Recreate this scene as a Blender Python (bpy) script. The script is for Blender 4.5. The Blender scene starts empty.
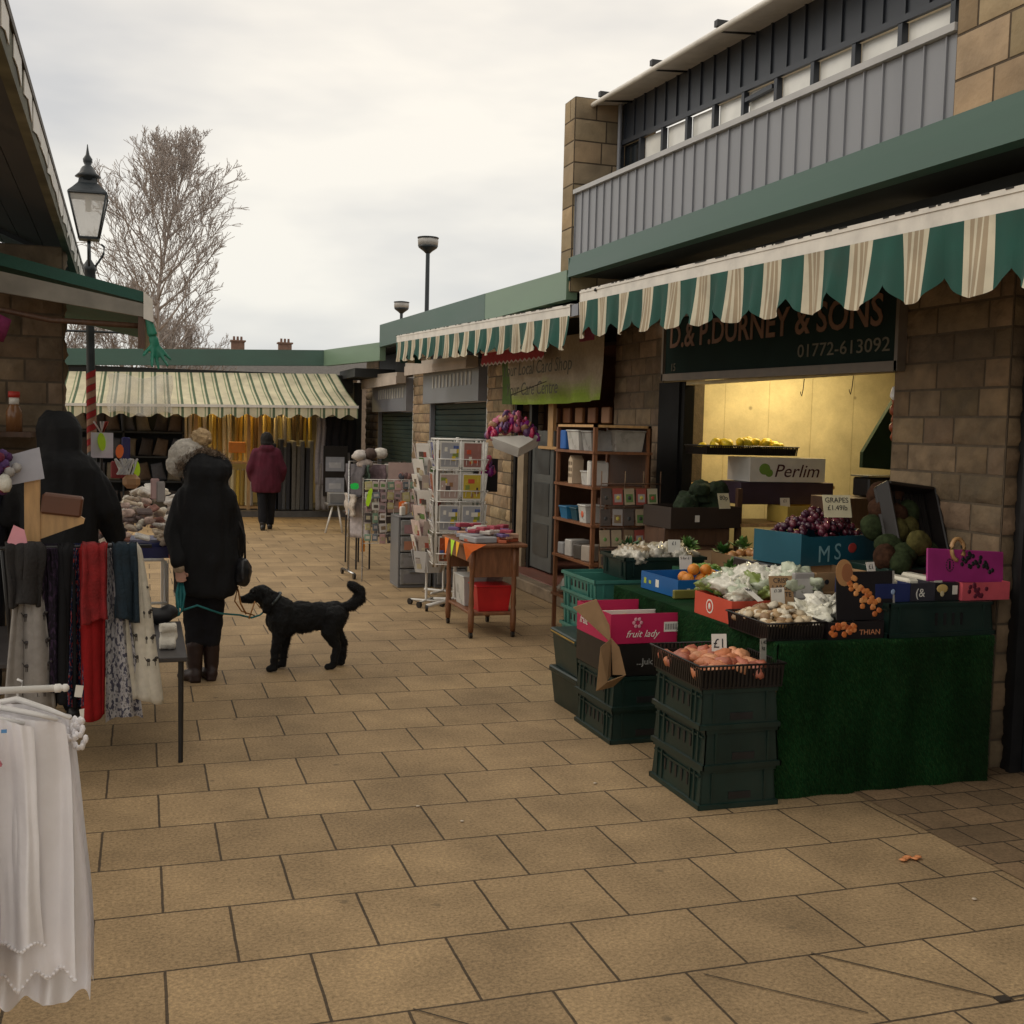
import bpy, bmesh, math, random
from math import radians, sin, cos, pi, sqrt
from mathutils import Vector, Matrix, noise
random.seed(7)
SC = bpy.context.scene
COL = SC.collection

# ------------------------------------------------------------------ camera
F, YAW, PIT, ROL, CH = 1125.0, radians(18.2), radians(-4.22), radians(1.46), 1.71
fwd = Vector((sin(YAW)*cos(PIT), cos(YAW)*cos(PIT), sin(PIT)))
rt = Vector((cos(YAW), -sin(YAW), 0)); up = rt.cross(fwd)
cr = rt*cos(ROL)+up*sin(ROL); cu = -rt*sin(ROL)+up*cos(ROL)
cam = bpy.data.objects.new('camera', bpy.data.cameras.new('camera'))
COL.objects.link(cam)
cam.matrix_world = Matrix(((cr.x, cu.x, -fwd.x, 0), (cr.y, cu.y, -fwd.y, 0), (cr.z, cu.z, -fwd.z, CH), (0, 0, 0, 1)))
cam.data.sensor_width = 36; cam.data.lens = F/1024*36
cam.data.clip_start = .05; cam.data.clip_end = 2000
SC.camera = cam
SC.view_settings.view_transform = 'Standard'; SC.view_settings.look = 'None'
SC.view_settings.exposure = 0.1; SC.view_settings.gamma = 1

# ------------------------------------------------------------------ sky: thick cloud over a Nishita sky
SUN_EL, SUN_AZ = radians(38), radians(-75)
w = bpy.data.worlds.new('World'); SC.world = w; w.use_nodes = True
nt = w.node_tree; nt.nodes.clear()
N = nt.nodes.new; L = nt.links.new
out = N('ShaderNodeOutputWorld'); bg = N('ShaderNodeBackground'); bg.inputs[1].default_value = .112
sky = N('ShaderNodeTexSky'); sky.sky_type = 'NISHITA'; sky.sun_disc = False
sky.sun_elevation = SUN_EL; sky.sun_rotation = SUN_AZ; sky.air_density = 1; sky.dust_density = 3
tc = N('ShaderNodeTexCoord'); mp = N('ShaderNodeMapping'); mp.inputs['Scale'].default_value = (1, 1, 3.2); mp.inputs['Rotation'].default_value = (0, .15, .4)
nz = N('ShaderNodeTexNoise'); nz.inputs['Scale'].default_value = 2.1; nz.inputs['Detail'].default_value = 5; nz.inputs['Roughness'].default_value = .5
cr2 = N('ShaderNodeValToRGB'); e = cr2.color_ramp.elements
e[0].position = .36; e[0].color = (5.9, 5.9, 5.95, 1); e[1].position = .60; e[1].color = (9.2, 8.75, 7.95, 1)
sx = N('ShaderNodeSeparateXYZ'); hz = N('ShaderNodeValToRGB'); h = hz.color_ramp.elements
h[0].position = .0; h[0].color = (.84, .875, .90, 1); h[1].position = .42; h[1].color = (1.04, 1.0, .95, 1)
mul = N('ShaderNodeMixRGB'); mul.blend_type = 'MULTIPLY'; mul.inputs[0].default_value = 1
mx = N('ShaderNodeMixRGB'); mx.inputs[0].default_value = .93
L(tc.outputs['Generated'], mp.inputs[0]); L(mp.outputs[0], nz.inputs[0]); L(nz.outputs[0], cr2.inputs[0])
L(tc.outputs['Generated'], sx.inputs[0]); L(sx.outputs[2], hz.inputs[0])
L(cr2.outputs[0], mul.inputs[1]); L(hz.outputs[0], mul.inputs[2])
L(sky.outputs[0], mx.inputs[1]); L(mul.outputs[0], mx.inputs[2]); L(mx.outputs[0], bg.inputs[0]); L(bg.outputs[0], out.inputs[0])
sl = bpy.data.lights.new('sun', 'SUN'); sl.energy = .6; sl.angle = radians(25); sl.color = (1, .90, .74)
so = bpy.data.objects.new('sun', sl); COL.objects.link(so)
sd = Vector((sin(SUN_AZ)*cos(SUN_EL), cos(SUN_AZ)*cos(SUN_EL), sin(SUN_EL)))
so.rotation_euler = sd.to_track_quat('Z', 'Y').to_euler(); so.location = (0, 0, 12)

# ------------------------------------------------------------------ helpers
class MB:
    """collects shapes; build() links them as ONE mesh object"""
    def __init__(s): s.v = []; s.f = []; s.c = []; s.mi = []; s.col = (1, 1, 1); s.m = 0; s.sm = []; s.smooth = False
    def add(s, vs, fs, smooth=None):
        o = len(s.v); s.v += [Vector(v) for v in vs]
        for f in fs:
            s.f.append([o+i for i in f]); s.c.append(s.col); s.mi.append(s.m); s.sm.append(s.smooth if smooth is None else smooth)
        return s
    def box(s, x0, x1, y0, y1, z0, z1, M=None):
        vs = [Vector((x, y, z)) for z in (z0, z1) for y in (y0, y1) for x in (x0, x1)]
        if M: vs = [M @ v for v in vs]
        return s.add(vs, [(0, 2, 3, 1), (4, 5, 7, 6), (0, 1, 5, 4), (2, 6, 7, 3), (0, 4, 6, 2), (1, 3, 7, 5)], False)
    def bevbox(s, x0, x1, y0, y1, z0, z1, b=.005, M=None):
        cx, cy = (x0+x1)/2, (y0+y1)/2; hx, hy = (x1-x0)/2, (y1-y0)/2
        rings = []
        for (z, k) in ((z0, b), (z0+b, 0), (z1-b, 0), (z1, b)):
            a, c = hx-k, hy-k
            rings.append([(cx-a+(b-k), cy-c, z), (cx+a-(b-k), cy-c, z), (cx+a, cy-c+(b-k), z), (cx+a, cy+c-(b-k), z), (cx+a-(b-k), cy+c, z), (cx-a+(b-k), cy+c, z), (cx-a, cy+c-(b-k), z), (cx-a, cy-c+(b-k), z)])
        vs = [Vector(p) for r in rings for p in r]
        if M: vs = [M @ v for v in vs]
        fs = [tuple(reversed(range(8))), tuple(range(24, 32))]
        for r in range(3):
            for i in range(8): j = (i+1) % 8; fs.append((r*8+i, r*8+j, r*8+8+j, r*8+8+i))
        return s.add(vs, fs, False)
    def hexa(s, b4, t4):
        """eight corners: four below, four above"""
        return s.add(list(b4)+list(t4), [(3, 2, 1, 0), (4, 5, 6, 7), (0, 1, 5, 4), (1, 2, 6, 5), (2, 3, 7, 6), (3, 0, 4, 7)], False)
    def slope(s, x0, x1, y0, y1, za0, za1, zb0, zb1):
        """box along y whose z range goes from (za0,za1) at y0 to (zb0,zb1) at y1"""
        return s.hexa([(x0, y0, za0), (x1, y0, za0), (x1, y1, zb0), (x0, y1, zb0)], [(x0, y0, za1), (x1, y0, za1), (x1, y1, zb1), (x0, y1, zb1)])
    def cyl(s, p0, p1, r0, r1=None, n=10, cap=True):
        p0 = Vector(p0); p1 = Vector(p1); r1 = r0 if r1 is None else r1
        q = (p1-p0).to_track_quat('Z', 'Y').to_matrix()
        vs = []
        for p, r in ((p0, r0), (p1, r1)):
            vs += [p+q @ Vector((r*cos(2*pi*i/n), r*sin(2*pi*i/n), 0)) for i in range(n)]
        fs = [(i, (i+1) % n, n+(i+1) % n, n+i) for i in range(n)]
        s.add(vs, fs, True)
        if cap: s.add(vs, [tuple(reversed(range(n))), tuple(range(n, 2*n))], False)
        return s
    def tube(s, pts, r, n=6):
        pts = [Vector(p) for p in pts]; rr = r if isinstance(r, (list, tuple)) else [r]*len(pts)
        vs = []
        for i, p in enumerate(pts):
            a = pts[max(i-1, 0)]; b = pts[min(i+1, len(pts)-1)]
            q = (b-a).to_track_quat('Z', 'Y').to_matrix()
            vs += [p+q @ Vector((rr[i]*cos(2*pi*k/n), rr[i]*sin(2*pi*k/n), 0)) for k in range(n)]
        fs = [(i*n+k, i*n+(k+1) % n, (i+1)*n+(k+1) % n, (i+1)*n+k) for i in range(len(pts)-1) for k in range(n)]
        fs += [tuple(reversed(range(n))), tuple(range((len(pts)-1)*n, len(pts)*n))]
        return s.add(vs, fs, True)
    def lathe(s, prof, c=(0, 0, 0), n=16, sx=1, sy=1, smooth=True):
        c = Vector(c); vs = []
        for (r, z) in prof: vs += [c+Vector((sx*r*cos(2*pi*i/n), sy*r*sin(2*pi*i/n), z)) for i in range(n)]
        fs = [(j*n+i, j*n+(i+1) % n, (j+1)*n+(i+1) % n, (j+1)*n+i) for j in range(len(prof)-1) for i in range(n)]
        fs += [tuple(reversed(range(n))), tuple(range((len(prof)-1)*n, len(prof)*n))]
        return s.add(vs, fs, smooth)
    def grid(s, fn, nu, nv, smooth=True, two=0):
        """fn(u,v) in 0..1; two = thickness for a second skin along the normal"""
        P = [[Vector(fn(i/nu, j/nv)) for i in range(nu+1)] for j in range(nv+1)]
        vs = [p for r in P for p in r]; W = nu+1
        fs = [(j*W+i, j*W+i+1, (j+1)*W+i+1, (j+1)*W+i) for j in range(nv) for i in range(nu)]
        if two:
            nr = []
            for j in range(nv+1):
                for i in range(nu+1):
                    a = P[j][min(i+1, nu)]-P[j][max(i-1, 0)]; b = P[min(j+1, nv)][i]-P[max(j-1, 0)][i]
                    nn = a.cross(b); nr.append(nn.normalized() if nn.length > 1e-9 else Vector((0, 0, 1)))
            k = len(vs); vs = vs+[v-n_*two for v, n_ in zip(vs, nr)]
            fs += [tuple(k+i for i in reversed(f)) for f in fs]
            bd = [i for i in range(W)]+[j*W+nu for j in range(1, nv+1)]+[nv*W+i for i in range(nu-1, -1, -1)]+[j*W for j in range(nv-1, 0, -1)]
            for a, b in zip(bd, bd[1:]+bd[:1]): fs.append((b, a, k+a, k+b))
        return s.add(vs, fs, smooth)
    def ball(s, c, r, sc=(1, 1, 1), n=8, jit=0, rot=None, seed=0):
        c = Vector(c); vs = []; m = max(4, n*2//3)
        for j in range(1, m):
            th = pi*j/m
            for i in range(n):
                d = Vector((sin(th)*cos(2*pi*i/n), sin(th)*sin(2*pi*i/n), cos(th)))
                k = 1+(jit*noise.noise(d*1.7+Vector((seed, seed*.7, 3))) if jit else 0)
                vs.append(Vector((d.x*sc[0], d.y*sc[1], d.z*sc[2]))*r*k)
        vs += [Vector((0, 0, r*sc[2])), Vector((0, 0, -r*sc[2]))]
        if rot: vs = [rot @ v for v in vs]
        vs = [c+v for v in vs]
        fs = [(j*n+i, (j+1)*n+i, (j+1)*n+(i+1) % n, j*n+(i+1) % n) for j in range(m-2) for i in range(n)]
        t = (m-1)*n
        fs += [(t, i, (i+1) % n) for i in range(n)]+[(t+1, (m-2)*n+(i+1) % n, (m-2)*n+i) for i in range(n)]
        return s.add(vs, fs, True)
    def poly(s, pts, d):
        """flat outline extruded by vector d"""
        pts = [Vector(p) for p in pts]; d = Vector(d); n = len(pts)
        return s.add(pts+[p+d for p in pts], [tuple(reversed(range(n))), tuple(range(n, 2*n))]+[(i, (i+1) % n, n+(i+1) % n, n+i) for i in range(n)], False)
    def build(s, name, mats, parent=None, world=None):
        me = bpy.data.meshes.new(name)
        off = Vector((0, 0, 0))
        if parent is not None and world:
            p = parent
            while p is not None: off = off+p.location; p = p.parent
        me.from_pydata([v-off for v in s.v], [], s.f)
        if not isinstance(mats, (list, tuple)): mats = [mats]
        for m in mats: me.materials.append(m)
        me.polygons.foreach_set('material_index', s.mi); me.polygons.foreach_set('use_smooth', s.sm)
        if any(c != (1, 1, 1) for c in s.c):
            ca = me.color_attributes.new('tint', 'FLOAT_COLOR', 'CORNER'); buf = []
            for f, c in zip(s.f, s.c): buf += [c[0], c[1], c[2], 1]*len(f)
            ca.data.foreach_set('color', buf)
        me.validate(); me.update()
        o = bpy.data.objects.new(name, me); COL.objects.link(o)
        if parent is not None: o.parent = parent
        return o

def tag(o, label=None, cat=None, group=None, kind=None):
    if label: o['label'] = label
    if cat: o['category'] = cat
    if group: o['group'] = group
    if kind: o['kind'] = kind
    return o
def thing(name, label, cat, loc=(0, 0, 0), rz=0, group=None):
    o = bpy.data.objects.new(name, None); COL.objects.link(o); o.empty_display_size = .1
    o.location = loc; o.rotation_euler = (0, 0, rz)
    return tag(o, label, cat, group)
def solo(mb, name, mats, label, cat, group=None, loc=None, rz=0):
    o = mb.build(name, mats); tag(o, label, cat, group)
    if loc is not None: o.location = loc; o.rotation_euler = (0, 0, rz)
    return o
def struct(mb, name, mats): return tag(mb.build(name, mats), kind='structure')
def dup(root, loc, rot=(0, 0, 0), label=None, group=None, scale=None):
    def cp(o, par):
        c = o.copy(); COL.objects.link(c)
        if par is not None: c.parent = par
        for ch in list(o.children): cp(ch, c)
        return c
    r = cp(root, None); r.location = loc; r.rotation_euler = rot
    if scale: r.scale = scale
    if label: r['label'] = label
    if group: r['group'] = group
    return r
def applied(o, name):
    """replace the modifiers of o by their result"""
    bpy.context.view_layer.update()
    dg = bpy.context.evaluated_depsgraph_get()
    me = bpy.data.meshes.new_from_object(o.evaluated_get(dg), depsgraph=dg)
    old = o.data; o.modifiers.clear(); o.data = me; me.name = name
    return o
def fused(mb, name, mats, parent=None, world=None, voxel=.012, smooth=6, disp=None):
    """union of overlapping shapes grown into one continuous skin"""
    o = mb.build(name, mats, parent, world)
    m = o.modifiers.new('r', 'REMESH'); m.mode = 'VOXEL'; m.voxel_size = voxel; m.use_smooth_shade = True
    if smooth: k = o.modifiers.new('s', 'SMOOTH'); k.factor = .5; k.iterations = smooth
    applied(o, name)
    if disp:
        amp, sc = disp[0], disp[1]; st = disp[2] if len(disp) > 2 else (1, 1, 1)
        vs = o.data.vertices; no = [v.normal.copy() for v in vs]
        for v, n_ in zip(vs, no):
            q = Vector((v.co.x*st[0], v.co.y*st[1], v.co.z*st[2]))*sc
            v.co += n_*amp*(noise.noise(q)+.5*noise.noise(q*2.1))
    for p in o.data.polygons: p.use_smooth = True
    return o
def text(s, name, size, mat, parent, loc, rot, extrude=.002, align='LEFT', shear=0, sx=1, bold=0):
    c = bpy.data.curves.new(name, 'FONT'); c.body = s; c.size = size; c.extrude = extrude; c.align_x = align; c.shear = shear; c.offset = bold; c.resolution_u = 3
    t = bpy.data.objects.new(name, c); COL.objects.link(t); bpy.context.view_layer.update()
    dg = bpy.context.evaluated_depsgraph_get()
    me = bpy.data.meshes.new_from_object(t.evaluated_get(dg), depsgraph=dg)
    bpy.data.objects.remove(t); me.materials.clear(); me.materials.append(mat)
    o = bpy.data.objects.new(name, me); COL.objects.link(o); o.parent = parent; o.location = loc; o.rotation_euler = rot; o.scale = (sx, 1, 1)
    return o

# ------------------------------------------------------------------ materials
def nm(name):
    m = bpy.data.materials.new(name); m.use_nodes = True; t = m.node_tree
    return m, t, t.nodes['Principled BSDF'], t.nodes.new, t.links.new
def mat(name, c, rough=.6, var=.25, scale=6, bump=0, bscale=40, attr=False, metal=0, spec=.5, stretch=(1, 1, 1), dirt=0, sheen=0, rnd=0, emit=None, alpha=1, trans=0):
    m, t, b, N, L = nm(name)
    tc = N('ShaderNodeTexCoord'); mp = N('ShaderNodeMapping'); mp.inputs['Scale'].default_value = stretch
    L(tc.outputs['Object'], mp.inputs[0])
    nz = N('ShaderNodeTexNoise'); nz.inputs['Scale'].default_value = scale; nz.inputs['Detail'].default_value = 6; L(mp.outputs[0], nz.inputs[0])
    mr = N('ShaderNodeMapRange'); mr.inputs[1].default_value = .3; mr.inputs[2].default_value = .7; mr.inputs[3].default_value = 1-var; mr.inputs[4].default_value = 1+var*.6
    L(nz.outputs[0], mr.inputs[0])
    hs = N('ShaderNodeHueSaturation'); L(mr.outputs[0], hs.inputs['Value'])
    src = None
    if attr:
        a = N('ShaderNodeVertexColor'); a.layer_name = 'tint'; src = a.outputs[0]
        if attr == 'mul':
            mm = N('ShaderNodeMixRGB'); mm.blend_type = 'MULTIPLY'; mm.inputs[0].default_value = 1; mm.inputs[1].default_value = (*c, 1); L(src, mm.inputs[2]); src = mm.outputs[0]
        L(src, hs.inputs['Color'])
    else: hs.inputs['Color'].default_value = (*c, 1)
    o = hs.outputs[0]
    if rnd:
        oi = N('ShaderNodeObjectInfo'); r2 = N('ShaderNodeMapRange'); r2.inputs[3].default_value = 1-rnd; r2.inputs[4].default_value = 1+rnd*.5; L(oi.outputs['Random'], r2.inputs[0])
        h2 = N('ShaderNodeHueSaturation'); L(r2.outputs[0], h2.inputs['Value']); L(o, h2.inputs['Color']); o = h2.outputs[0]
    if dirt:
        n2 = N('ShaderNodeTexNoise'); n2.inputs['Scale'].default_value = scale*.35; n2.inputs['Detail'].default_value = 8; n2.inputs['Roughness'].default_value = .65; L(mp.outputs[0], n2.inputs[0])
        r3 = N('ShaderNodeMapRange'); r3.inputs[1].default_value = .5; r3.inputs[2].default_value = .75; r3.inputs[4].default_value = dirt; L(n2.outputs[0], r3.inputs[0])
        m3 = N('ShaderNodeMixRGB'); m3.inputs[2].default_value = (.06, .05, .035, 1); L(r3.outputs[0], m3.inputs[0]); L(o, m3.inputs[1]); o = m3.outputs[0]
    L(o, b.inputs['Base Color'])
    rr = N('ShaderNodeMapRange'); rr.inputs[3].default_value = max(.05, rough-.12); rr.inputs[4].default_value = min(1, rough+.12); L(nz.outputs[0], rr.inputs[0]); L(rr.outputs[0], b.inputs['Roughness'])
    b.inputs['Metallic'].default_value = metal; b.inputs['Specular IOR Level'].default_value = spec
    if sheen: b.inputs['Sheen Weight'].default_value = sheen
    if trans: b.inputs['Transmission Weight'].default_value = trans
    if alpha < 1: b.inputs['Alpha'].default_value = alpha
    if bump:
        n3 = N('ShaderNodeTexNoise'); n3.inputs['Scale'].default_value = bscale; n3.inputs['Detail'].default_value = 5; L(mp.outputs[0], n3.inputs[0])
        bp = N('ShaderNodeBump'); bp.inputs['Strength'].default_value = bump; bp.inputs['Distance'].default_value = .01; L(n3.outputs[0], bp.inputs['Height']); L(bp.outputs[0], b.inputs['Normal'])
    if emit: b.inputs['Emission Color'].default_value = (*emit[:3], 1); b.inputs['Emission Strength'].default_value = emit[3]
    return m

def paving_mat(name, W, D, x0, y0, c1, c2, mort, ms, off=.5, spk=.34):
    m, t, b, N, L = nm(name)
    tc = N('ShaderNodeTexCoord'); mp = N('ShaderNodeMapping'); mp.inputs['Location'].default_value = (-x0, -y0, 0); L(tc.outputs['Object'], mp.inputs[0])
    # a little wander so that the joints are not ruler straight
    wn = N('ShaderNodeTexNoise'); wn.inputs['Scale'].default_value = 9; wn.inputs['Detail'].default_value = 3; L(mp.outputs[0], wn.inputs[0])
    vm = N('ShaderNodeVectorMath'); vm.operation = 'MULTIPLY_ADD'; vm.inputs[1].default_value = (.006, .006, 0)
    L(wn.outputs['Color'], vm.inputs[0]); L(mp.outputs[0], vm.inputs[2])
    br = N('ShaderNodeTexBrick'); br.offset = off; br.inputs['Scale'].default_value = 1; br.inputs['Brick Width'].default_value = W; br.inputs['Row Height'].default_value = D
    br.inputs['Mortar Size'].default_value = ms; br.inputs['Mortar Smooth'].default_value = .35; br.inputs['Bias'].default_value = 0
    br.inputs['Color1'].default_value = (*c1, 1); br.inputs['Color2'].default_value = (*c2, 1); br.inputs['Mortar'].default_value = (*mort, 1)
    L(vm.outputs[0], br.inputs[0])
    # speckle and stains
    s1 = N('ShaderNodeTexNoise'); s1.inputs['Scale'].default_value = 75; s1.inputs['Detail'].default_value = 6; s1.inputs['Roughness'].default_value = .75; L(mp.outputs[0], s1.inputs[0])
    r1 = N('ShaderNodeMapRange'); r1.inputs[1].default_value = .32; r1.inputs[2].default_value = .68; r1.inputs[3].default_value = 1-spk; r1.inputs[4].default_value = 1+spk*.88; L(s1.outputs[0], r1.inputs[0])
    s2 = N('ShaderNodeTexNoise'); s2.inputs['Scale'].default_value = 2.2; s2.inputs['Detail'].default_value = 7; s2.inputs['Roughness'].default_value = .6; L(mp.outputs[0], s2.inputs[0])
    r2 = N('ShaderNodeMapRange'); r2.inputs[1].default_value = .3; r2.inputs[2].default_value = .7; r2.inputs[3].default_value = .70; r2.inputs[4].default_value = 1.16; L(s2.outputs[0], r2.inputs[0])
    mm = N('ShaderNodeMath'); mm.operation = 'MULTIPLY'; L(r1.outputs[0], mm.inputs[0]); L(r2.outputs[0], mm.inputs[1])
    hs = N('ShaderNodeHueSaturation'); L(mm.outputs[0], hs.inputs['Value']); L(br.outputs['Color'], hs.inputs['Color'])
    # gum and small dark spots
    vo = N('ShaderNodeTexVoronoi'); vo.inputs['Scale'].default_value = 3.1; L(mp.outputs[0], vo.inputs[0])
    rv = N('ShaderNodeMapRange'); rv.inputs[1].default_value = .03; rv.inputs[2].default_value = .07; rv.inputs[3].default_value = .55; rv.inputs[4].default_value = 0; L(vo.outputs['Distance'], rv.inputs[0])
    gm = N('ShaderNodeMixRGB'); gm.inputs[2].default_value = (.11, .085, .055, 1); L(rv.outputs[0], gm.inputs[0]); L(hs.outputs[0], gm.inputs[1])
    L(gm.outputs[0], b.inputs['Base Color'])
    b.inputs['Roughness'].default_value = .78; b.inputs['Specular IOR Level'].default_value = .3
    iv = N('ShaderNodeMath'); iv.operation = 'MULTIPLY_ADD'; iv.inputs[1].default_value = -1.2; L(br.outputs['Fac'], iv.inputs[0]); 
    ad = N('ShaderNodeMath'); ad.operation = 'MULTIPLY'; ad.inputs[1].default_value = .45; L(s1.outputs[0], ad.inputs[0]); L(ad.outputs[0], iv.inputs[2])
    bp = N('ShaderNodeBump'); bp.inputs['Strength'].default_value = .6; bp.inputs['Distance'].default_value = .006; L(iv.outputs[0], bp.inputs['Height']); L(bp.outputs[0], b.inputs['Normal'])
    return m
M = {}
def gpt(x, y):
    d = fwd+cr*((x-512)/F)-cu*((y-512)/F); k = -CH/d.z; return (d.x*k, d.y*k)
J1, J2, J3, J4, J5, J6, J7 = [gpt(*p) for p in ((811, 954), (1002, 1000), (703.5, 975), (868, 1014), (413, 1010), (520, 1040), (1060, 990))]
M['paving'] = paving_mat('paving', .45, .434, .07, 3.545, (.43, .300, .162), (.345, .240, .130), (.095, .068, .042), .0055, spk=.46)
M['pavers'] = paving_mat('pavers', .2, .2, 0, 0, (.31, .205, .115), (.19, .13, .075), (.055, .04, .025), .005)
M['stone'] = mat('stone', (.33, .235, .145), .9, .3, 9, .9, 28, attr='mul', dirt=.35)
M['stone_shaded'] = mat('awning_shaded_stone', (.20, .14, .088), .9, .3, 9, .9, 28, attr='mul', dirt=.4)  # same stone, colour darkened to carry the shade under the awnings
M['ashlar'] = mat('smooth_sandstone', (.36, .27, .17), .85, .22, 5, .4, 40, attr='mul', dirt=.25)
M['mortar'] = mat('mortar', (.10, .075, .05), .95, .25, 20, .4, 60)
M['fascia'] = mat('green_fascia', (.047, .108, .082), .38, .14, 1.2, dirt=.25, stretch=(1, .3, 2))
M['fascia_pale'] = mat('pale_green_fascia', (.17, .26, .18), .4, .16, 1.2, dirt=.2, stretch=(1, .3, 2))
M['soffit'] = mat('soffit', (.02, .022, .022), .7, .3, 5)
M['clad'] = mat('grey_cladding', (.25, .262, .29), .38, .12, 3, stretch=(1, 1, .2), dirt=.12)
M['clad_dark'] = mat('dark_cladding', (.03, .036, .048), .4, .2, 3, stretch=(1, 1, .2))
M['white'] = mat('white_paint', (.74, .71, .65), .45, .12, 8, dirt=.3)
M['whitemetal'] = mat('white_metal', (.72, .7, .66), .35, .08, 8)
M['black'] = mat('black_metal', (.015, .015, .016), .4, .3, 10)
M['iron'] = mat('cast_iron_paint', (.02, .028, .034), .4, .3, 12, .2, 40)
M['chrome'] = mat('chrome', (.5, .5, .5), .25, .1, 8, metal=1)
M['frost'] = mat('frosted_pane', (.72, .7, .66), .25, .06, 6)
M['blind'] = mat('blind', (.86, .86, .82), .12, .12, 5)  # white blinds, base colour brightened to include the reflected sky
M['glassdark'] = mat('dark_glass', (.02, .025, .03), .08, .2, 3)
M['tint'] = mat('printed', (1, 1, 1), .5, .1, 12, attr=True)
M['tintgloss'] = mat('printed_gloss', (1, 1, 1), .25, .08, 12, attr=True)
M['cloth'] = mat('cloth', (1, 1, 1), .9, .14, 30, .35, 220, attr=True, spec=.2)
M['stripes'] = mat('awning_canvas', (1, 1, 1), .8, .2, 5, .15, 200, attr=True, dirt=.32)
M['wood'] = mat('wood', (.21, .085, .035), .5, .35, 7, .2, 40, stretch=(6, 6, 1))
M['wooddark'] = mat('dark_wood', (.1, .05, .028), .5, .35, 7, .2, 40, stretch=(6, 6, 1))
M['woodlight'] = mat('pine', (.55, .33, .14), .5, .25, 7, .1, 40, stretch=(6, 6, 1))
M['plaster'] = mat('yellow_plaster', (.64, .55, .34), .7, .1, 3, .15, 30)
M['greyshut'] = mat('grey_shutter_box', (.21, .22, .25), .4, .12, 4, dirt=.2)
M['shut'] = mat('dark_green_shutter', (.025, .045, .04), .45, .2, 4, dirt=.2)
M['slate'] = mat('slate', (.12, .11, .1), .7, .3, 8)
M['steptile'] = mat('step_tile', (.2, .075, .05), .6, .2, 8)

# ------------------------------------------------------------------ stone walls made of real rock-faced blocks
def stone_rect(mb, o, u, v, n, Wd, Hg, seed=0, ch=.15, bl=.33, dep=.016):
    """blocks on the rectangle from o along u (Wd) and v (Hg), facing n; mb.m 0 = block, 1 = mortar"""
    o, u, v, n = Vector(o), Vector(u), Vector(v), Vector(n); R = random.Random(seed)
    mb.m = 1; mb.col = (1, 1, 1.001); b = .004
    mb.add([o, o+u*Wd, o+u*Wd+v*Hg, o+v*Hg], [(0, 1, 2, 3)], False)
    mb.m = 0; z = 0; row = 0
    rows = max(1, round(Hg/ch)); ch = Hg/rows
    for row in range(rows):
        z = row*ch; x = 0 if row % 2 else -bl*.5*R.uniform(.8, 1.1)
        while x < Wd-.01:
            l = bl*R.uniform(.7, 1.25); x1 = min(x+l, Wd); x0 = max(x, 0)
            if Wd-x1 < .09: x1 = Wd
            if x1-x0 > .03:
                k = R.uniform(.62, 1.22); mb.col = (k*R.uniform(.95, 1.05), k, k*R.uniform(.9, 1.03))
                nx, ny = max(3, int((x1-x0)/.028)), max(3, int(ch/.03)); g = .007; sd = R.uniform(0, 99)
                def fn(a, c, x0=x0, x1=x1, z=z, sd=sd):
                    e = min(a*(x1-x0), (1-a)*(x1-x0), c*ch, (1-c)*ch)
                    q = Vector((a*(x1-x0)*11+sd, c*ch*13, sd)); h = 0 if e < 1e-6 else dep*(.75+1.1*noise.noise(q)+.7*noise.noise(q*2.7))*min(1, .45+e/.03)
                    return o+u*(x0+g+a*(x1-x0-2*g))+v*(z+g+c*(ch-2*g))+n*(max(h, 0)+.003)
                mb.grid(fn, nx, ny, True)
                # the thin edge of the block
                c4 = [o+u*(x0+g)+v*(z+g), o+u*(x1-g)+v*(z+g), o+u*(x1-g)+v*(z+ch-g), o+u*(x0+g)+v*(z+ch-g)]
                mb.add([p+n*.0005 for p in c4]+[p+n*.003 for p in c4], [(0, 1, 5, 4), (1, 2, 6, 5), (2, 3, 7, 6), (3, 0, 4, 7)], False)
            x = x1 if x1 == Wd else x+l
    return mb
STN = [M['stone'], M['mortar']]; STD = [M['stone_shaded'], M['mortar']]; STA = [M['ashlar'], M['mortar']]
def stone_box(mb, x0, x1, y0, y1, z0, z1, faces, seed=0, ch=.15, bl=.33, dep=.016):
    mb.m = 1; mb.col = (1, 1, 1.001); e = .006
    mb.box(x0+e, x1-e, y0+e, y1-e, z0, z1-e)
    X, Y, Z = Vector((1, 0, 0)), Vector((0, 1, 0)), Vector((0, 0, 1))
    if '-x' in faces: stone_rect(mb, (x0, y1, z0), -Y, Z, -X, y1-y0, z1-z0, seed+1, ch, bl, dep)
    if '+x' in faces: stone_rect(mb, (x1, y0, z0), Y, Z, X, y1-y0, z1-z0, seed+2, ch, bl, dep)
    if '-y' in faces: stone_rect(mb, (x0, y0, z0), X, Z, -Y, x1-x0, z1-z0, seed+3, ch, bl, dep)
    if '+y' in faces: stone_rect(mb, (x1, y1, z0), -X, Z, Y, x1-x0, z1-z0, seed+4, ch, bl, dep)
    return mb
X_, Y_, Z_ = Vector((1, 0, 0)), Vector((0, 1, 0)), Vector((0, 0, 1))

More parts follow.
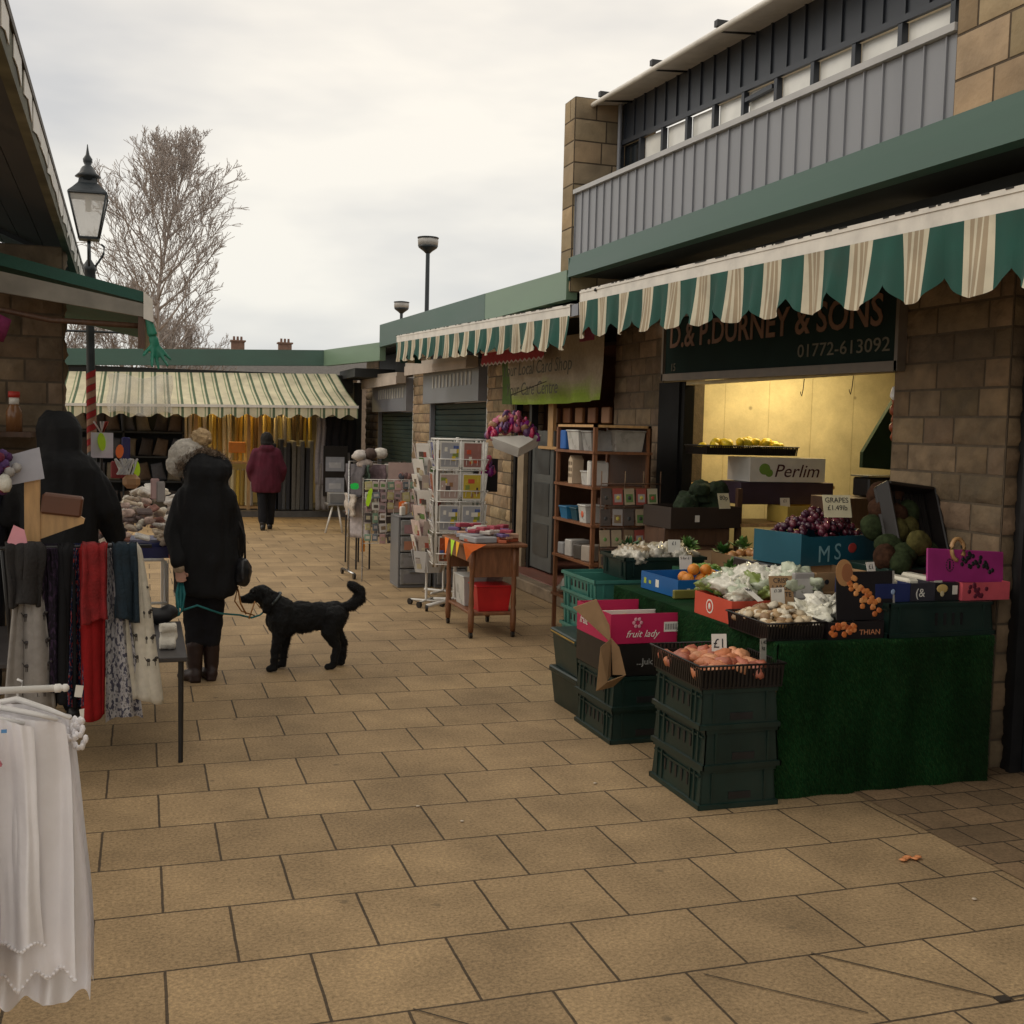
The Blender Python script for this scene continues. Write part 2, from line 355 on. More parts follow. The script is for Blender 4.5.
# ================================================================== SETTING
mb = MB(); mb.add([(-150, -30, 0), (150, -30, 0), (150, 400, 0), (-150, 400, 0)], [(0, 1, 2, 3)]); struct(mb, 'ground_paving', M['paving'])
mb = MB(); mb.add([(3.26, -2, .004), (4.4, -2, .004), (4.4, 8.6, .004), (3.26, 8.6, .004)], [(0, 1, 2, 3)]); struct(mb, 'brick_paving_strip', M['pavers'])
M['frameblack'] = mat('frame_black', (.006, .006, .006), .7, .2, 5, spec=.2)
M['joint'] = mat('joint', (.05, .037, .025), .9, .2, 9)
mb = MB()
def seg(a, b, w, z=.0045):
    a, b = Vector((*a, z)), Vector((*b, z)); d = (b-a).normalized().cross(Z_)*w
    mb.add([a-d, b-d, b+d, a+d], [(0, 1, 2, 3)], False)
seg(J1, J2, .0032); seg(J3, J4, .0025); seg(J5, J6, .0025); seg(J2, J7, .004)
struct(mb, 'cut_slab_joints', M['joint'])
mb = MB(); mb.box(J2[0]-.02, J2[0]+.022, J2[1]-.015, J2[1]+.016, .001, .006)
struct(mb, 'drain_gap', M['joint'])
mb = MB(); mb.bevbox(3.97, 7.6, 9.8, 12.8, 0, .118, .01); struct(mb, 'shop_floor', M['steptile'])
mb = MB(); mb.bevbox(3.82, 3.966, 9.8, 12.8, 0, .12, .012); struct(mb, 'kerb_step', mat('kerb_stone', (.24, .18, .12), .85, .3, 8, .4, 50))

def lz(y, ya, za, yb, zb): return za+(y-ya)/(yb-ya)*(zb-za)
# ------------------------------------------------------------------ greengrocer building
B1 = thing('shop_building', 'two storey stone shop with green fascia, grey balcony cladding and yellow-walled open greengrocer counter', 'building', (4.2, 7, 0))
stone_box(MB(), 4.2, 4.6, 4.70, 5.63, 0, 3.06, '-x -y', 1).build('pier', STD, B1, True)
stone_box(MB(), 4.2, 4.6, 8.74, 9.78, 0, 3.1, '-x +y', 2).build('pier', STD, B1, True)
stone_box(MB(), 3.78, 4.6, 9.93, 10.2, 3.0, 4.78, '-x -y +y', 3, .2, .42, dep=.005).build('wing_wall', STA, B1, True)
mb = MB()
stone_box(mb, 3.79, 5.4, 2.2, 4.73, 3.25, 5.2, '-x +y', 4, .22, .45, dep=.005); stone_box(mb, 4.3, 5.4, -6, 2.19, 3.25, 5.2, '-x', 5, .22, .45, dep=.005)
mb.build('upper_wall', STA, B1, True)
mb = MB(); mb.hexa([(3.75, -6, 2.98), (3.86, -6, 2.98), (3.86, 2, 3.045), (3.75, 2, 3.045)], [(3.77, -6, 3.25), (3.9, -6, 3.25), (3.9, 2, 3.285), (3.77, 2, 3.285)])
mb.hexa([(3.75, 2, 3.045), (3.86, 2, 3.045), (3.86, 9.93, 3.13), (3.75, 9.93, 3.13)], [(3.77, 2, 3.285), (3.9, 2, 3.285), (3.9, 9.93, 3.315), (3.77, 9.93, 3.315)])
mb.box(3.762, 4.5, 9.934, 9.95, 3.1, 3.31)
mb.build('fascia', M['fascia'], B1, True)
mb = MB(); mb.slope(3.865, 4.9, 2, 9.92, 3.06, 3.075, 3.14, 3.155); mb.slope(3.865, 4.9, -6, 2, 3.0, 3.015, 3.06, 3.075); mb.box(4.12, 4.19, -6, 9.78, 2.72, 3.04); mb.box(4.21, 4.32, 2, 4.7, 2.6, 3.05)  # soffit, plus black boards added to stand for shade above the awning bar
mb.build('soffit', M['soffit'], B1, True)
# balcony cladding: standing seam panels
mb = MB(); mb2 = MB()
mb.hexa([(3.81, 4.735, 3.2), (3.85, 4.735, 3.2), (3.85, 9.925, 3.2), (3.81, 9.925, 3.2)], [(3.81, 4.735, 3.713), (3.85, 4.735, 3.713), (3.85, 9.925, 3.89), (3.81, 9.925, 3.89)])
for i in range(31):
    y = 4.82+i*.17; zt = lz(y, 4.8, 3.715, 9.92, 3.89)
    mb.box(3.797, 3.81, y-.005, y+.005, 3.2, zt)
mb.build('balcony_cladding', M['clad'], B1, True)
mb2.slope(3.775, 3.88, 4.735, 9.92, 3.716, 3.755, 3.891, 3.93)
mb2.build('balcony_rail', mat('rail', (.42, .42, .42), .35, .1, 4), B1, True)
# set-back window wall
wt = lambda y: lz(y, 5.4, 4.155, 9.85, 4.395)
ct = lambda y: lz(y, 7, 4.66, 10, 4.8)
mb = MB(); mb.hexa([(4.25, 4.8, wt(4.8)), (4.3, 4.8, wt(4.8)), (4.3, 9.92, wt(9.92)), (4.25, 9.92, wt(9.92))], [(4.25, 4.8, ct(4.8)), (4.3, 4.8, ct(4.8)), (4.3, 9.92, ct(9.92)), (4.25, 9.92, ct(9.92))])
for i in range(24):
    y = 4.9+i*.215; mb.box(4.235, 4.25, y-.008, y+.008, wt(y)+.002, ct(y))
mb.slope(4.22, 4.25, 4.8, 9.92, wt(4.8)-.03, wt(4.8)+.01, wt(9.92)-.03, wt(9.92)+.01)
mb.slope(4.22, 4.3, 4.8, 9.92, wt(4.8)-.62, wt(4.8)-.55, wt(9.92)-.62, wt(9.92)-.55)
mb.box(4.31, 4.6, 4.8, 9.92, 3.2, 3.6)
mb.build('upper_cladding', M['clad_dark'], B1, True)
for i in range(11):
    y0 = 4.86+i*.46; y1 = y0+.46
    f = MB(); zt = wt(y0)-.03; zb = zt-.52
    f.slope(4.225, 4.27, y0, y0+.02, zb, zt, zb, zt); f.slope(4.225, 4.27, y1-.02, y1, zb, wt(y1)-.03, zb, wt(y1)-.03)
    if i == 5: f.box(4.22, 4.26, y0+.04, y1-.04, zt-.06, zt-.03)
    fo = f.build('window', M['clad_dark'], B1, True)
    g = MB(); g.slope(4.275, 4.285, y0+.02, y1-.02, zb, zt, zb, wt(y1)-.03)
    g.build('pane', M['blind'] if i not in (10,) else M['glassdark'], fo, True)
mb = MB(); mb.hexa([(3.95, 2.2, 4.40), (6.2, 2.2, 4.6), (6.2, 9.92, 4.95), (3.95, 9.92, 4.715)], [(3.95, 2.2, 4.43), (6.2, 2.2, 4.63), (6.2, 9.92, 4.98), (3.95, 9.92, 4.745)])
mb.cyl((3.95, 2.2, 4.405), (3.95, 10.45, 4.74), .022)
mb.build('roof_edge', M['white'], B1, True)
mb = MB()
for y in (5.2, 6.3, 7.5, 8.6, 9.7): z = lz(y, 2.2, 4.405, 10.45, 4.74); mb.box(3.93, 4.02, y, y+.05, z+.03, z+.075); mb.tube([(3.96, y+.02, z), (4.25, y+.02, z+.02)], .012)
mb.build('roof_bracket', M['black'], B1, True)
mb = MB(); mb.cyl((4.2, 9.86, 3.3), (4.2, 9.86, 4.75), .02); mb.build('downpipe', M['clad'], B1, True)
# interior of the counter
mb = MB()
mb.box(4.62, 8.6, 8.86, 8.9, 0, 2.62); mb.box(8.6, 8.65, 4.6, 8.9, 0, 2.62); mb.box(4.62, 8.6, 5.32, 5.36, 0, 2.62)
mb.build('interior_wall', paving_mat('painted_blocks', .44, .215, 0, 0, (.66, .57, .35), (.63, .54, .33), (.5, .42, .25), .004, spk=.06), B1, True)
mb = MB(); mb.box(4.5, 8.7, 5.2, 9, 2.62, 2.7); mb.build('interior_ceiling', M['plaster'], B1, True)
mb = MB(); mb.box(4.3, 8.6, 5.36, 8.86, .002, .03); mb.build('interior_floor', M['slate'], B1, True)
mb = MB()
mb.box(4.16, 4.3, 8.36, 8.74, 0, 2.13); mb.box(4.18, 4.26, 8.30, 8.36, 0, 2.13); 
mb.build('counter_frame', M['frameblack'], B1, True)
mb = MB(); mb.box(4.19, 4.24, 5.66, 8.36, 2.10, 2.128); mb.build('shutter_rail', mat('brass_rail', (.5, .4, .2), .5), B1, True)
# next bay towards the camera
mb = MB(); mb.box(4.33, 4.36, -6, 4.68, 0, 3.0); mb.build('door_glass', M['glassdark'], B1, True)
mb = MB(); mb.box(4.27, 4.34, 4.63, 4.69, 0, 2.6); mb.box(4.25, 4.32, 4.6, 4.63, 0, 2.6); mb.box(4.25, 4.33, 3.3, 3.36, 0, 2.6); mb.build('door_frame', M['black'], B1, True)
mb = MB(); mb.box(4.255, 4.262, 4.604, 4.612, 0, 2.3); mb.build('door_trim', M['chrome'], B1, True)
# the lit tube inside
lt = thing('ceiling_tube_light', 'lit fluorescent tube fixed under the yellow ceiling behind the greengrocer sign', 'lamp', (5.0, 8.2, 2.58))
mb = MB(); mb.box(-.25, .9, -.04, .04, 0, .035); mb.build('light_body', M['white'], lt)
mb = MB(); mb.cyl((-.22, 0, -.025), (.87, 0, -.025), .014); mb.build('light_tube', mat('tube_glow', (.9, .85, .7), .4, emit=(1, .82, .5, 6)), lt)
al = bpy.data.lights.new('tube_light', 'AREA'); al.shape = 'RECTANGLE'; al.size = 1.1; al.size_y = .05; al.energy = 25; al.color = (1, .80, .42)
ao = bpy.data.objects.new('tube_light', al); COL.objects.link(ao); ao.parent = lt; ao.location = (.32, 0, -.05)

# sign board
sg = thing('shop_sign', 'dark green greengrocer sign board with gilt lettering and phone number over the open counter', 'sign', (4.14, 7.09, 2.13))
mb = MB(); mb.slope(.012, .05, -1.53, 1.53, 0.03, .5, .06, .52); mb.build('board', mat('sign_green', (.014, .027, .024), .85, .2, 4, spec=.1), sg)
mb = MB(); mb.slope(-.01, .05, -1.56, 1.56, -.03, .03, .012, .07); mb.slope(-.01, .05, -1.56, 1.56, .5, .54, .52, .56)
mb.box(-.01, .05, -1.565, -1.535, -.03, .54); mb.box(-.01, .05, 1.535, 1.565, .012, .56)
mb.build('frame', mat('sign_frame', (.16, .13, .1), .5, .2, 8), sg)
M['gilt'] = mat('gilt_letter', (.21, .115, .075), .7); M['pale_letter'] = mat('pale_letter', (.15, .135, .10), .8)
R_ = (pi/2, .012, -pi/2)
text('D.& P.DURNEY & SONS', 'shop_name', .27, M['gilt'], sg, (.009, 1.46, .285), R_, .002, sx=1.03, bold=.004)
text('01772-613092', 'phone_number', .12, M['pale_letter'], sg, (.009, -.48, .105), R_, .002, sx=1.42)
text('15', 'shop_number', .09, M['pale_letter'], sg, (.009, 1.42, .09), R_, .002)

# ------------------------------------------------------------------ awnings
GREEN = (.010, .075, .058); CREAM = (.60, .555, .43); TAN = (.36, .29, .20)
def stripe_cols(mb, pos, period, wide=.55):
    """colour of the canvas at distance pos along the awning"""
    t = (pos/period) % 1
    if t < wide: mb.col = GREEN
    else:
        k = (t-wide)/(1-wide)
        mb.col = TAN if any(abs(k-c) < .075 for c in (.28, .5, .72)) else CREAM
def awning(name, label, ya, yb, x, za, zb, vla, vlb, xw, zwa, zwb, period, phase, seed=0):
    """front bar at x from ya to yb with its top at za/zb, valance depth vla/vlb, canvas up to the wall at xw"""
    t = thing(name, label, 'awning', (xw, (ya+yb)/2, za))
    R = random.Random(seed)
    zt = lambda y: lz(y, ya, za, yb, zb)
    mb = MB(); mb.slope(x-.02, x+.05, ya, yb, za-.098, za, zb-.098, zb); mb.slope(x-.026, x-.02, ya, yb, za-.02, za+.004, zb-.02, zb+.004)
    mb.box(x-.022, x+.055, ya-.012, ya, za-.10, za+.008); mb.box(x-.022, x+.055, yb, yb+.012, zb-.10, zb+.008)
    mb.build('front_bar', M['white'], t, True)
    mb = MB()
    for i in range(int(abs(yb-ya)*9)):
        y = min(ya, yb)+R.random()*abs(yb-ya); l = R.uniform(.01, .07); mb.hexa([(x-.029, y, zt(y)-.001), (x-.02, y, zt(y)-.001), (x-.02, y+l, zt(y+l)-.002), (x-.029, y+l, zt(y+l)-.002)], [(x-.03, y, zt(y)+.005), (x-.02, y, zt(y)+.005), (x-.02, y+l, zt(y+l)+.0055), (x-.03, y+l, zt(y+l)+.0055)])
    mb.build('algae_stain', M['soffit'], t, True)
    n = int(abs(yb-ya)/period*44); dy = (yb-ya)/n
    mb = MB()
    for i in range(n):
        y0, y1 = ya+i*dy, ya+(i+1)*dy
        stripe_cols(mb, abs(y0+dy/2-ya)+phase, period)
        mb.add([(x+.03, y0, zt(y0)+.002), (x+.03, y1, zt(y1)+.002), (xw, y1, lz(y1, ya, zwa, yb, zwb)), (xw, y0, lz(y0, ya, zwa, yb, zwb))], [(0, 1, 2, 3)], False)
    mb.build('canvas', M['stripes'], t, True)
    mb = MB(); nv = 8
    def bot(y):
        # scallops: lowest point in the middle of each cream stripe
        s = ((abs(y-ya)+phase)/period-.25) % 1
        return lz(y, ya, vla, yb, vlb)*(.72+.33*abs(sin(pi*s))**.8)
    def P(y, v):
        d = bot(y)
        wv = .018*v*sin(y*17+seed)+.012*v*sin(y*41+1.3)+.03*v*v*(.5+noise.noise(Vector((y*1.3, seed, 0))))
        sh = .015*v*sin(y*9.3+seed*2)
        return (x-.028-wv, y+sh, zt(y)-.092-v*d)
    for i in range(n):
        y0, y1 = ya+i*dy, ya+(i+1)*dy
        stripe_cols(mb, abs(y0+dy/2-ya)+phase, period)
        vs = [P(y, j/nv) for j in range(nv+1) for y in (y0, y1)]
        mb.add(vs, [(2*j, 2*j+1, 2*j+3, 2*j+2) for j in range(nv)], True)
    mb.build('valance', M['stripes'], t, True)
    mb = MB()
    for y in (ya+.25*(1 if yb > ya else -1), (ya+yb)/2, yb-.25*(1 if yb > ya else -1)):
        z0 = zt(y)-.05; mb.tube([(x+.04, y, z0), ((x+xw)/2, y+.3*(1 if yb > ya else -1), z0+.02), (xw, y, lz(y, ya, zwa, yb, zwb)-.06)], .015)
    mb.build('folding_arm', M['whitemetal'], t, True)
    return t
a1 = awning('striped_awning', 'large green and cream striped awning with scalloped valance over the greengrocer counter', 8.65, 1.2, 3.4, 2.845, 2.689, .285, .345, 4.16, 2.99, 2.93, .415, .24, 3)
mb = MB(); mb.ball((3.372, 8.3, 2.815), .014); mb.build('bar_bolt', M['black'], a1, True)
a2 = awning('striped_awning', 'lower green and cream striped awning over the card shop, beyond the greengrocer one', 15.66, 8.86, 3.4, 2.972, 2.755, .26, .27, 4.16, 3.06, 2.9, .43, .12, 8)
# end valance of the second awning, and its end cap
mb = MB()
for i in range(3):
    mb.col = GREEN if i % 2 == 0 else CREAM
    mb.box(3.44+i*.1, 3.54+i*.1, 15.655, 15.66, 2.6, 2.9)
mb.build('end_valance', M['stripes'], a2, True)
mb = MB(); mb.box(3.385, 3.46, 8.70, 8.85, 2.655, 2.75); mb.build('bar_end_cap', M['greyshut'], a2, True)

# ------------------------------------------------------------------ low range beyond
B2 = thing('low_shop_range', 'single storey stone shop range with green fascia, grey roller shutters and the card shop doorway', 'building', (4.2, 15, 0))
for ya, yb, sd_ in ((12.84, 13.9, 11), (16.96, 18.08, 12), (21.0, 22.2, 13)): stone_box(MB(), 4.2, 4.6, ya, yb, 0, 2.95, '-x -y', sd_).build('pier', STN, B2, True)
mb = MB(); mb.slope(3.75, 3.86, 9.955, 12.6, 2.93, 3.20, 2.955, 3.262); mb.build('pale_fascia', M['fascia_pale'], B2, True)
mb = MB(); mb.slope(3.748, 3.86, 12.602, 18.72, 2.955, 3.262, 3.02, 3.385); mb.build('fascia', M['fascia'], B2, True)
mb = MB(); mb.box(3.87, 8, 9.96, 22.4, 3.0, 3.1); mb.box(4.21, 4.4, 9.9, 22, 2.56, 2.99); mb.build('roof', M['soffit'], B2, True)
for (ya, yb, zb, zt) in ((13.9, 16.96, 2.06, 2.6), (18.08, 21.0, 1.96, 2.5)):
    mb = MB(); mb.box(4.08, 4.21, ya+.02, yb-.02, zb, zt); bx = mb.build('shutter_box', M['greyshut'], B2, True)
    mb = MB()
    for i in range(11):
        y = yb-.7-i*.2*(1.0); mb.box(4.07, 4.08, y, y+.07, zb+.22, zb+.39)
    mb.build('vent_slots', mat('pale_slot', (.45, .44, .4), .5), bx, True)
    mb = MB()
    nsl = 26
    for i in range(nsl):
        z0 = i*zb/nsl; mb.hexa([(4.285, ya, z0), (4.31, ya, z0), (4.31, yb, z0), (4.285, yb, z0)], [(4.272, ya, z0+zb/nsl*.8), (4.31, ya, z0+zb/nsl), (4.31, yb, z0+zb/nsl), (4.272, yb, z0+zb/nsl*.8)])
    mb.build('roller_shutter', M['shut'], B2, True)
    mb = MB(); mb.box(4.2, 4.27, ya, ya+.05, 0, zb); mb.box(4.2, 4.27, yb-.05, yb, 0, zb); mb.build('shutter_guide', M['greyshut'], B2, True)
    mb = MB(); mb.box(4.19, 4.2, ya-.03, ya-.005, 0, 2.55); mb.build('shutter_trim', M['white'], B2, True)
# card shop bay: back wall, door, frames
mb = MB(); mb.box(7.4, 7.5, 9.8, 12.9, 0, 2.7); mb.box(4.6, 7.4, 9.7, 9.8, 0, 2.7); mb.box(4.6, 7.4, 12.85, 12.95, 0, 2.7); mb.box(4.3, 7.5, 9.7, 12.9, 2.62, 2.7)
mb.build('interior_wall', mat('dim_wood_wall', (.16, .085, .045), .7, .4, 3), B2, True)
mb = MB(); mb.box(4.22, 4.3, 12.2, 12.28, .12, 2.6); mb.box(4.22, 4.3, 12.76, 12.84, .12, 2.6); mb.build('door_frame', M['black'], B2, True)
mb = MB(); mb.box(4.17, 4.22, 12.3, 12.52, .12, 1.75); mb.build('door_post', mat('dusty_post', (.3, .23, .15), .6), B2, True)
mb = MB(); mb.bevbox(4.24, 4.28, 11.5, 12.2, .14, 1.7); dr = mb.build('door', mat('dim_door', (.10, .105, .10), .5, .2, 5), B2, True)
mb = MB(); [mb.box(4.232, 4.24, 11.6, 12.1, .3+i*.46, .66+i*.46) for i in range(3)]; mb.build('door_panel', mat('door_panel', (.06, .065, .065), .4), dr, True)
# folded cream awnings in their boxes
for (ya, yb, z0a, z1a, z0b, z1b, lab) in ((13.85, 17.4, 2.465, 2.63, 2.5, 2.70, 'folded cream awning under the far end of the long striped awning'), (18.0, 21.5, 2.388, 2.58, 2.378, 2.64, 'folded cream awning at the far corner above the farthest grey shutter')):
    t = thing('folded_awning', lab, 'awning', (4.1, ya, z0a), 0, 'folded cream awnings over the shutters')
    mb = MB(); mb.slope(3.9, 4.05, ya, yb, z0a+.02, z1a, z0b+.02, z1b); mb.build('awning_case', mat('cream_case', (.42, .36, .3), .6, .15, 4), t, True)
    mb = MB(); mb.slope(3.885, 3.9, ya, yb, z0a, z1a-.06, z0b, z1b-.06); mb.build('valance', mat('cream_cloth', (.46, .39, .33), .8, .15, 4), t, True)
# red zig-zag blind
t = thing('red_blind', 'short dusty red blind with white zig-zag edge hanging under the long striped awning', 'blind', (4.1, 12, 2.6))
mb = MB(); n = 30
for i in range(n):
    y0 = 10.95+i*2.27/n; dz = .03 if i % 2 else 0; y1 = y0+2.27/n
    a, b = (0, .03) if i % 2 else (.03, 0); z = lz(y0, 10.95, 2.435, 13.2, 2.462); mb.col = (.42, .07, .085)
    mb.add([(3.9, y0, z+a), (3.9, y1, z+b), (3.92, y1, z+.17), (3.92, y0, z+.17)], [(0, 1, 2, 3)], False)
    mb.col = (.6, .5, .48); mb.add([(3.897, y0, z+a-.013), (3.897, y1, z+b-.013), (3.897, y1, z+b+.006), (3.897, y0, z+a+.006)], [(0, 1, 2, 3)], False)
mb.build('blind_cloth', M['cloth'], t, True)
mb = MB(); mb.cyl((3.93, 10.95, 2.62), (3.93, 13.25, 2.64), .03); mb.build('roller', M['white'], t, True)
mb = MB(); mb.col = (.25, .03, .07); mb.box(3.7, 3.72, 9.15, 9.45, 2.50, 2.72); mb.col = (.7, .65, .6); mb.box(3.695, 3.7, 9.22, 9.38, 2.64, 2.66)
solo(mb, 'maroon_sign', M['tint'], 'small maroon hanging sign glimpsed between the two green striped awnings', 'sign')
# banner
bn = thing('cloth_banner', 'cream and lime green sagging cloth banner with dark script over the card shop doorway', 'banner', (4.06, 11.22, 2.0))
mb = MB(); nu, nv = 60, 22
def bf(u, v):
    y = 1.55-u*3.1+(.10*(v)*(1-u)*1.4) ; sag = -.02*sin(pi*u)
    return (-.02+.03*sin(u*31+v*2)*(1-v*.5)+.025*sin(u*11), y, .0+sag*(1-v)+v*.66)
for j in range(nv):
    for i in range(nu):
        u0, u1, v0, v1 = i/nu, (i+1)/nu, j/nv, (j+1)/nv
        n_ = noise.noise(Vector((u0*7, v0*2.5, 1)))*.22
        k = min(1, max(0, (.34+n_-v0)*3.2)); g = (.26, .36, .055); c = (.40, .33, .24)
        if u0 < .06+.05*(1-v0): g = c = (.10, .16, .05)
        mb.col = tuple(g[q]*k+c[q]*(1-k) for q in range(3))
        mb.add([bf(u0, v0), bf(u1, v0), bf(u1, v1), bf(u0, v1)], [(0, 1, 2, 3)], True)
mb.build('banner_cloth', M['cloth'], bn)
M['script'] = mat('script_ink', (.06, .055, .03), .7)
text('Your Local Card Shop', 'upper_writing', .2, M['script'], bn, (-.135, 1.2, .3), (pi/2, 0, -pi/2), .001, shear=.15, sx=1.22)
text('Your Care Centre', 'lower_writing', .2, M['script'], bn, (-.135, 1.05, .08), (pi/2, 0, -pi/2), .001, shear=.15, sx=1.12)

# ------------------------------------------------------------------ shop range across the far end
B3 = thing('far_shop_range', 'low shop range with green fascia closing the far end, a yellow-lit fabric shop inside', 'building', (1, 21, 0))
zf = lambda x: lz(x, -1.4, 2.889, 3.14, 3.063)
mb = MB(); mb.hexa([(-9, 20.8, zf(-9)-.28), (3.14, 20.8, zf(3.14)-.285), (3.14, 20.95, zf(3.14)-.285), (-9, 20.95, zf(-9)-.28)], [(-9, 20.82, zf(-9)), (3.14, 20.82, zf(3.14)), (3.14, 21.0, zf(3.14)), (-9, 21.0, zf(-9))])
mb.build('fascia', M['fascia'], B3, True)
mb = MB(); mb.hexa([(3.14, 20.8, 2.775), (3.76, 18.74, 2.80), (3.86, 18.74, 2.80), (3.24, 20.9, 2.775)], [(3.14, 20.82, 3.064), (3.76, 18.74, 3.1), (3.86, 18.74, 3.1), (3.24, 20.95, 3.064)])
mb.build('corner_fascia', M['fascia_pale'], B3, True)
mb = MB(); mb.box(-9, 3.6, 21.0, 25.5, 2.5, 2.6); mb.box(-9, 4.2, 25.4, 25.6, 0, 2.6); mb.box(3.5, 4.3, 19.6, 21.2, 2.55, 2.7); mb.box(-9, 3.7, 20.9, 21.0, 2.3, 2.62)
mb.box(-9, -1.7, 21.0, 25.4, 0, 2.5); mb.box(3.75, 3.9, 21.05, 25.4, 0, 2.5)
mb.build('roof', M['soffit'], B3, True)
mb = MB(); mb.box(-1.6, 3.7, 23.0, 23.1, 0, 2.5); mb.build('interior_wall', M['plaster'], B3, True)
mb = MB(); mb.box(-1.7, 3.75, 20.75, 23, .0, .11); mb.build('floor_step', M['slate'], B3, True)
FA = thing('far_awning', 'sloping cream awning with thin green stripes across the far fabric shop', 'awning', (1, 20.8, 2.5))
mb = MB(); per = .212; n = 4.95/per; w = .03
segs = []; x = -1.45
cols = ((.075, (.64, .58, .40)), (.02, (.22, .27, .15)), (.03, (.64, .58, .40)), (.042, (.09, .135, .075)), (.045, (.64, .58, .40)))
def Zb(x): return lz(x, -1.36, 2.50, 3.35, 2.63)
def Zf(x): return lz(x, -1.32, 1.935, 3.56, 2.035)
v_ = MB(); k = 0
while x < 3.5:
    for (w, c) in cols:
        mb.col = v_.col = c; x1 = min(x+w, 3.52)
        if x1 <= x: break
        cx = lambda q: -1.36+(q+1.45)*(3.37+1.36)/(4.97)
        cf = lambda q: -1.45+(q+1.45)*(3.56+1.45)/(4.97)
        A = [(cf(q), 19.6, Zf(q)) for q in (x, x1)]; Bk = [(cx(q), 20.78, Zb(q)) for q in (x1, x)]
        # sag along the slope
        md = [((A[i][0]+Bk[1-i][0])/2, 20.19, (A[i][2]+Bk[1-i][2])/2-.035) for i in (0, 1)]
        mb.add([A[0], A[1], md[1], md[0], Bk[0], Bk[1]], [(0, 1, 2, 3), (3, 2, 4, 5)], True)
        s = .15+.035*sin(x*22); s1 = .15+.035*sin(x1*22)
        v_.add([(cf(x), 19.59, Zf(x)-.03), (cf(x1), 19.59, Zf(x1)-.03), (cf(x1), 19.58, Zf(x1)-.03-s1), (cf(x), 19.58, Zf(x)-.03-s)], [(0, 1, 2, 3)], True)
        x = x1
mb.build('canvas', M['stripes'], FA, True); v_.build('valance', M['stripes'], FA, True)
mb = MB(); mb.hexa([(-1.45, 19.57, 1.895), (3.57, 19.57, 2.0), (3.57, 19.61, 2.0), (-1.45, 19.61, 1.895)], [(-1.45, 19.57, 1.94), (3.57, 19.57, 2.045), (3.57, 19.61, 2.045), (-1.45, 19.61, 1.94)])
mb.build('front_bar', M['white'], FA, True)
fl = thing('ceiling_tube_light', 'lit warm tube under the roof of the far fabric shop above the hanging cloth', 'lamp', (1.9, 21.5, 2.44))
mb = MB(); mb.box(-.9, .9, -.04, .04, 0, .03); mb.build('light_body', M['white'], fl)
al = bpy.data.lights.new('far_tube_light', 'AREA'); al.shape = 'RECTANGLE'; al.size = 2.2; al.size_y = .1; al.energy = 30; al.color = (1, .72, .3)
ao = bpy.data.objects.new('far_tube_light', al); COL.objects.link(ao); ao.parent = fl; ao.location = (0, -.25, -.04); ao.rotation_euler = (radians(-25), 0, 0)

# ------------------------------------------------------------------ stall building on the left
B4 = thing('stone_stall_building', 'stone stall building on the left with overhanging boarded roof eave', 'building', (-.9, 7.5, 0))
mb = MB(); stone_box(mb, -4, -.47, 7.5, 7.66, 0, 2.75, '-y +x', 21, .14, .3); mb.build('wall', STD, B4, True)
mb = MB()
# roof: low pitch rising to the left, eave along y
ez = lambda y: lz(y, 4.16, 3.01, 9.08, 2.77)
for i in range(26):
    x0 = -.49-i*.16; x1 = x0-.155; rise = .42
    z0 = (-.45-x0)*rise; z1 = (-.45-x1)*rise
    mb.hexa([(x0, 2.0, ez(2)+z0-.02), (x0, 9.1, ez(9.1)+z0-.02), (x1, 9.1, ez(9.1)+z1-.02), (x1, 2.0, ez(2)+z1-.02)], [(x0, 2.0, ez(2)+z0), (x0, 9.1, ez(9.1)+z0), (x1, 9.1, ez(9.1)+z1), (x1, 2.0, ez(2)+z1)])
mb.build('soffit_boards', mat('soffit_boards', (.05, .042, .035), .7, .3, 6), B4, True)
mb = MB(); rise = .42
mb.hexa([(-.42, 2, ez(2)+.02), (-.42, 9.15, ez(9.15)+.02), (-5, 9.15, ez(9.15)+.02+4.58*rise), (-5, 2, ez(2)+.02+4.58*rise)], [(-.42, 2, ez(2)+.05), (-.42, 9.15, ez(9.15)+.05), (-5, 9.15, ez(9.15)+.05+4.58*rise), (-5, 2, ez(2)+.05+4.58*rise)])
mb.build('roof', M['slate'], B4, True)
mb = MB(); mb.slope(-.47, -.43, 2, 9.12, ez(2)-.12, ez(2)+.02, ez(9.12)-.12, ez(9.12)+.02); mb.build('barge_board', mat('weathered_board', (.16, .16, .12), .8, .5, 5), B4, True)
mb = MB()
Rf = random.Random(3)
for i in range(16):
    y = 3.6+i*.36; a, b_, c = Rf.uniform(.0, .05), Rf.uniform(0, .05), Rf.uniform(.2, .42); mb.poly([(-.428, y, ez(y)-.06-a), (-.428, y+c*.5, ez(y)-.1+b_), (-.428, y+c, ez(y)-.05-b_), (-.428, y+c, ez(y)+.015), (-.428, y, ez(y)+.018)], (.004, 0, 0))
mb.build('flaking_paint', M['white'], B4, True)
mb = MB(); mb.hexa([(-.56, 8.45, 2.79), (-.54, 8.6, 2.79), (-3.4, 8.6, 4.0), (-3.4, 8.45, 4.0)], [(-.56, 8.45, 2.87), (-.54, 8.6, 2.87), (-3.4, 8.6, 4.08), (-3.4, 8.45, 4.08)]); mb.build('tie_beam', M['soffit'], B4, True)
mb = MB(); mb.hexa([(-.55, 8.40, 2.89), (-.55, 8.44, 2.89), (-3.4, 8.44, 4.1), (-3.4, 8.40, 4.1)], [(-.55, 8.40, 2.935), (-.55, 8.44, 2.935), (-3.4, 8.44, 4.145), (-3.4, 8.40, 4.145)]); mb.build('white_trim', M['white'], B4, True)
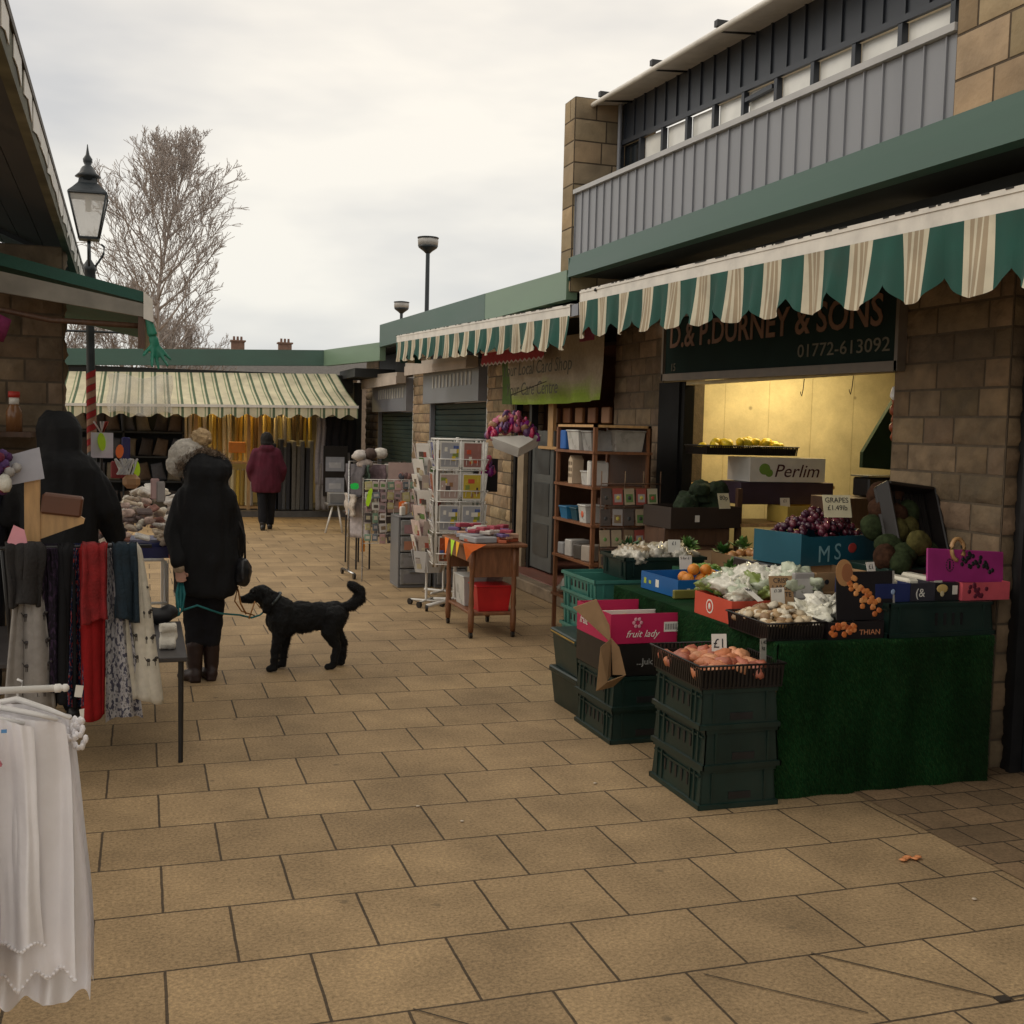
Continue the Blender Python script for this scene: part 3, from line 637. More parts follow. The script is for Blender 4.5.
mb = MB(); mb.box(-.85, -.62, 9.0, 9.2, 2.4, 2.86); mb.box(-2.6, -.62, 9.0, 9.1, 2.3, 2.5); mb.build('post_head', M['soffit'], B4, True)

# green awning of the left stall, its side edge towards us
t = thing('green_awning', 'plain dark green awning with cream end cap jutting from the left stone building', 'awning', (-.5, 6.9, 2.5))
mb = MB()
mb.hexa([(.0, 6.9, 2.385), (.0, 10, 2.385), (-1.6, 10, 2.72), (-1.6, 6.9, 2.72)], [(.0, 6.9, 2.445), (.0, 10, 2.445), (-1.6, 10, 2.80), (-1.6, 6.9, 2.80)])
mb.build('canvas', mat('green_canvas', (.018, .085, .065), .75, .2, 5, .2, 150), t)
t.location = (0, 0, 0)
mb = MB(); mb.hexa([(-.0, 6.885, 2.30), (-.0, 6.93, 2.30), (-1.6, 6.93, 2.50), (-1.6, 6.885, 2.50)], [(-.0, 6.885, 2.375), (-.0, 6.93, 2.375), (-1.6, 6.93, 2.66), (-1.6, 6.885, 2.66)]); mb.build('side_rail', mat('grey_rail', (.25, .235, .2), .6, .3, 6), t)
mb = MB(); mb.tube([(-.02, 6.93, 2.25), (-.5, 6.95, 2.26), (-1.3, 7.0, 2.4)], .018); mb.box(-.03, .01, 6.9, 6.93, 2.12, 2.36); mb.build('folding_arm', M['wooddark'], t)
mb = MB(); mb.hexa([(.0, 6.87, 2.29), (.055, 6.87, 2.27), (.055, 10, 2.27), (.0, 10, 2.29)], [(.0, 6.87, 2.445), (.05, 6.87, 2.40), (.05, 10, 2.40), (.0, 10, 2.445)]); mb.build('front_bar', M['white'], t)
mb = MB(); mb.add([(-.0, 6.95, 2.3), (-.0, 10, 2.3), (-.0, 10, 2.2), (-.0, 6.95, 2.2)], [(0, 1, 2, 3)]); mb.build('valance', mat('green_canvas2', (.018, .10, .065), .8), t)
# glove
mb = MB(); mb.smooth = True
mb.ball((0, 0, -.06), .03, (.75, .45, 1.3)); mb.cyl((0, 0, .07), (0, 0, -.03), .012, .022)
for i, (a, l) in enumerate(((-.95, .06), (-.4, .095), (-.1, .105), (.2, .1), (.5, .085))):
    p = Vector((sin(a)*.02, 0, -.075)); d = Vector((sin(a), -.2*(i % 2), -cos(a)))
    mb.tube([p, p+d*l*.6, p+d*l+Vector((0, -.01, 0))], [.009, .009, .006])
fused(mb, 'rubber_glove', mat('green_rubber', (.02, .20, .13), .4), None, voxel=.005, smooth=2)
o = bpy.data.objects['rubber_glove']; o.location = (.04, 6.9, 2.24); o.rotation_euler = (0, -.25, .3); o.scale = (1.35, 1.35, 1.35); tag(o, 'bright green rubber glove hanging fingers down from the awning end', 'glove')

# ------------------------------------------------------------------ street lamps
L1 = thing('street_lamp', 'old fashioned cast iron lamp post with glass lantern and red ribbon wound round its pole', 'street lamp', (-.45, 11.5, 0))
L1.rotation_euler = (0, -.012, 0); L1.scale = (.9, .9, .966)
mb = MB(); mb.lathe([(.12, 0), (.12, .25), (.09, .3), (.075, .8), (.085, .85), (.05, .95), (.045, 1.9), (.042, 2.7), (.07, 2.74), (.07, 2.78), (.045, 2.85), (.042, 3.1), (.06, 3.14), (.06, 3.2), (.075, 3.22), (.06, 3.26), (.02, 3.32), (.018, 3.5)], n=14); mb.build('pole', M['iron'], L1)
mb = MB(); mb.cyl((-.33, 0, 2.62), (.33, 0, 2.62), .012); mb.ball((-.33, 0, 2.62), .022); mb.ball((.33, 0, 2.62), .022); mb.build('ladder_bar', M['iron'], L1)
mb = MB()
for s in (-1, 1):
    mb.tube([(s*.05, 0, 3.24), (s*.10, 0, 3.31), (s*.145, 0, 3.38), (s*.15, 0, 3.45), (s*.12, 0, 3.47)], .012)
    mb.tube([(0, s*.05, 3.24), (0, s*.10, 3.31), (0, s*.145, 3.38), (0, s*.15, 3.45)], .012)
mb.build('scroll_bracket', M['iron'], L1)
q = pi/4
lan = MB()
b4 = [(sx*.095, sy*.095) for sx, sy in ((-1, -1), (1, -1), (1, 1), (-1, 1))]; t4 = [(x*1.95, y*1.95) for x, y in b4]
for (x, y), (X2, Y2) in zip(b4, t4): lan.tube([(x, y, 3.52), (X2, Y2, 3.93)], .010)
for zz, pp in ((3.52, b4), (3.93, t4)):
    for i in range(4): lan.tube([(*pp[i], zz), (*pp[(i+1) % 4], zz)], .011)
lan.box(-.1, .1, -.1, .1, 3.505, 3.52)
lo = lan.build('lantern_frame', M['iron'], L1)
for i in range(4):
    g = MB(); a, b = b4[i], b4[(i+1) % 4]; c, d = t4[(i+1) % 4], t4[i]; k = .97
    g.add([(a[0]*k, a[1]*k, 3.525), (b[0]*k, b[1]*k, 3.525), (c[0]*k, c[1]*k, 3.925), (d[0]*k, d[1]*k, 3.925)], [(0, 1, 2, 3)], False)
    g.build('lantern_pane', mat('lantern_glass', (.8, .78, .74), .3, .05, alpha=.55) if i == 0 else bpy.data.materials['lantern_glass'], lo)
g = MB(); g.cyl((0, 0, 3.93), (0, 0, 3.78), .035, .03); g.build('lamp_burner', M['frost'], lo)
mb = MB(); mb.lathe([(.272, 3.93), (.268, 3.945), (.20, 3.99), (.135, 4.04), (.11, 4.09)], n=4, smooth=False)
Rq = Matrix.Rotation(pi/4, 3, 'Z'); mb.v = [Rq @ v for v in mb.v]
mb.lathe([(.095, 4.07), (.09, 4.1), (.13, 4.11), (.085, 4.15), (.06, 4.2), (.03, 4.22), (.045, 4.25), (.048, 4.28), (.02, 4.32), (.012, 4.36), (.004, 4.42)], n=24); mb.build('lantern_roof', M['iron'], L1)
rb = MB()
for (c, ph) in (((.20, .016, .016), 0), ((.22, .13, .085), pi)):
    rb.col = c; pts = []
    def rf(u, v, ph=ph):
        a = ph+u*6*2*pi; z = 1.45+u*.78+(v-.5)*.06; return (.0495*cos(a), .0495*sin(a), z)
    rb.grid(rf, 96, 1)
rb.build('ribbon', M['cloth'], L1)

def modern_lamp(loc, h, lab):
    t = thing('street_lamp', lab, 'street lamp', loc)
    mb = MB(); mb.cyl((0, 0, 0), (0, 0, h-.3), .06, .045); mb.build('pole', M['iron'], t)
    mb = MB(); mb.lathe([(.05, h-.32), (.09, h-.28), (.2, h-.2), (.22, h-.16)], n=18); mb.build('lamp_base', M['iron'], t)
    mb = MB(); mb.lathe([(.215, h-.16), (.225, h-.04), (.2, h)], n=18); mb.build('lamp_diffuser', mat('dull_diffuser', (.4, .39, .37), .4), t)
    mb = MB(); mb.lathe([(.235, h), (.23, h+.02), (.1, h+.04)], n=18); mb.build('lamp_cap', M['iron'], t)
modern_lamp((5.83, 24, 0), 5.76, 'tall thin modern lamp post with drum head rising behind the low shops')
modern_lamp((7.25, 33, 0), 5.35, 'farther modern lamp, only its drum head showing just above the low roof')

# ------------------------------------------------------------------ bare trees and far roofs
M['bark'] = mat('winter_bark', (.38, .33, .30), .9, .3, 8)
def tree(name, label, loc, H, rad, seed, base=.3, n1=26, group=None, subs=(8, 6, 3), rmin=.0075, thick=.11):
    """a leading stem with rising limbs, each splitting into finer and finer twigs"""
    t = thing(name, label, 'tree', loc, 0, group); R = random.Random(seed)
    tr = MB(); cw = MB()
    def stem(mb, p, d, l, r0, r1, n, rise, jit, sides):
        pts = [p]; rr = [r0]
        for i in range(n):
            d = (d+Vector((R.gauss(0, jit), R.gauss(0, jit), R.gauss(0, jit*.5)+rise))).normalized(); p = p+d*l/n; pts.append(p); rr.append(max(rmin, r0+(r1-r0)*(i+1)/n))
        mb.tube(pts, rr, sides); return pts, rr
    def at(pts, q): i = min(int(q*(len(pts)-1)), len(pts)-2); f = q*(len(pts)-1)-i; return pts[i].lerp(pts[i+1], f), (pts[i+1]-pts[i]).normalized()
    def fork(pts, rr, l, lev):
        if lev >= len(subs): return
        for k in range(subs[lev]):
            q = R.uniform(.18, 1) if lev else .15+.85*(k+R.random())/subs[lev]
            p, d = at(pts, q); side = d.cross(Vector((R.gauss(0, 1), R.gauss(0, 1), R.gauss(0, 1)))).normalized()
            nd = (d+side*R.uniform(.45, .95)+Vector((0, 0, .12))).normalized(); nl = l*R.uniform(.38, .62)*(1.15-.45*q)
            a, b = stem(cw, p, nd, nl, max(rmin, rr[0]*.42*(1-.4*q)), rmin, 3, .06, .13, 3); fork(a, b, nl, lev+1)
    lead, lr = stem(tr, Vector((0, 0, -.1)), Vector((0, 0, 1)), H*.96, thick, .012, 14, .0, .045, 8)
    for k in range(n1):
        q = base+(1-base)*((k+R.random()*.8)/n1); p, d = at(lead, q); az = k*2.4+R.uniform(-.4, .4)
        u = (q-base)/(1-base); l = rad*1.25*(.75+.55*sin(pi*min(1, u*1.05)))*(1-.55*u)
        nd = Vector((cos(az), sin(az), .55+.9*u)).normalized()
        a, b = stem(cw, p, nd, l, max(.012, thick*.42*(1-.7*u)), rmin, 6, .11, .10, 4); fork(a, b, l, 0)
    tr.build('trunk', M['bark'], t); cw.build('crown', M['bark'], t)
    return t
TT = tree('bare_tree', 'tall bare winter tree with fine spreading twigs behind the lamp lantern', (.80, 35, .0), 10.7, 2.3, 12, .34, 36, 'bare trees behind the market')
rr = random.Random(5)
for i, (x, y, h, lab) in enumerate(((-2.6, 41, 6.0, 'low bushy bare tree farthest left above the far awning'), (-.4, 43, 6.2, 'low bushy bare tree directly behind the lamp post'), (.9, 41, 4.6, 'short bare tree at the foot of the tall one, nearest the chimneys'))):
    tree('bare_tree', lab, (x, y, 0), h, 1.9, 40+i, .25, 24, 'bare trees behind the market')
def far_house(x0, x1, y, zt, chim, lab):
    t = thing('far_house', lab, 'house', (x0, y, 0))
    mb = MB(); mb.box(0, x1-x0, 0, 6, 0, zt-1.6); mb.build('wall', mat('far_stone', (.22, .17, .13), .9), t)
    mb = MB(); mb.hexa([(-.2, -.3, zt-1.6), (x1-x0+.2, -.3, zt-1.6), (x1-x0+.2, 6.3, zt-1.6), (-.2, 6.3, zt-1.6)], [(-.2, 2.9, zt), (x1-x0+.2, 2.9, zt), (x1-x0+.2, 3.1, zt), (-.2, 3.1, zt)]); rf = mb.build('roof', M['slate'], t)
    for c in chim:
        mb = MB(); mb.box(c-x0-.35, c-x0+.35, 2.7, 3.3, zt-.3, zt+.42); mb.box(c-x0-.42, c-x0+.42, 2.63, 3.37, zt+.42, zt+.5)
        for k in (-.2, 0, .2): mb.cyl((c-x0+k, 3, zt+.5), (c-x0+k, 3, zt+.72), .07, .06)
        mb.build('chimney', mat('chimney_brick', (.2, .12, .09), .9), rf)
far_house(1.5, 12.2, 62, 5.75, (5.0, 7.6), 'distant terrace roof with two chimneys above the far green fascia')
far_house(12.6, 20, 64, 5.6, (14.5,), 'distant terrace roof half hidden behind the low shop range')

# ================================================================== GOODS ON THE RIGHT
M['crate'] = mat('green_crate_plastic', (.008, .027, .021), .42, .25, 6, rnd=.25, dirt=.2)
M['crate_teal'] = mat('teal_crate_plastic', (.05, .20, .16), .45, .2, 6, rnd=.15, dirt=.2)
M['blackplastic'] = mat('black_plastic', (.016, .013, .012), .35, .25, 9)
M['card'] = mat('brown_cardboard', (.36, .22, .11), .8, .18, 6, .15, 60)
M['paper'] = mat('white_paper', (.78, .75, .68), .7, .08, 10)
M['ink'] = mat('ink', (.02, .02, .025), .7)
M['bag'] = mat('clear_plastic_bag', (.62, .6, .54), .15, .2, 14, .6, 25, attr='mul', spec=.8)
M['skin_fruit'] = mat('fruit_skin', (1, 1, 1), .42, .2, 16, .25, 60, attr=True, rnd=.18)
M['grass'] = mat('green_matting', (.009, .042, .013), .95, .4, 5, 1, 300, dirt=.2, attr=True, spec=.1, stretch=(1, 1, .35))

def crate(name, label, cat, w, d, h, material, inv=True, slots=5, group=None, loc=(0, 0, 0), rz=0, handle=True):
    """ventilated produce crate, footprint w x d; inv: rim at the bottom (turned over)"""
    t = thing(name, label, cat, loc, rz, group); mb = MB(); k = .008
    def ring(z0, z1, a0, a1, th=.008):
        o0 = [(-w/2+a0, -d/2+a0), (w/2-a0, -d/2+a0), (w/2-a0, d/2-a0), (-w/2+a0, d/2-a0)]
        o1 = [(-w/2+a1, -d/2+a1), (w/2-a1, -d/2+a1), (w/2-a1, d/2-a1), (-w/2+a1, d/2-a1)]
        for i in range(4):
            j = (i+1) % 4; A, B, C, D = Vector((*o0[i], z0)), Vector((*o0[j], z0)), Vector((*o1[j], z1)), Vector((*o1[i], z1))
            n = (B-A).cross(Z_).normalized()*th
            mb.hexa([A, B, B-n, A-n], [D, C, C-n, D-n])
    z = lambda q: (h*q)
    if inv: prof = [(0, .12, 0, 0), (.12, .14, 0, .010), (.14, .9, .011, k+.012), (.9, 1.0, k+.004, k+.004)]
    else: prof = [(0, .84, k+.014, .014), (.84, .86, .014, 0), (.86, 1.0, 0, 0)]
    for (a, b, c, e) in prof: ring(z(a), z(b), c, e)
    # bottom / top sheet
    zz = z(.99) if inv else 0.0
    mb.box(-w/2+.03, w/2-.03, -d/2+.03, d/2-.03, zz-.006 if inv else 0, zz if inv else .008)
    mb.build('crate_shell', material, t)
    rb = MB()
    for s in (-1, 1):
        for y in (-d/2+.07, -.02-d*.25, d*.27, d/2-.07): rb.box(s*(w/2-.012)-.006, s*(w/2-.012)+.004, y-.005, y+.005, z(.14), z(.9))
        for x in (-w/2+.07, w/2-.07): rb.box(x-.005, x+.005, s*(d/2-.012)-.004, s*(d/2-.012)+.004, z(.14), z(.9))
        rb.box(s*(w/2-.012)-.003, s*(w/2-.012)+.003, -d/2+.03, d/2-.03, z(.78), z(.82))
    rb.build('rib', material, t)
    sl = MB()
    for s in (-1, 1):
        for i in range(slots):
            y = -d*.22+i*d*.11; q = (w/2-.0155)
            sl.box(s*q-.004, s*q+.004, y-.008, y+.008, z(.42), z(.72))
        if handle: sl.box(-.05, .065, s*(d/2-.0145)-.005, s*(d/2-.0145)+.005, z(.22), z(.40))
    sl.build('slot', M['black'], t)
    return t
c0 = crate('produce_crate', 'dark green ventilated crate, bottom of the nearest stack under the sweet potato tray', 'crate', .41, .54, .184, M['crate'], loc=(2.605, 4.74, .001), rz=-.01, group='dark green crates stacked in front of the counter')
dup(c0, (2.608, 4.735, .186), (0, 0, .008), 'dark green ventilated crate, middle of the nearest stack of three')
dup(c0, (2.6, 4.738, .371), (0, 0, -.02), 'dark green ventilated crate, top of the nearest stack, carrying the sweet potato tray')
dup(c0, (2.63, 5.83, .001), (0, 0, .0), 'dark green ventilated crate on the ground under the pink fruit carton stack')
dup(c0, (2.625, 5.825, .186), (0, 0, .015), 'dark green ventilated crate second from the ground under the pink fruit carton')

def tray(name, label, w, d, h, loc, rz=0, material=None, cat='tray', group=None, step=.02):
    t = thing(name, label, cat, loc, rz, group); mb = MB(); m = material or M['blackplastic']
    mb.box(-w/2, w/2, -d/2, d/2, 0, .006); mb.build('tray_base', m, t)
    mb = MB()
    for s in (-1, 1):
        n = int(d/step)
        for i in range(n+1):
            y = -d/2+i*d/n; mb.hexa([(s*(w/2-.004), y-.004, 0), (s*(w/2), y-.004, 0), (s*(w/2), y+.004, 0), (s*(w/2-.004), y+.004, 0)], [(s*(w/2+.008), y-.004, h), (s*(w/2+.012), y-.004, h), (s*(w/2+.012), y+.004, h), (s*(w/2+.008), y+.004, h)])
        n = int(w/step)
        for i in range(n+1):
            x = -w/2+i*w/n; mb.hexa([(x-.004, s*(d/2-.004), 0), (x+.004, s*(d/2-.004), 0), (x+.004, s*d/2, 0), (x-.004, s*d/2, 0)], [(x-.004, s*(d/2+.008), h), (x+.004, s*(d/2+.008), h), (x+.004, s*(d/2+.012), h), (x-.004, s*(d/2+.012), h)])
    mb.box(-w/2+.006, w/2-.006, -d/2+.006, -d/2+.009, 0, h*.8); mb.box(-w/2+.006, w/2-.006, d/2-.009, d/2-.006, 0, h*.8)
    mb.box(-w/2+.006, -w/2+.009, -d/2+.01, d/2-.01, 0, h*.8); mb.box(w/2-.009, w/2-.006, -d/2+.01, d/2-.01, 0, h*.8)
    mb.build('slatted_side', m, t)
    mb = MB(); a, b = w/2+.014, d/2+.014
    mb.tube([(-a, -b, h), (a, -b, h), (a, b, h), (-a, b, h), (-a, -b, h)], .005, 4); mb.build('rim', m, t)
    return t
def open_box(name, label, w, d, h, loc, rz, material, cat='box', group=None, th=.005, dip=0):
    t = thing(name, label, cat, loc, rz, group); mb = MB()
    mb.box(-w/2, w/2, -d/2, d/2, 0, th)
    for (x0, x1, y0, y1) in ((-w/2, -w/2+th, -d/2, d/2), (w/2-th, w/2, -d/2, d/2)): mb.box(x0, x1, y0, y1, th, h)
    for s in (-1, 1):
        y0, y1 = (s*d/2, s*(d/2-th)) if s < 0 else (d/2-th, d/2)
        mb.poly([(-w/2+th, y0, th), (w/2-th, y0, th), (w/2-th, y0, h), (w/2-.1*w-th, y0, h-dip), (-w/2+.1*w+th, y0, h-dip), (-w/2+th, y0, h)], (0, y1-y0, 0))
    mb.build('carton', material, t)
    return t
def pile(proto, name, label, cat, n, cx, cy, z0, w, d, h, seed, group, r=.03, rz=0, mats=None):
    """individual copies of proto heaped in a w x d footprint"""
    R = random.Random(seed); obs = []
    for i in range(n):
        o = bpy.data.objects.new(name, proto[i % len(proto)]); COL.objects.link(o)
        lx, ly = R.uniform(-1, 1)*(w/2-r), R.uniform(-1, 1)*(d/2-r)
        k = max(0, 1-(lx/(w/2))**2*.8-(ly/(d/2))**2*.8)
        c, s = cos(rz), sin(rz)
        o.location = (cx+lx*c-ly*s, cy+lx*s+ly*c, z0+h*k*R.uniform(.55, 1)+r*.3); o.rotation_euler = (R.uniform(-.5, .5), R.uniform(-.5, .5), R.uniform(0, 6.3)); q = R.uniform(.85, 1.15); o.scale = (q, q, q)
        tag(o, label, cat, group)
        obs.append(o)
    return obs
def mesh_of(mb, name, m):
    o = mb.build(name, m); me = o.data; bpy.data.objects.remove(o); return me
def ball_mesh(name, r, sc, col, jit=.15, seed=1, n=10, m=None):
    mb = MB(); mb.col = col; mb.ball((0, 0, 0), r, sc, n, jit, seed=seed); return mesh_of(mb, name, m or M['skin_fruit'])
def price_card(loc, rz, tilt, w, h, s, label, size=.05, mcol=None, sx=1, sub=None):
    t = thing('price_card', label, 'price card', loc, rz); t.rotation_euler = (tilt, 0, rz)
    mb = MB(); mb.box(-w/2, w/2, 0, .002, 0, h); mb.build('card_sheet', mcol or M['paper'], t)
    lines = s.split('\n')
    for i, q in enumerate(lines): text(q, 'writing', size, M['ink'], t, (0, -.0015, h-(i+1)*size*1.05), (pi/2, 0, 0), .0005, 'CENTER', sx=sx)
    return t

def crumple(name, c, r, sc, seed, amp=.5, m=None):
    mb = MB(); mb.col = c; mb.ball((0, 0, 0), r, sc, 22, 0); k = Vector((seed*3.7, seed, seed*2))
    for i, v in enumerate(mb.v): q = v/r*1.6+k; mb.v[i] = v*(1+amp*(noise.noise(q)+.6*abs(noise.noise(q*2.3))+.5*noise.noise(q*4.9)))
    return mesh_of(mb, name, m or M['bag'])
# ---- nearest stack: tray of sweet potatoes
tray('produce_tray', 'black slatted tray of sweet potatoes on top of the nearest crate stack', .41, .52, .11, (2.6, 4.735, .557), -.02)
sp = [ball_mesh('sweet_potato', .038, (1.7, .9, .85), c, .35, i) for i, c in enumerate(((.62, .22, .10), (.72, .33, .17), (.48, .15, .09)))]
pile(sp, 'sweet_potato', 'knobbly pink orange sweet potato in the tray on the nearest crate stack', 'sweet potato', 46, 2.6, 4.735, .60, .4, .5, .06, 3, 'sweet potatoes in the black tray')
price_card((2.60, 4.70, .665), -.12, -.18, .075, .10, '£1', 'white price card with a pound sign standing among the sweet potatoes', .062)
price_card((2.765, 4.58, .65), .25, -.05, .04, .11, '1.40\nkg', 'narrow grey price card with small writing at the right edge of the sweet potato tray', .024, mat('grey_card', (.4, .38, .33), .7))

# ---- middle stack: carton, pink fruit box, cardboard flaps
bc = open_box('black_carton', 'low black carton with pale script under the pink fruit carton', .42, .52, .175, (2.64, 5.85, .373), 0, M['blackplastic'], 'carton')
text('...Juicy', 'script_print', .05, mat('pale_print', (.35, .35, .33), .6), bc, (-.06, -.262, .06), (pi/2, 0, 0), .0005)
M['pink'] = mat('pink_carton', (.48, .016, .085), .45, .12, 5)
pk = open_box('pink_fruit_carton', 'bright pink open fruit carton with white script and barcode label', .44, .50, .165, (2.645, 5.85, .55), 0, M['pink'], 'carton', dip=0)
text('fruit lady', 'script_print', .055, M['paper'], pk, (-.13, -.252, .035), (pi/2, 0, 0), .0005, shear=.4)
mb = MB()
for i in range(6): a = i*pi/3; mb.ball((-.06+.022*cos(a), -.251, .115+.022*sin(a)), .011, (1, .05, 1), 6)
mb.build('flower_emblem', mat('soft_pink_print', (.75, .35, .42), .5), pk)
mb = MB(); mb.box(.10, .185, -.2525, -.2505, .06, .115); lb = mb.build('barcode_label', M['paper'], pk)
mb = MB()
for i in range(14): mb.box(.108+i*.0052, .108+i*.0052+(.0012 if i % 3 else .003), -.2535, -.2526, .072, .105)
mb.build('barcode', M['ink'], lb)
text('fruit', 'side_print', .07, M['paper'], pk, (-.223, .2, .05), (pi/2, 0, -pi/2), .0005, shear=.4)
mb = MB(); mb.box(-.2, .2, .02, .03, .02, .14); mb.build('divider', M['paper'], pk)
pil = [ball_mesh('apple', .034, (1, 1, .92), c, .08, i) for i, c in enumerate(((.5, .12, .05), (.55, .3, .12)))]
pile(pil, 'apple', 'red apple inside the pink fruit carton', 'apple', 12, 2.65, 5.78, .60, .36, .28, .05, 9, 'apples in the pink carton')
cb = thing('cardboard_box', 'brown cardboard carton hanging open with its flaps spread beside the pink fruit carton', 'cardboard box', (0, 0, 0))
def sheet(pts, th=(.002, .004, .002)):
    mb = MB(); mb.poly(pts, th); return mb
sheet([(2.335, 5.60, .80), (2.185, 5.56, .765), (2.30, 5.50, .655), (2.395, 5.52, .575), (2.40, 5.56, .66)]).build('flap', M['card'], cb)
sheet([(2.395, 5.52, .60), (2.30, 5.44, .57), (2.275, 5.42, .34), (2.345, 5.44, .38), (2.40, 5.52, .40)], (.003, .006, 0)).build('flap', M['card'], cb)
sheet([(2.395, 5.52, .60), (2.41, 5.52, .40), (2.48, 5.50, .40), (2.44, 5.51, .55)], (.003, .006, 0)).build('flap', M['card'], cb)
sheet([(2.275, 5.42, .34), (2.345, 5.44, .38), (2.48, 5.50, .40), (2.42, 5.53, .33)], (.0, .004, .003)).build('flap', M['card'], cb)
cb.location = (0, 0, 0)
# ---- lidded boxes at the far left of the stacks
def lid_box(label, loc, rz=0, line=False):
    t = thing('storage_box', label, 'storage box', loc, rz, 'dark green lidded boxes beside the crates'); mb = MB()
    mb.hexa([(-.14, -.2, 0), (.14, -.2, 0), (.14, .2, 0), (-.14, .2, 0)], [(-.16, -.22, .2), (.16, -.22, .2), (.16, .22, .2), (-.16, .22, .2)])
    mb.build('box_body', M['crate'], t)
    mb = MB(); mb.bevbox(-.172, .172, -.232, .232, .195, .235, .008); ld = mb.build('lid', M['crate'], t)
    if line:
        mb = MB(); mb.box(-.174, -.171, -.22, .22, .212, .22); mb.build('yellow_stripe', mat('ochre', (.45, .28, .06), .5), ld)
lid_box('dark green lidded storage box on the ground at the outer end of the crate stacks', (2.61, 6.35, .002), .02)
lid_box('dark green lidded storage box with thin yellow stripe on its lid, upper of two', (2.605, 6.35, .24), -.03, True)
# ---- teal crates
for i in range(6):
    t = crate('teal_crate', 'pale teal nested crate in the stack behind the pink carton, number %s from the ground' % ('one', 'two', 'three', 'four', 'five', 'six')[i], 'crate', .52, .6, .15, M['crate_teal'], False, 5, 'teal crates nested behind the pink carton', (3.03+.004*(i % 2), 7.0, .002+i*.118), .01*(i % 3-1), handle=False)
cg = crate('produce_crate', 'dark green crate full of bagged mushrooms on the teal crate stack', 'crate', .6, .42, .15, M['crate'], False, 0, None, (3.28, 6.9, .742), 0, handle=False)
M['mbag'] = M['bag']
bg_ = []
for i, c in enumerate(((.75, .7, .6), (.55, .42, .28), (.85, .82, .76))):
    bg_.append(crumple('mushroom_bag', c, .05, (1.2, 1, .8), i*3.1+1, .7))
pile(bg_, 'mushroom_bag', 'crinkly clear bag of brown and white mushrooms on the dark green crate by the shelves', 'bag', 26, 3.28, 6.88, .85, .6, .4, .07, 5, 'bags of mushrooms by the wooden shelves', .04)

# ---- the counter covered with green matting
ct = thing('market_counter', 'greengrocer counter covered to the ground in dark green grass matting', 'counter', (3.5, 6, 0))
mb = MB(); mb.col = (.010, .048, .016)
def wf(u, v): x = 2.82+u*1.22; return (x, 4.535+.008*sin(x*23)+.006*noise.noise(Vector((x*9, v*3, 0))), v*.745)
mb.grid(wf, 60, 8, True)
def wf2(u, v): y = 4.535+(1-u)*1.95; return (2.82+.012*sin(y*15), y, v*.745)
mb.grid(wf2, 60, 8, True)
g0 = mb.col
mb.box(2.822, 4.04, 4.54, 6.48, .735, .745); mb.box(4.04, 4.19, 4.95, 6.48, .735, .745)
mb.box(4.03, 4.04, 4.54, 5.6, 0, .735)
RG = random.Random(9)
for i in range(52000):
    side = RG.random() < .35; v = RG.random()*.74+.004; a = RG.uniform(-.5, .5); l = RG.uniform(.010, .024); k_ = RG.uniform(.5, 1.7); mb.col = (.012*k_*RG.uniform(.7, 1.8), .055*k_, .016*k_)
    if side:
        p = Vector(wf2(RG.random(), v/.745)); tdir = Vector((0, cos(a)*.0024, sin(a)*.0024)); nd = Vector((-l*.6, RG.uniform(-.004, .004), -l*.8))
    else:
        p = Vector(wf(RG.random(), v/.745)); tdir = Vector((cos(a)*.0024, 0, sin(a)*.0024)); nd = Vector((RG.uniform(-.004, .004), -l*.6, -l*.8))
    mb.add([p-tdir, p+tdir, p+nd], [(0, 1, 2)], False)
mb.build('matting_cover', M['grass'], ct, True)
mb = MB(); mb.box(2.86, 4.02, 4.6, 6.4, .6, .73); mb.build('counter_frame', M['wooddark'], ct, True)
# tiers at the back of the counter
mb = MB(); mb.hexa([(3.62, 6.5, .60), (4.15, 6.5, .60), (4.15, 7.9, .60), (3.62, 7.9, .60)], [(3.62, 6.5, .80), (4.15, 6.5, .80), (4.15, 7.9, .88), (3.62, 7.9, .88)])
mb.build('back_tier', M['wooddark'], ct, True)

# oranges in the blue box
M['blue'] = mat('blue_carton', (.012, .12, .36), .4, .12, 5)
bb = open_box('blue_fruit_carton', 'blue open carton of oranges with white script on the counter edge', .50, .46, .105, (3.20, 6.12, .75), .05, M['blue'], 'carton')
text('Mar...', 'script_print', .07, M['paper'], bb, (.03, -.232, .03), (pi/2, 0, 0), .0005, shear=.3, sx=1.3)
mb = MB(); mb.box(-.252, -.2505, .0, .04, .03, .075); mb.box(-.19, -.17, -.232, -.2305, .03, .055); mb.build('white_label', M['paper'], bb)
mb = MB(); mb.box(-.252, -.2505, .10, .125, .04, .06); mb.box(-.252, -.2505, .16, .19, .035, .07); mb.build('lime_print', mat('lime', (.45, .5, .05), .5), bb)
mb = MB(); mb.col = (.68, .24, .025); mb.ball((0, 0, 0), .037, (1, 1, .96), 18, .03); om = mesh_of(mb, 'orange', mat('orange_peel', (1, 1, 1), .4, .08, 20, .35, 120, attr=True, rnd=.08))
for i, (x, y, z) in enumerate(((3.1, 6.02, .84), (3.19, 6.03, .835), (3.27, 5.99, .84), (3.145, 6.045, .895), (3.23, 6.05, .89), (3.34, 6.0, .835), (3.2, 5.95, .84), (3.12, 6.12, .84), (3.3, 6.1, .85))):
    o = bpy.data.objects.new('orange', om); COL.objects.link(o); o.location = (x, y, z); o.rotation_euler = (i, i*2, 0)
    tag(o, 'round bright orange heaped in the blue carton', 'orange', 'oranges in the blue carton')
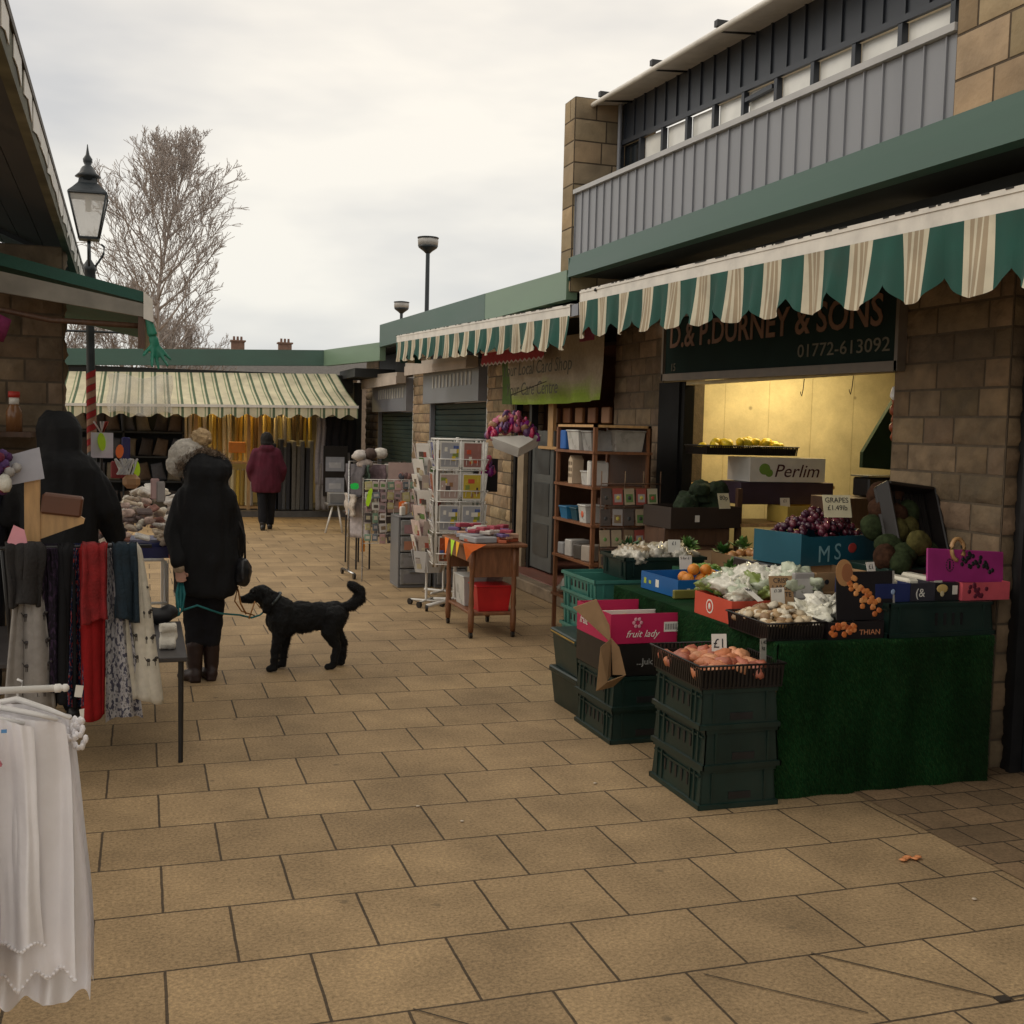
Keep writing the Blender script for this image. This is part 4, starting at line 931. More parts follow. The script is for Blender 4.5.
mb = MB(); mb.bevbox(2.93, 3.45, 5.86, 5.885, .748, .80); solo(mb, 'yellow_green_carton_edge', mat('olive_card', (.22, .2, .04), .6), 'olive green card strip lying under the front of the blue orange carton', 'card strip')

# front row of the counter
M['redcard'] = mat('red_carton', (.62, .09, .05), .45, .1, 5)
rbx = open_box('red_carton', 'orange red carton with white round emblem holding bagged greens at the counter corner', .36, .40, .12, (3.015, 5.22, .746), .0, M['redcard'], 'carton')
mb = MB()
mb.cyl((-.1815, .03, .06), (-.1805, .03, .06), .038, n=20); em = mb.build('emblem', M['paper'], rbx)
mb = MB(); mb.cyl((-.1822, .03, .06), (-.1816, .03, .06), .030, n=20); mb.build('emblem_centre', M['redcard'], em)
mb = MB(); mb.ball((-.1825, .03, .06), .018, (.05, .8, 1), 6); mb.build('emblem_figure', M['paper'], em)
gb = []
for i, c in enumerate(((.75, .85, .7), (1.25, 1.25, 1.2), (.38, .5, .15), (1.1, 1.1, 1.0))):
    gb.append(crumple('salad_bag', c, .055, (1.3, 1, .7), i*5.3+2, .75))
pile(gb, 'salad_bag', 'shiny clear bag of pale green leaves piled on the counter corner', 'bag', 44, 3.12, 5.28, .85, .52, .52, .11, 6, 'bags of salad greens', .05)
pile([gb[1], gb[0], gb[3]], 'salad_bag', 'white crinkled bag of leaves in the middle of the counter front', 'bag', 14, 3.28, 5.12, .87, .3, .3, .12, 16, 'white bags of leaves', .05)
tray('mushroom_tray', 'black slatted tray heaped with brown and white mushrooms on the front edge of the counter', .29, .38, .085, (2.935, 4.77, .746), -.02, step=.016)
mm_ = []
for i, c in enumerate(((.62, .5, .33), (.42, .27, .13), (.72, .64, .5), (.3, .18, .09))):
    mb = MB(); mb.col = c; mb.lathe([(.004, .02), (.02, .016), (.027, .004), (.024, -.006), (.009, -.006), (.008, -.03)], n=10); mm_.append(mesh_of(mb, 'mushroom', M['skin_fruit']))
pile(mm_, 'mushroom', 'small brown or white mushroom in the black tray on the counter front', 'mushroom', 120, 2.935, 4.77, .80, .31, .38, .075, 8, 'mushrooms in the black tray', .02)
price_card((2.93, 4.9, .885), .5, -1.0, .05, .11, '90p', 'small white price slip lying on the mushrooms', .03)
# black carton with orange picture
M['blkcard'] = mat('black_card', (.014, .011, .012), .35, .15, 6)
th = open_box('black_carrot_carton', 'low black carton printed with orange carrots and pale lettering at the counter front', .31, .36, .085, (3.255, 4.74, .746), 0, M['blkcard'], 'carton')
text('THIAN', 'lettering', .036, mat('peach_print', (.6, .25, .12), .5), th, (.015, -.182, .02), (pi/2, 0, 0), .0005, sx=1.1)
mb = MB(); R = random.Random(2); mb.col = (.62, .17, .04)
for i in range(26):
    mb.col = R.choice(((.62, .17, .04), (.5, .12, .03), (.7, .26, .09)))
    mb.ball((-.155+R.random()*.15, -.182, .012+R.random()*.06), .015, (1.1, .08, .9), 7, .3, seed=i)
mb.build('carrot_print', M['tint'], th)
pile([gb[1], gb[3]], 'onion_bag', 'white cellophane bag in the low black carrot carton', 'bag', 14, 3.24, 4.80, .81, .30, .28, .05, 26, 'cellophane bags in the carrot carton', .05)
dl = thing('carton_lid_display', 'upright black carton lid picturing a basket spilling orange carrots, standing behind the cellophane bags', 'carton lid', (3.335, 4.60, .83)); dl.rotation_euler = (-.1, 0, 0)
mb = MB(); mb.box(-.165, .165, 0, .006, 0, .235); mb.build('lid_board', M['blkcard'], dl)
mb = MB(); mb.col = (.42, .22, .09)
mb.poly([(-.12+.048*cos(a)*1.0, -.0015, .23+.065*sin(a)) for a in [i*2*pi/20 for i in range(20)]], (0, .002, 0)); mb.col = (.3, .12, .05); mb.poly([(-.105+.03*cos(a), -.003, .23+.045*sin(a)) for a in [i*2*pi/20 for i in range(20)]], (0, .0015, 0))
for i in range(32):
    u = R.random()**.7; mb.col = R.choice(((.6, .2, .05), (.5, .14, .035), (.68, .3, .1)))
    mb.ball((-.10+u*.17+R.gauss(0, .016), -.002, .18-u*.12+R.gauss(0, .02)), .016, (1.1, .1, .9), 7, .3, seed=i)
mb.build('carrot_picture', M['tint'], dl)
mb = MB(); mb.box(.155, .165, -.002, 0, 0, .235); mb.build('lid_edge', mat('pale_edge', (.35, .33, .3), .6), dl)
# cardboard with holes, hand-written sign
hb = open_box('perforated_carton', 'tan cardboard tray with round holes standing behind the white bags', .34, .3, .1, (3.5, 5.22, .90), .1, M['card'], 'carton')
mb = MB(); [mb.cyl((-.10+i*.10, -.1515, .05), (-.10+i*.10, -.15, .05), .014, n=12) for i in range(3)]; mb.build('hole', M['ink'], hb)
mb = MB(); mb.bevbox(3.3, 3.72, 5.05, 5.5, .746, .899); solo(mb, 'cardboard_carton', M['card'], 'closed brown carton propping up the perforated tray in the middle of the counter', 'carton')
price_card((3.10, 4.97, .85), -.08, -.28, .13, .15, 'CRISP\nLARGE\nWHITE\n£1', 'tan cardboard sign covered in hand-written lines leaning among the mushrooms', .034, M['card'])
mb = MB(); mb.col = (.33, .31, .3); mb.bevbox(-.06, .06, 0, .03, 0, .15); mb.col = (.5, .48, .46); mb.box(-.05, .05, -.002, 0, .02, .12)
solo(mb, 'grey_packet', M['tintgloss'], 'upright grey shiny packet beside the hand-written cardboard sign', 'packet', loc=(3.235, 4.99, .86))
# green crate with dark cartons on it
crate('produce_crate', 'dark green crate with four slots on the right of the counter under the fruit cartons', 'crate', .64, .42, .165, M['crate'], True, 4, None, (3.74, 4.75, .746), 0, handle=False)
mb = MB()
for i in range(4): mb.box(3.70+i*.05, 3.712+i*.05, 4.548, 4.556, .80, .86)
solo(mb, 'crate_slots', M['black'], 'row of four dark slots cut in the front of the right-hand counter crate', 'slots')
bt = [('navy_carton', (.02, .03, .12), 3.49, .20, 'navy blue shallow carton of pale packs behind the carrot lid'), ('charcoal_carton', (.04, .038, .05), 3.665, .145, 'charcoal shallow carton with a white symbol in the row behind the crate slots'), ('black_mushroom_carton', (.02, .018, .02), 3.81, .14, 'black shallow carton printed with a yellow mushroom')]
for nme, c, x, w, lab in bt:
    t = open_box(nme, lab, w, .34, .09, (x, 4.78, .912), 0, mat(nme+'_card', c, .4), 'carton')
    if nme == 'charcoal_carton': text('(&', 'symbol_print', .06, M['paper'], t, (-.045, -.172, .022), (pi/2, 0, 0), .0005)
    if nme == 'black_mushroom_carton':
        mb = MB(); mb.col = (.6, .42, .15); mb.ball((-.03, -.171, .06), .032, (1.1, .05, .7), 10); mb.col = (.6, .5, .3); mb.ball((-.03, -.172, .035), .016, (.8, .05, 1), 8); mb.col = (.7, .68, .6); mb.box(.03, .06, -.172, -.1705, .03, .075); mb.build('mushroom_print', M['tint'], t)
    if nme == 'navy_carton': mb = MB(); mb.col = (.3, .4, .6); mb.ball((0, -.171, .05), .014, (1, .05, 1), 6); mb.build('berry_print', M['tint'], t)
    k = 0
    for j in range(max(1, int(w/.08))):
        xx = x-w/2+.04+j*.08
        mb = MB(); mb.col = (.62, .56, .42) if (j+k) % 2 else (.7, .66, .55); mb.bevbox(-.034, .034, -.14, .12, 0, .06, .012); p = solo(mb, 'pale_packet', M['tintgloss'], 'pale cream wrapped packet in the row of shallow cartons at the right of the counter', 'packet', 'cream packets in the shallow cartons', (xx, 4.78, .96))
pc = open_box('coral_carton', 'coral pink shallow carton with dark cherries print at the right end of the counter', .29, .34, .09, (4.03, 4.76, .912), 0, mat('coral', (.62, .10, .13), .45), 'carton')
mb = MB(); mb.col = (.12, .01, .03)
for i in range(14): mb.ball((-.11+R.random()*.12, -.171, .02+R.random()*.06), .012, (1, .08, 1), 6)
mb.build('cherry_print', M['tint'], pc)
lidp = thing('magenta_carton_lid', 'big magenta carton lid with a basket and black grape print, propped up at right', 'carton lid', (3.945, 4.64, .995)); lidp.rotation_euler = (-.12, .05, 0)
mb = MB(); mb.bevbox(-.235, .235, 0, .012, 0, .165, .004); mb.build('lid_board', mat('magenta', (.38, .03, .20), .45), lidp)
mb = MB(); mb.col = (.01, .01, .01)
for i in range(26): u = R.random(); mb.ball((-.02+u*.20+R.gauss(0, .012), -.003, .125-u*.05+R.gauss(0, .022)), .012, (1, .15, 1), 7)
for a in range(14): mb.ball((-.10+.022*cos(a*.45), -.002, .085+.03*sin(a*.45)), .004, (1, .3, 1), 5)
mb.box(-.106, -.098, -.004, -.002, .065, .105); mb.build('grape_print', M['tint'], lidp)
mb = MB(); mb.col = (.42, .24, .10)
mb.tube([(-.055+.038*cos(a), -.004, .165+.055*sin(a)) for a in [i*2*pi/18-.6 for i in range(16)]], .011, 6); mb.build('basket_print', M['tint'], lidp)
price_card((3.60, 4.93, 1.0), .2, -.3, .06, .07, '£1', 'little white price card in front of the melons', .035)

for i, (x, y, z, c, lab) in enumerate(((3.30, 5.42, .746, (.45, .38, .1), 'yellow green'), (3.42, 5.72, .746, (.1, .25, .08), 'green'))):
    mb = MB(); mb.col = c; mb.bevbox(-.1, .1, -.08, .08, 0, .13); solo(mb, 'small_carton', M['tint'], lab+' small carton standing between the orange box and the salad bags', 'carton', None, (x, y, z), .2*i)
# blue grape carton and grapes
gbx = open_box('teal_grape_carton', 'teal blue open carton with red spot and white lettering, full of dark red grapes', .62, .36, .18, (3.66, 5.55, 1.0), .25, mat('teal_card', (.010, .085, .125), .45, .15, 5), 'carton', dip=.02)
text('M', 'lettering', .13, mat('pale_teal', (.25, .45, .5), .5), gbx, (-.18, -.182, .02), (pi/2, 0, 0), .0005)
text('S', 'lettering', .13, mat('pale_teal2', (.25, .45, .5), .5), gbx, (-.05, -.182, .03), (pi/2, 0, 0), .0005)
mb = MB(); mb.col = (.55, .06, .05); mb.ball((.10, -.181, .09), .035, (1, .04, .8), 12); mb.col = (.6, .65, .65); mb.box(-.302, -.3005, -.06, 0, .04, .1); mb.col = (.5, .05, .05); mb.box(-.302, -.3005, .06, .10, .07, .11); mb.build('spot_print', M['tint'], gbx)
gm = []
for i, c in enumerate(((.09, .015, .03), (.16, .03, .05), (.05, .012, .03))):
    mb = MB(); mb.col = c; mb.ball((0, 0, 0), .02, (1, 1, 1.1), 10); gm.append(mesh_of(mb, 'grape', mat('grape_skin%d' % i, (1, 1, 1), .18, .2, 12, attr=True, rnd=.3)))
pile(gm, 'grape', 'shiny dark red grape in the heap on the teal carton', 'grape', 190, 3.67, 5.57, 1.12, .62, .36, .17, 12, 'grapes heaped in the teal carton', .02, .22)
mb = MB(); mb.bevbox(3.3, 4.05, 5.42, 5.85, .746, .995); solo(mb, 'dark_carton', M['blkcard'], 'plain dark carton block lifting the teal grape carton above the counter', 'carton')
price_card((3.72, 5.43, 1.26), -.1, -.3, .17, .13, 'GRAPES\n£1.49lb', 'cream card with hand-written price stuck in the grapes', .042, mat('cream_card', (.72, .66, .45), .7))
# melons and the dark sack
mel = []
for i, c in enumerate(((.030, .042, .018), (.085, .075, .025), (.05, .024, .014))):
    mb = MB(); mb.col = c; mb.ball((0, 0, 0), .064, (1.2, 1, .95), 24, .06, seed=i)
    mb.v = [v*(1+.035*sin(math.atan2(v.y, v.z)*14)+.03*noise.noise(v*50)) for v in mb.v]; mel.append(mesh_of(mb, 'melon', mat('melon_rind%d' % i, (1, 1, 1), .9, .5, 30, .5, 45, attr=True, spec=.1)))
ml = ('dark green ribbed melon lowest in the melon heap before the tipped black crate', 'yellowish melon in the middle of the heap before the tipped black crate', 'russet brown melon at the top of the heap before the tipped black crate')
for i, (x, y, z) in enumerate(((3.84, 5.0, 1.10), (3.98, 5.0, 1.10), (3.88, 5.12, 1.21), (3.97, 5.16, 1.22), (3.86, 5.24, 1.32), (3.98, 5.3, 1.39), (3.80, 5.22, 1.22), (3.74, 5.02, 1.08), (3.91, 4.97, 1.16), (3.80, 5.08, 1.14), (3.93, 5.2, 1.29), (4.02, 5.22, 1.30), (3.90, 5.32, 1.40), (3.79, 4.96, 1.06))):
    k = (0, 0, 1, 1, 2, 2, 0, 2, 1, 0, 2, 0, 2, 0)[i]; o = bpy.data.objects.new('melon', mel[k]); COL.objects.link(o); o.location = (x, y, z); o.rotation_euler = (i, i*.7, i*2)
    tag(o, ml[k], 'melon', 'melons heaped before the tipped black crate')
mb = MB(); mb.bevbox(3.70, 4.12, 4.94, 5.33, .746, 1.03); solo(mb, 'dark_crate', M['crate'], 'dark crate holding the melon heap behind the cream packets', 'crate')
sk = thing('display_crate', 'black display crate tipped up against the stone pier behind the melons', 'crate', (4.0, 5.02, .93)); sk.rotation_euler = (-.42, .10, .12)
mb = MB(); mb.bevbox(-.2, .17, .02, .05, 0, .56, .012); mb.build('crate_back', M['blackplastic'], sk)
mb = MB(); [mb.bevbox(x, x+.02, -.07, .02, 0, .56, .006) for x in (-.2, .15)]; mb.bevbox(-.18, .15, -.07, .02, .54, .56, .006); mb.build('crate_side', M['blackplastic'], sk)
mb = MB(); [mb.box(-.17+i*.03, -.165+i*.03, .012, .02, .02, .54) for i in range(11)]; mb.build('crate_rib', M['blackplastic'], sk)

lf = []
for i, c in enumerate(((.05, .16, .03), (.10, .22, .05), (.03, .10, .03))):
    mb = MB(); RL = random.Random(i)
    for k in range(46):
        a = RL.uniform(0, 6.3); el = RL.uniform(.1, 1.4); d = Vector((cos(a)*cos(el), sin(a)*cos(el), sin(el))); w_ = d.cross(Z_).normalized(); l = RL.uniform(.05, .09); q = RL.uniform(.6, 1.5); mb.col = (c[0]*q, c[1]*q, c[2]*q); o_ = d*.01; wd = RL.uniform(.012, .024); n_ = d.cross(w_)*RL.uniform(-.015, .015)
        mb.add([o_, o_+d*l*.5-w_*wd+n_, o_+d*l*.55+n_*.3, o_+d*l*.5+w_*wd+n_, o_+d*l-Z_*.012], [(0, 1, 2), (0, 2, 3), (1, 4, 2), (2, 4, 3)], True)
    mb.col = (.5, .55, .35); mb.cyl((0, 0, -.04), (0, 0, .02), .012, n=7); lf.append(mesh_of(mb, 'leafy_bunch', M['skin_fruit']))
for i, (x, y, z, wh) in enumerate(((2.95, 5.45, .86, 'at the back left of the red carton'), (3.12, 5.5, .90, 'behind the white salad bags'), (3.3, 5.36, .90, 'under the teal grape carton'), (2.93, 5.3, .87, 'at the left edge of the red carton'), (3.55, 6.95, .92, 'at the right of the mushroom bags'), (3.14, 7.0, .90, 'at the left of the mushroom bags'), (3.60, 5.98, .86, 'right of the oranges by the papers'), (3.48, 6.15, .86, 'behind the small blue carton'), (3.66, 6.15, .88, 'in the shadow left of the grapes'), (3.75, 6.8, .90, 'on the back tier of the counter'), (3.95, 6.9, .92, 'on the back tier beside the opening'))):
    o = bpy.data.objects.new('leafy_bunch', lf[i % 3]); COL.objects.link(o); o.location = (x, y, z); o.rotation_euler = (.2*(i % 3-1), .3, i*1.3); q = 1.1+.12*(i % 3); o.scale = (q, q, q)
    tag(o, 'bunch of green leaves '+wh, 'greens', 'bunches of green leaves on the counter')
for i, (x, y, z, s_, wh) in enumerate(((3.16, 5.30, .93, '£1', 'stuck upright among the white salad bags'), (3.2, 6.25, .87, '5 for £1', 'standing behind the oranges'), (3.05, 4.93, .86, '£1.20', 'at the back of the mushrooms'), (3.35, 6.72, .92, '£1', 'in front of the mushroom bags'), (4.8, 7.72, 1.14, '£1', 'on the yellow carton inside'))):
    price_card((x, y, z), .15*(i % 3-1), -.15, .085, .085, s_, 'small white price card '+wh, .034 if len(s_) < 4 else .022)
for i, (x, y, w_, d_, h_, c, lab) in enumerate(((3.78, 6.3, .3, .3, .12, (.06, .05, .05), 'dark'), (3.9, 6.7, .4, .3, .11, (.22, .13, .06), 'brown'), (3.45, 6.5, .3, .26, .1, (.02, .10, .05), 'green'))):
    open_box('produce_carton', lab+' open produce carton on the back of the counter before the shop opening', w_, d_, h_, (x, y, .80 if x > 3.6 else .746), .1*i, mat(lab+'_produce_card', c, .6), 'carton')
pt = [ball_mesh('tomato', .03, (1, 1, .88), (.5, .05, .02), .05, 2), ball_mesh('onion', .032, (1, 1, .95), (.42, .2, .07), .06, 3), ball_mesh('lime', .025, (1.2, 1, 1), (.12, .25, .03), .05, 4)]
pile([pt[0]], 'tomato', 'red tomato in the dark carton at the back of the counter', 'tomato', 22, 3.78, 6.3, .86, .28, .28, .06, 61, 'tomatoes at the back of the counter', .03)
pile([pt[1]], 'onion', 'brown onion in the brown carton at the back of the counter', 'onion', 26, 3.9, 6.7, .86, .38, .28, .06, 62, 'onions at the back of the counter', .03)
pile([pt[2]], 'lime', 'green lime in the green carton behind the oranges', 'lime', 24, 3.45, 6.5, .80, .28, .24, .06, 63, 'limes behind the oranges', .03)
# ---- inside the counter: shelves with cartons
sh = thing('stepped_rack', 'stepped dark wooden rack inside the yellow-lit counter carrying fruit cartons', 'rack', (4.4, 7.8, 0))
for (x0, x1, y0, y1, z) in ((3.55, 4.2, 7.45, 7.95, .86), (4.3, 5.5, 7.6, 8.1, 1.03), (4.3, 5.5, 8.1, 8.5, 1.30)):
    mb = MB(); mb.box(x0, x1, y0, y1, z-.025, z); mb.build('rack_shelf', M['woodlight'] if x0 > 4 else M['wooddark'], sh, True)
mb = MB()
for x in (4.32, 5.46):
    for y in (7.62, 8.46): mb.box(x, x+.04, y, y+.04, 0, 1.3)
mb.build('rack_post', M['wooddark'], sh, True)
t = open_box('wooden_crate', 'dark wooden crate of green netted cabbages at the left of the counter opening', .62, .4, .16, (4.0, 7.75, 1.0), .1, mat('blackened_wood', (.03, .018, .012), .7), 'crate')
mb = MB(); mb.bevbox(3.7, 4.25, 7.6, 7.95, .865, .998); solo(mb, 'plain_dark_box', M['wooddark'], 'plain dark box under the wooden cabbage crate', 'box')
mb = MB(); mb.box(-.1, -.06, -.202, -.2005, .05, .1); mb.build('white_sticker', M['paper'], t)
mb = MB(); mb.smooth = True
R = random.Random(4)
for i in range(16): mb.ball((3.86+R.random()*.42, 7.72+R.random()*.15, 1.13+R.random()*.10+(.07 if i > 9 else 0)), .085, (1, 1, .8), 8, .3, seed=i)
nb = fused(mb, 'cabbage_net', mat('green_net', (.015, .03, .01), .9, .5, 18, .8, 90), None, voxel=.014, smooth=2, disp=(.012, 20)); tag(nb, 'dark green bulging net of cabbages in the wooden crate inside the shop', 'net bag')
price_card((4.18, 7.56, 1.15), .1, -.3, .10, .12, '80p', 'yellowish price card in front of the cabbage net', .05, bpy.data.materials['cream_card'])
def printed(name, label, w, d, h, loc, rz, m, dip=0): return open_box(name, label, w, d, h, loc, rz, m, 'carton', dip=dip)
pl = printed('white_apple_carton', 'white apple carton with bold italic lettering and green apple print inside the shop', .68, .36, .19, (4.86, 7.98, 1.345), 0, M['paper'])
text('Perlim', 'lettering', .145, mat('dark_red_ink', (.08, .015, .02), .5), pl, (-.13, -.182, .04), (pi/2, 0, 0), .0005, shear=.25, sx=1.1)
mb = MB(); mb.col = (.2, .35, .06); mb.ball((-.21, -.181, .10), .05, (1, .03, .9), 12); mb.ball((-.17, -.181, .07), .035, (1, .03, .9), 12); mb.build('apple_print', M['tint'], pl)
mb = MB(); mb.bevbox(4.45, 5.3, 7.82, 8.14, 1.165, 1.34); solo(mb, 'purple_carton', mat('purple_dark', (.05, .03, .05), .5), 'dark carton under the white apple carton inside the shop', 'carton')
yb_ = printed('yellow_carton', 'yellow shallow carton of fruit on the pale shelf inside the shop', .62, .3, .13, (5.05, 7.74, 1.035), 0, mat('yellow_card', (.5, .36, .08), .5))
lt_ = tray('lemon_tray', 'black tray of lemons on top of the white apple carton', .8, .34, .07, (4.55, 8.0, 1.55), 0)
lm = [ball_mesh('lemon', .034, (1.25, 1, 1), (.9, .66, .03), .1, 3)]
pile(lm, 'lemon', 'yellow lemon in the black tray on top of the apple carton', 'lemon', 26, 4.55, 7.99, 1.60, .76, .3, .07, 4, 'lemons in the black tray', .03)
sc = thing('weighing_scale', 'small dark weighing scale box at the back of the counter', 'scale', (5.2, 7.1, 1.28))
mb = MB(); mb.bevbox(-.16, .16, -.1, .1, 0, .14, .012); mb.build('scale_body', M['blackplastic'], sc)
mb = MB(); mb.box(-.06, .06, -.104, -.1005, .03, .06); mb.build('scale_display', M['paper'], sc)
mb = MB(); mb.box(-.17, .17, -.11, .11, .145, .155); mb.build('scale_pan', M['chrome'], sc)
mb = MB(); mb.bevbox(4.75, 5.6, 6.9, 7.3, 0, 1.275); solo(mb, 'dark_cabinet', M['wooddark'], 'dark cabinet carrying the weighing scale inside the shop', 'cabinet')
gd = MB()
gd.poly([(5.62, 7.5, 2.05), (5.30, 7.45, 1.60), (5.30, 7.45, 1.48), (5.9, 7.5, 1.45), (5.9, 7.5, 2.1)], (0, .04, 0))
solo(gd, 'green_tarpaulin', mat('dark_green_cloth', (.015, .045, .02), .85), 'dark green sheet slung across the right of the yellow interior', 'sheet')
for i, y in enumerate((6.6, 6.05)):
    t = thing('meat_hook', 'thin dark S hook hanging from the rail at the top of the counter opening', 'hook', (4.2, y, 2.0), 0, 'hooks on the counter rail'); mb = MB()
    mb.tube([(0, .012, .1), (0, 0, .11), (0, -.01, .09), (0, 0, .02), (0, .012, -.02), (0, .025, -.005), (0, .028, .01)], .003); mb.build('hook_wire', M['black'], t)
mb = MB(); mb.ball((0, 0, 0), .035, (1, 1, 1.4), 8, .3)
for i in range(6):
    mb.col = (.28, .06, .02); mb.ball((.01*(i % 2), 0, -.05*i), .03, (1, 1, 1.2), 8, .3, seed=i)
solo(mb, 'onion_string', M['skin_fruit'], 'reddish string of onions hanging at the right edge of the counter opening', 'onion string', loc=(4.3, 5.75, 1.98))
# crate of white papers behind the oranges
nb2 = open_box('blue_paper_carton', 'small blue carton with loose white papers on it between oranges and salad bags', .34, .3, .09, (3.42, 5.98, .76), -.1, M['blue'], 'carton')
text('Ag', 'script_print', .06, M['paper'], nb2, (-.14, -.152, .02), (pi/2, 0, 0), .0005, shear=.3)
for i, (x, y, z, r) in enumerate(((3.36, 5.95, .885, .3), (3.5, 6.0, .90, -.3))):
    mb = MB(); mb.box(-.09, .09, -.06, .06, 0, .003)
    o = solo(mb, 'loose_paper', M['paper'], ('loose white paper lying tilted on the small blue carton, nearer the oranges', 'loose white paper lying on the small blue carton, nearer the grapes')[i], 'paper', loc=(x, y, z)); o.rotation_euler = (.2, -.2+.3*i, r)

# ================================================================== SHELVES, RACKS AND TROLLEY BY THE CARD SHOP
R = random.Random(21)
su = thing('shelf_unit', 'reddish pine shelf unit of boxes beside the greengrocer counter, seed packets hung on its side', 'shelf unit', (3.60, 8.62, 0))
for x in (-.24, .22):
    for y in (-.42, .40): mb = MB(); mb.box(x, x+.03, y, y+.03, 0, 1.76); mb.build('upright', M['wood'], su)
for z in (.32, .66, .97, 1.27, 1.55):
    mb = MB(); mb.box(-.25, .26, -.43, .44, z-.02, z); mb.build('shelf', M['wood'], su)
mb = MB(); mb.box(-.24, .25, -.42, .43, 1.74, 1.76); mb.build('top_board', M['woodlight'], su)
mb = MB(); mb.box(.24, .255, -.42, .43, .1, 1.74); mb.build('back_board', M['wooddark'], su)
def bx(name, label, cat, c, w, d, h, loc, rz=0, m='tint', group=None, b=.008):
    mb = MB(); mb.col = c; mb.bevbox(-w/2, w/2, -d/2, d/2, 0, h, b); return solo(mb, name, M[m], label, cat, group, loc, rz)
M['tub'] = mat('cloudy_plastic', (.55, .55, .52), .3, .2, 8, .2, 30)
def tub(label, loc, w, d, h, m=None, rz=0):
    t = thing('plastic_tub', label, 'tub', loc, rz); mb = MB(); k = .85
    mb.hexa([(-w/2*k, -d/2*k, 0), (w/2*k, -d/2*k, 0), (w/2*k, d/2*k, 0), (-w/2*k, d/2*k, 0)], [(-w/2, -d/2, h), (w/2, -d/2, h), (w/2, d/2, h), (-w/2, d/2, h)]); mb.build('tub_body', m or M['tub'], t)
    mb = MB(); mb.bevbox(-w/2-.008, w/2+.008, -d/2-.008, d/2+.008, h, h+.014, .004); mb.build('tub_rim', m or M['tub'], t); return t
bx('blue_box', 'blue box at the far left of the top shelf of the wooden unit', 'box', (.02, .12, .42), .18, .12, .16, (3.46, 8.93, 1.552))
tub('large cloudy white tub on the top shelf of the wooden unit, beside the blue box', (3.48, 8.7, 1.552), .22, .26, .15)
tub('second cloudy tub on the top shelf, greyer with papers inside', (3.48, 8.42, 1.552), .2, .2, .145, mat('grey_tub', (.3, .3, .29), .3, .3, 8, .3))
tub('cloudy tub facing the greengrocer on the shelf top end', (3.68, 8.31, 1.552), .26, .16, .155, mat('grey_tub2', (.36, .34, .3), .3, .3, 8, .3))
t = thing('craft_house', 'tall pale cardboard house with small windows on the second shelf', 'craft house', (3.44, 8.78, 1.272))
mb = MB(); mb.col = (.6, .48, .34); mb.box(-.05, .05, -.045, .045, 0, .19); mb.poly([(-.05, -.045, .19), (.05, -.045, .19), (.05, 0, .225), (-.05, 0, .225)], (0, .0, .004)); mb.poly([(-.052, -.045, .19), (-.052, .045, .19), (-.052, 0, .23)], (.1, 0, 0)); mb.build('house_body', M['tint'], t)
mb = MB(); mb.col = (.2, .15, .1); [mb.box(-.054, -.0505, y-.01, y+.01, z, z+.03) for y in (-.022, .022) for z in (.05, .1, .15)]; mb.build('house_window', M['tint'], t)
tub('small cloudy pot on the second shelf of the wooden unit', (3.46, 8.52, 1.272), .10, .14, .10)
bx('white_folder', 'white folder standing on the second shelf beside the small pot', 'folder', (.7, .68, .62), .16, .03, .2, (3.46, 8.38, 1.272), .1)
bx('white_folder', 'white folder leaning on the second shelf nearest the seed packets', 'folder', (.62, .6, .56), .16, .03, .19, (3.46, 8.33, 1.272), -.1)
tub('blue tub on the third shelf of the wooden unit', (3.46, 8.85, .972), .2, .17, .09, mat('blue_tub', (.02, .16, .32), .4))
tub('teal dark tub in the middle of the third shelf', (3.48, 8.66, .972), .2, .14, .09, mat('teal_tub', (.01, .07, .10), .4))
t = tub('white flowery tub on the third shelf near its front', (3.44, 8.42, .972), .16, .16, .13)
mb = MB(); mb.col = (.6, .12, .05); mb.ball((-.075, 0, .07), .03, (.1, 1, 1), 8); mb.build('flower_print', M['tint'], t)
bx('brown_bottle', 'dark brown little box behind the flowery tub on the third shelf', 'box', (.1, .04, .02), .05, .05, .2, (3.56, 8.5, .972))
for i, (y, h, c, lb_) in enumerate(((8.92, .1, (.3, .3, .3), 'grey'), (8.75, .14, (.45, .43, .4), 'pale grey'), (8.55, .12, (.07, .06, .05), 'dark'), (8.38, .13, (.35, .3, .25), 'fawn'))):
    bx('carton', '%s small carton on the fourth shelf of the wooden unit' % lb_, 'carton', c, .18, .12, h, (3.46, y, .662), .1*i)
for i, (y, c, lb_) in enumerate(((8.9, (.5, .5, .48), 'pale grey crumpled'), (8.6, (.6, .58, .54), 'whitish crumpled'))):
    mb = MB(); mb.col = c; mb.ball((0, 0, .07), .12, (.8, 1, .6), 14, .6, seed=i*7); solo(mb, 'plastic_bag', M['bag'], lb_+' plastic bag on the lowest shelf of the wooden unit', 'bag', None, (3.46, y, .32))
bx('red_box', 'red carton at the foot of the shelf unit behind the teal crates', 'box', (.5, .02, .03), .16, .14, .15, (3.5, 8.85, .02))
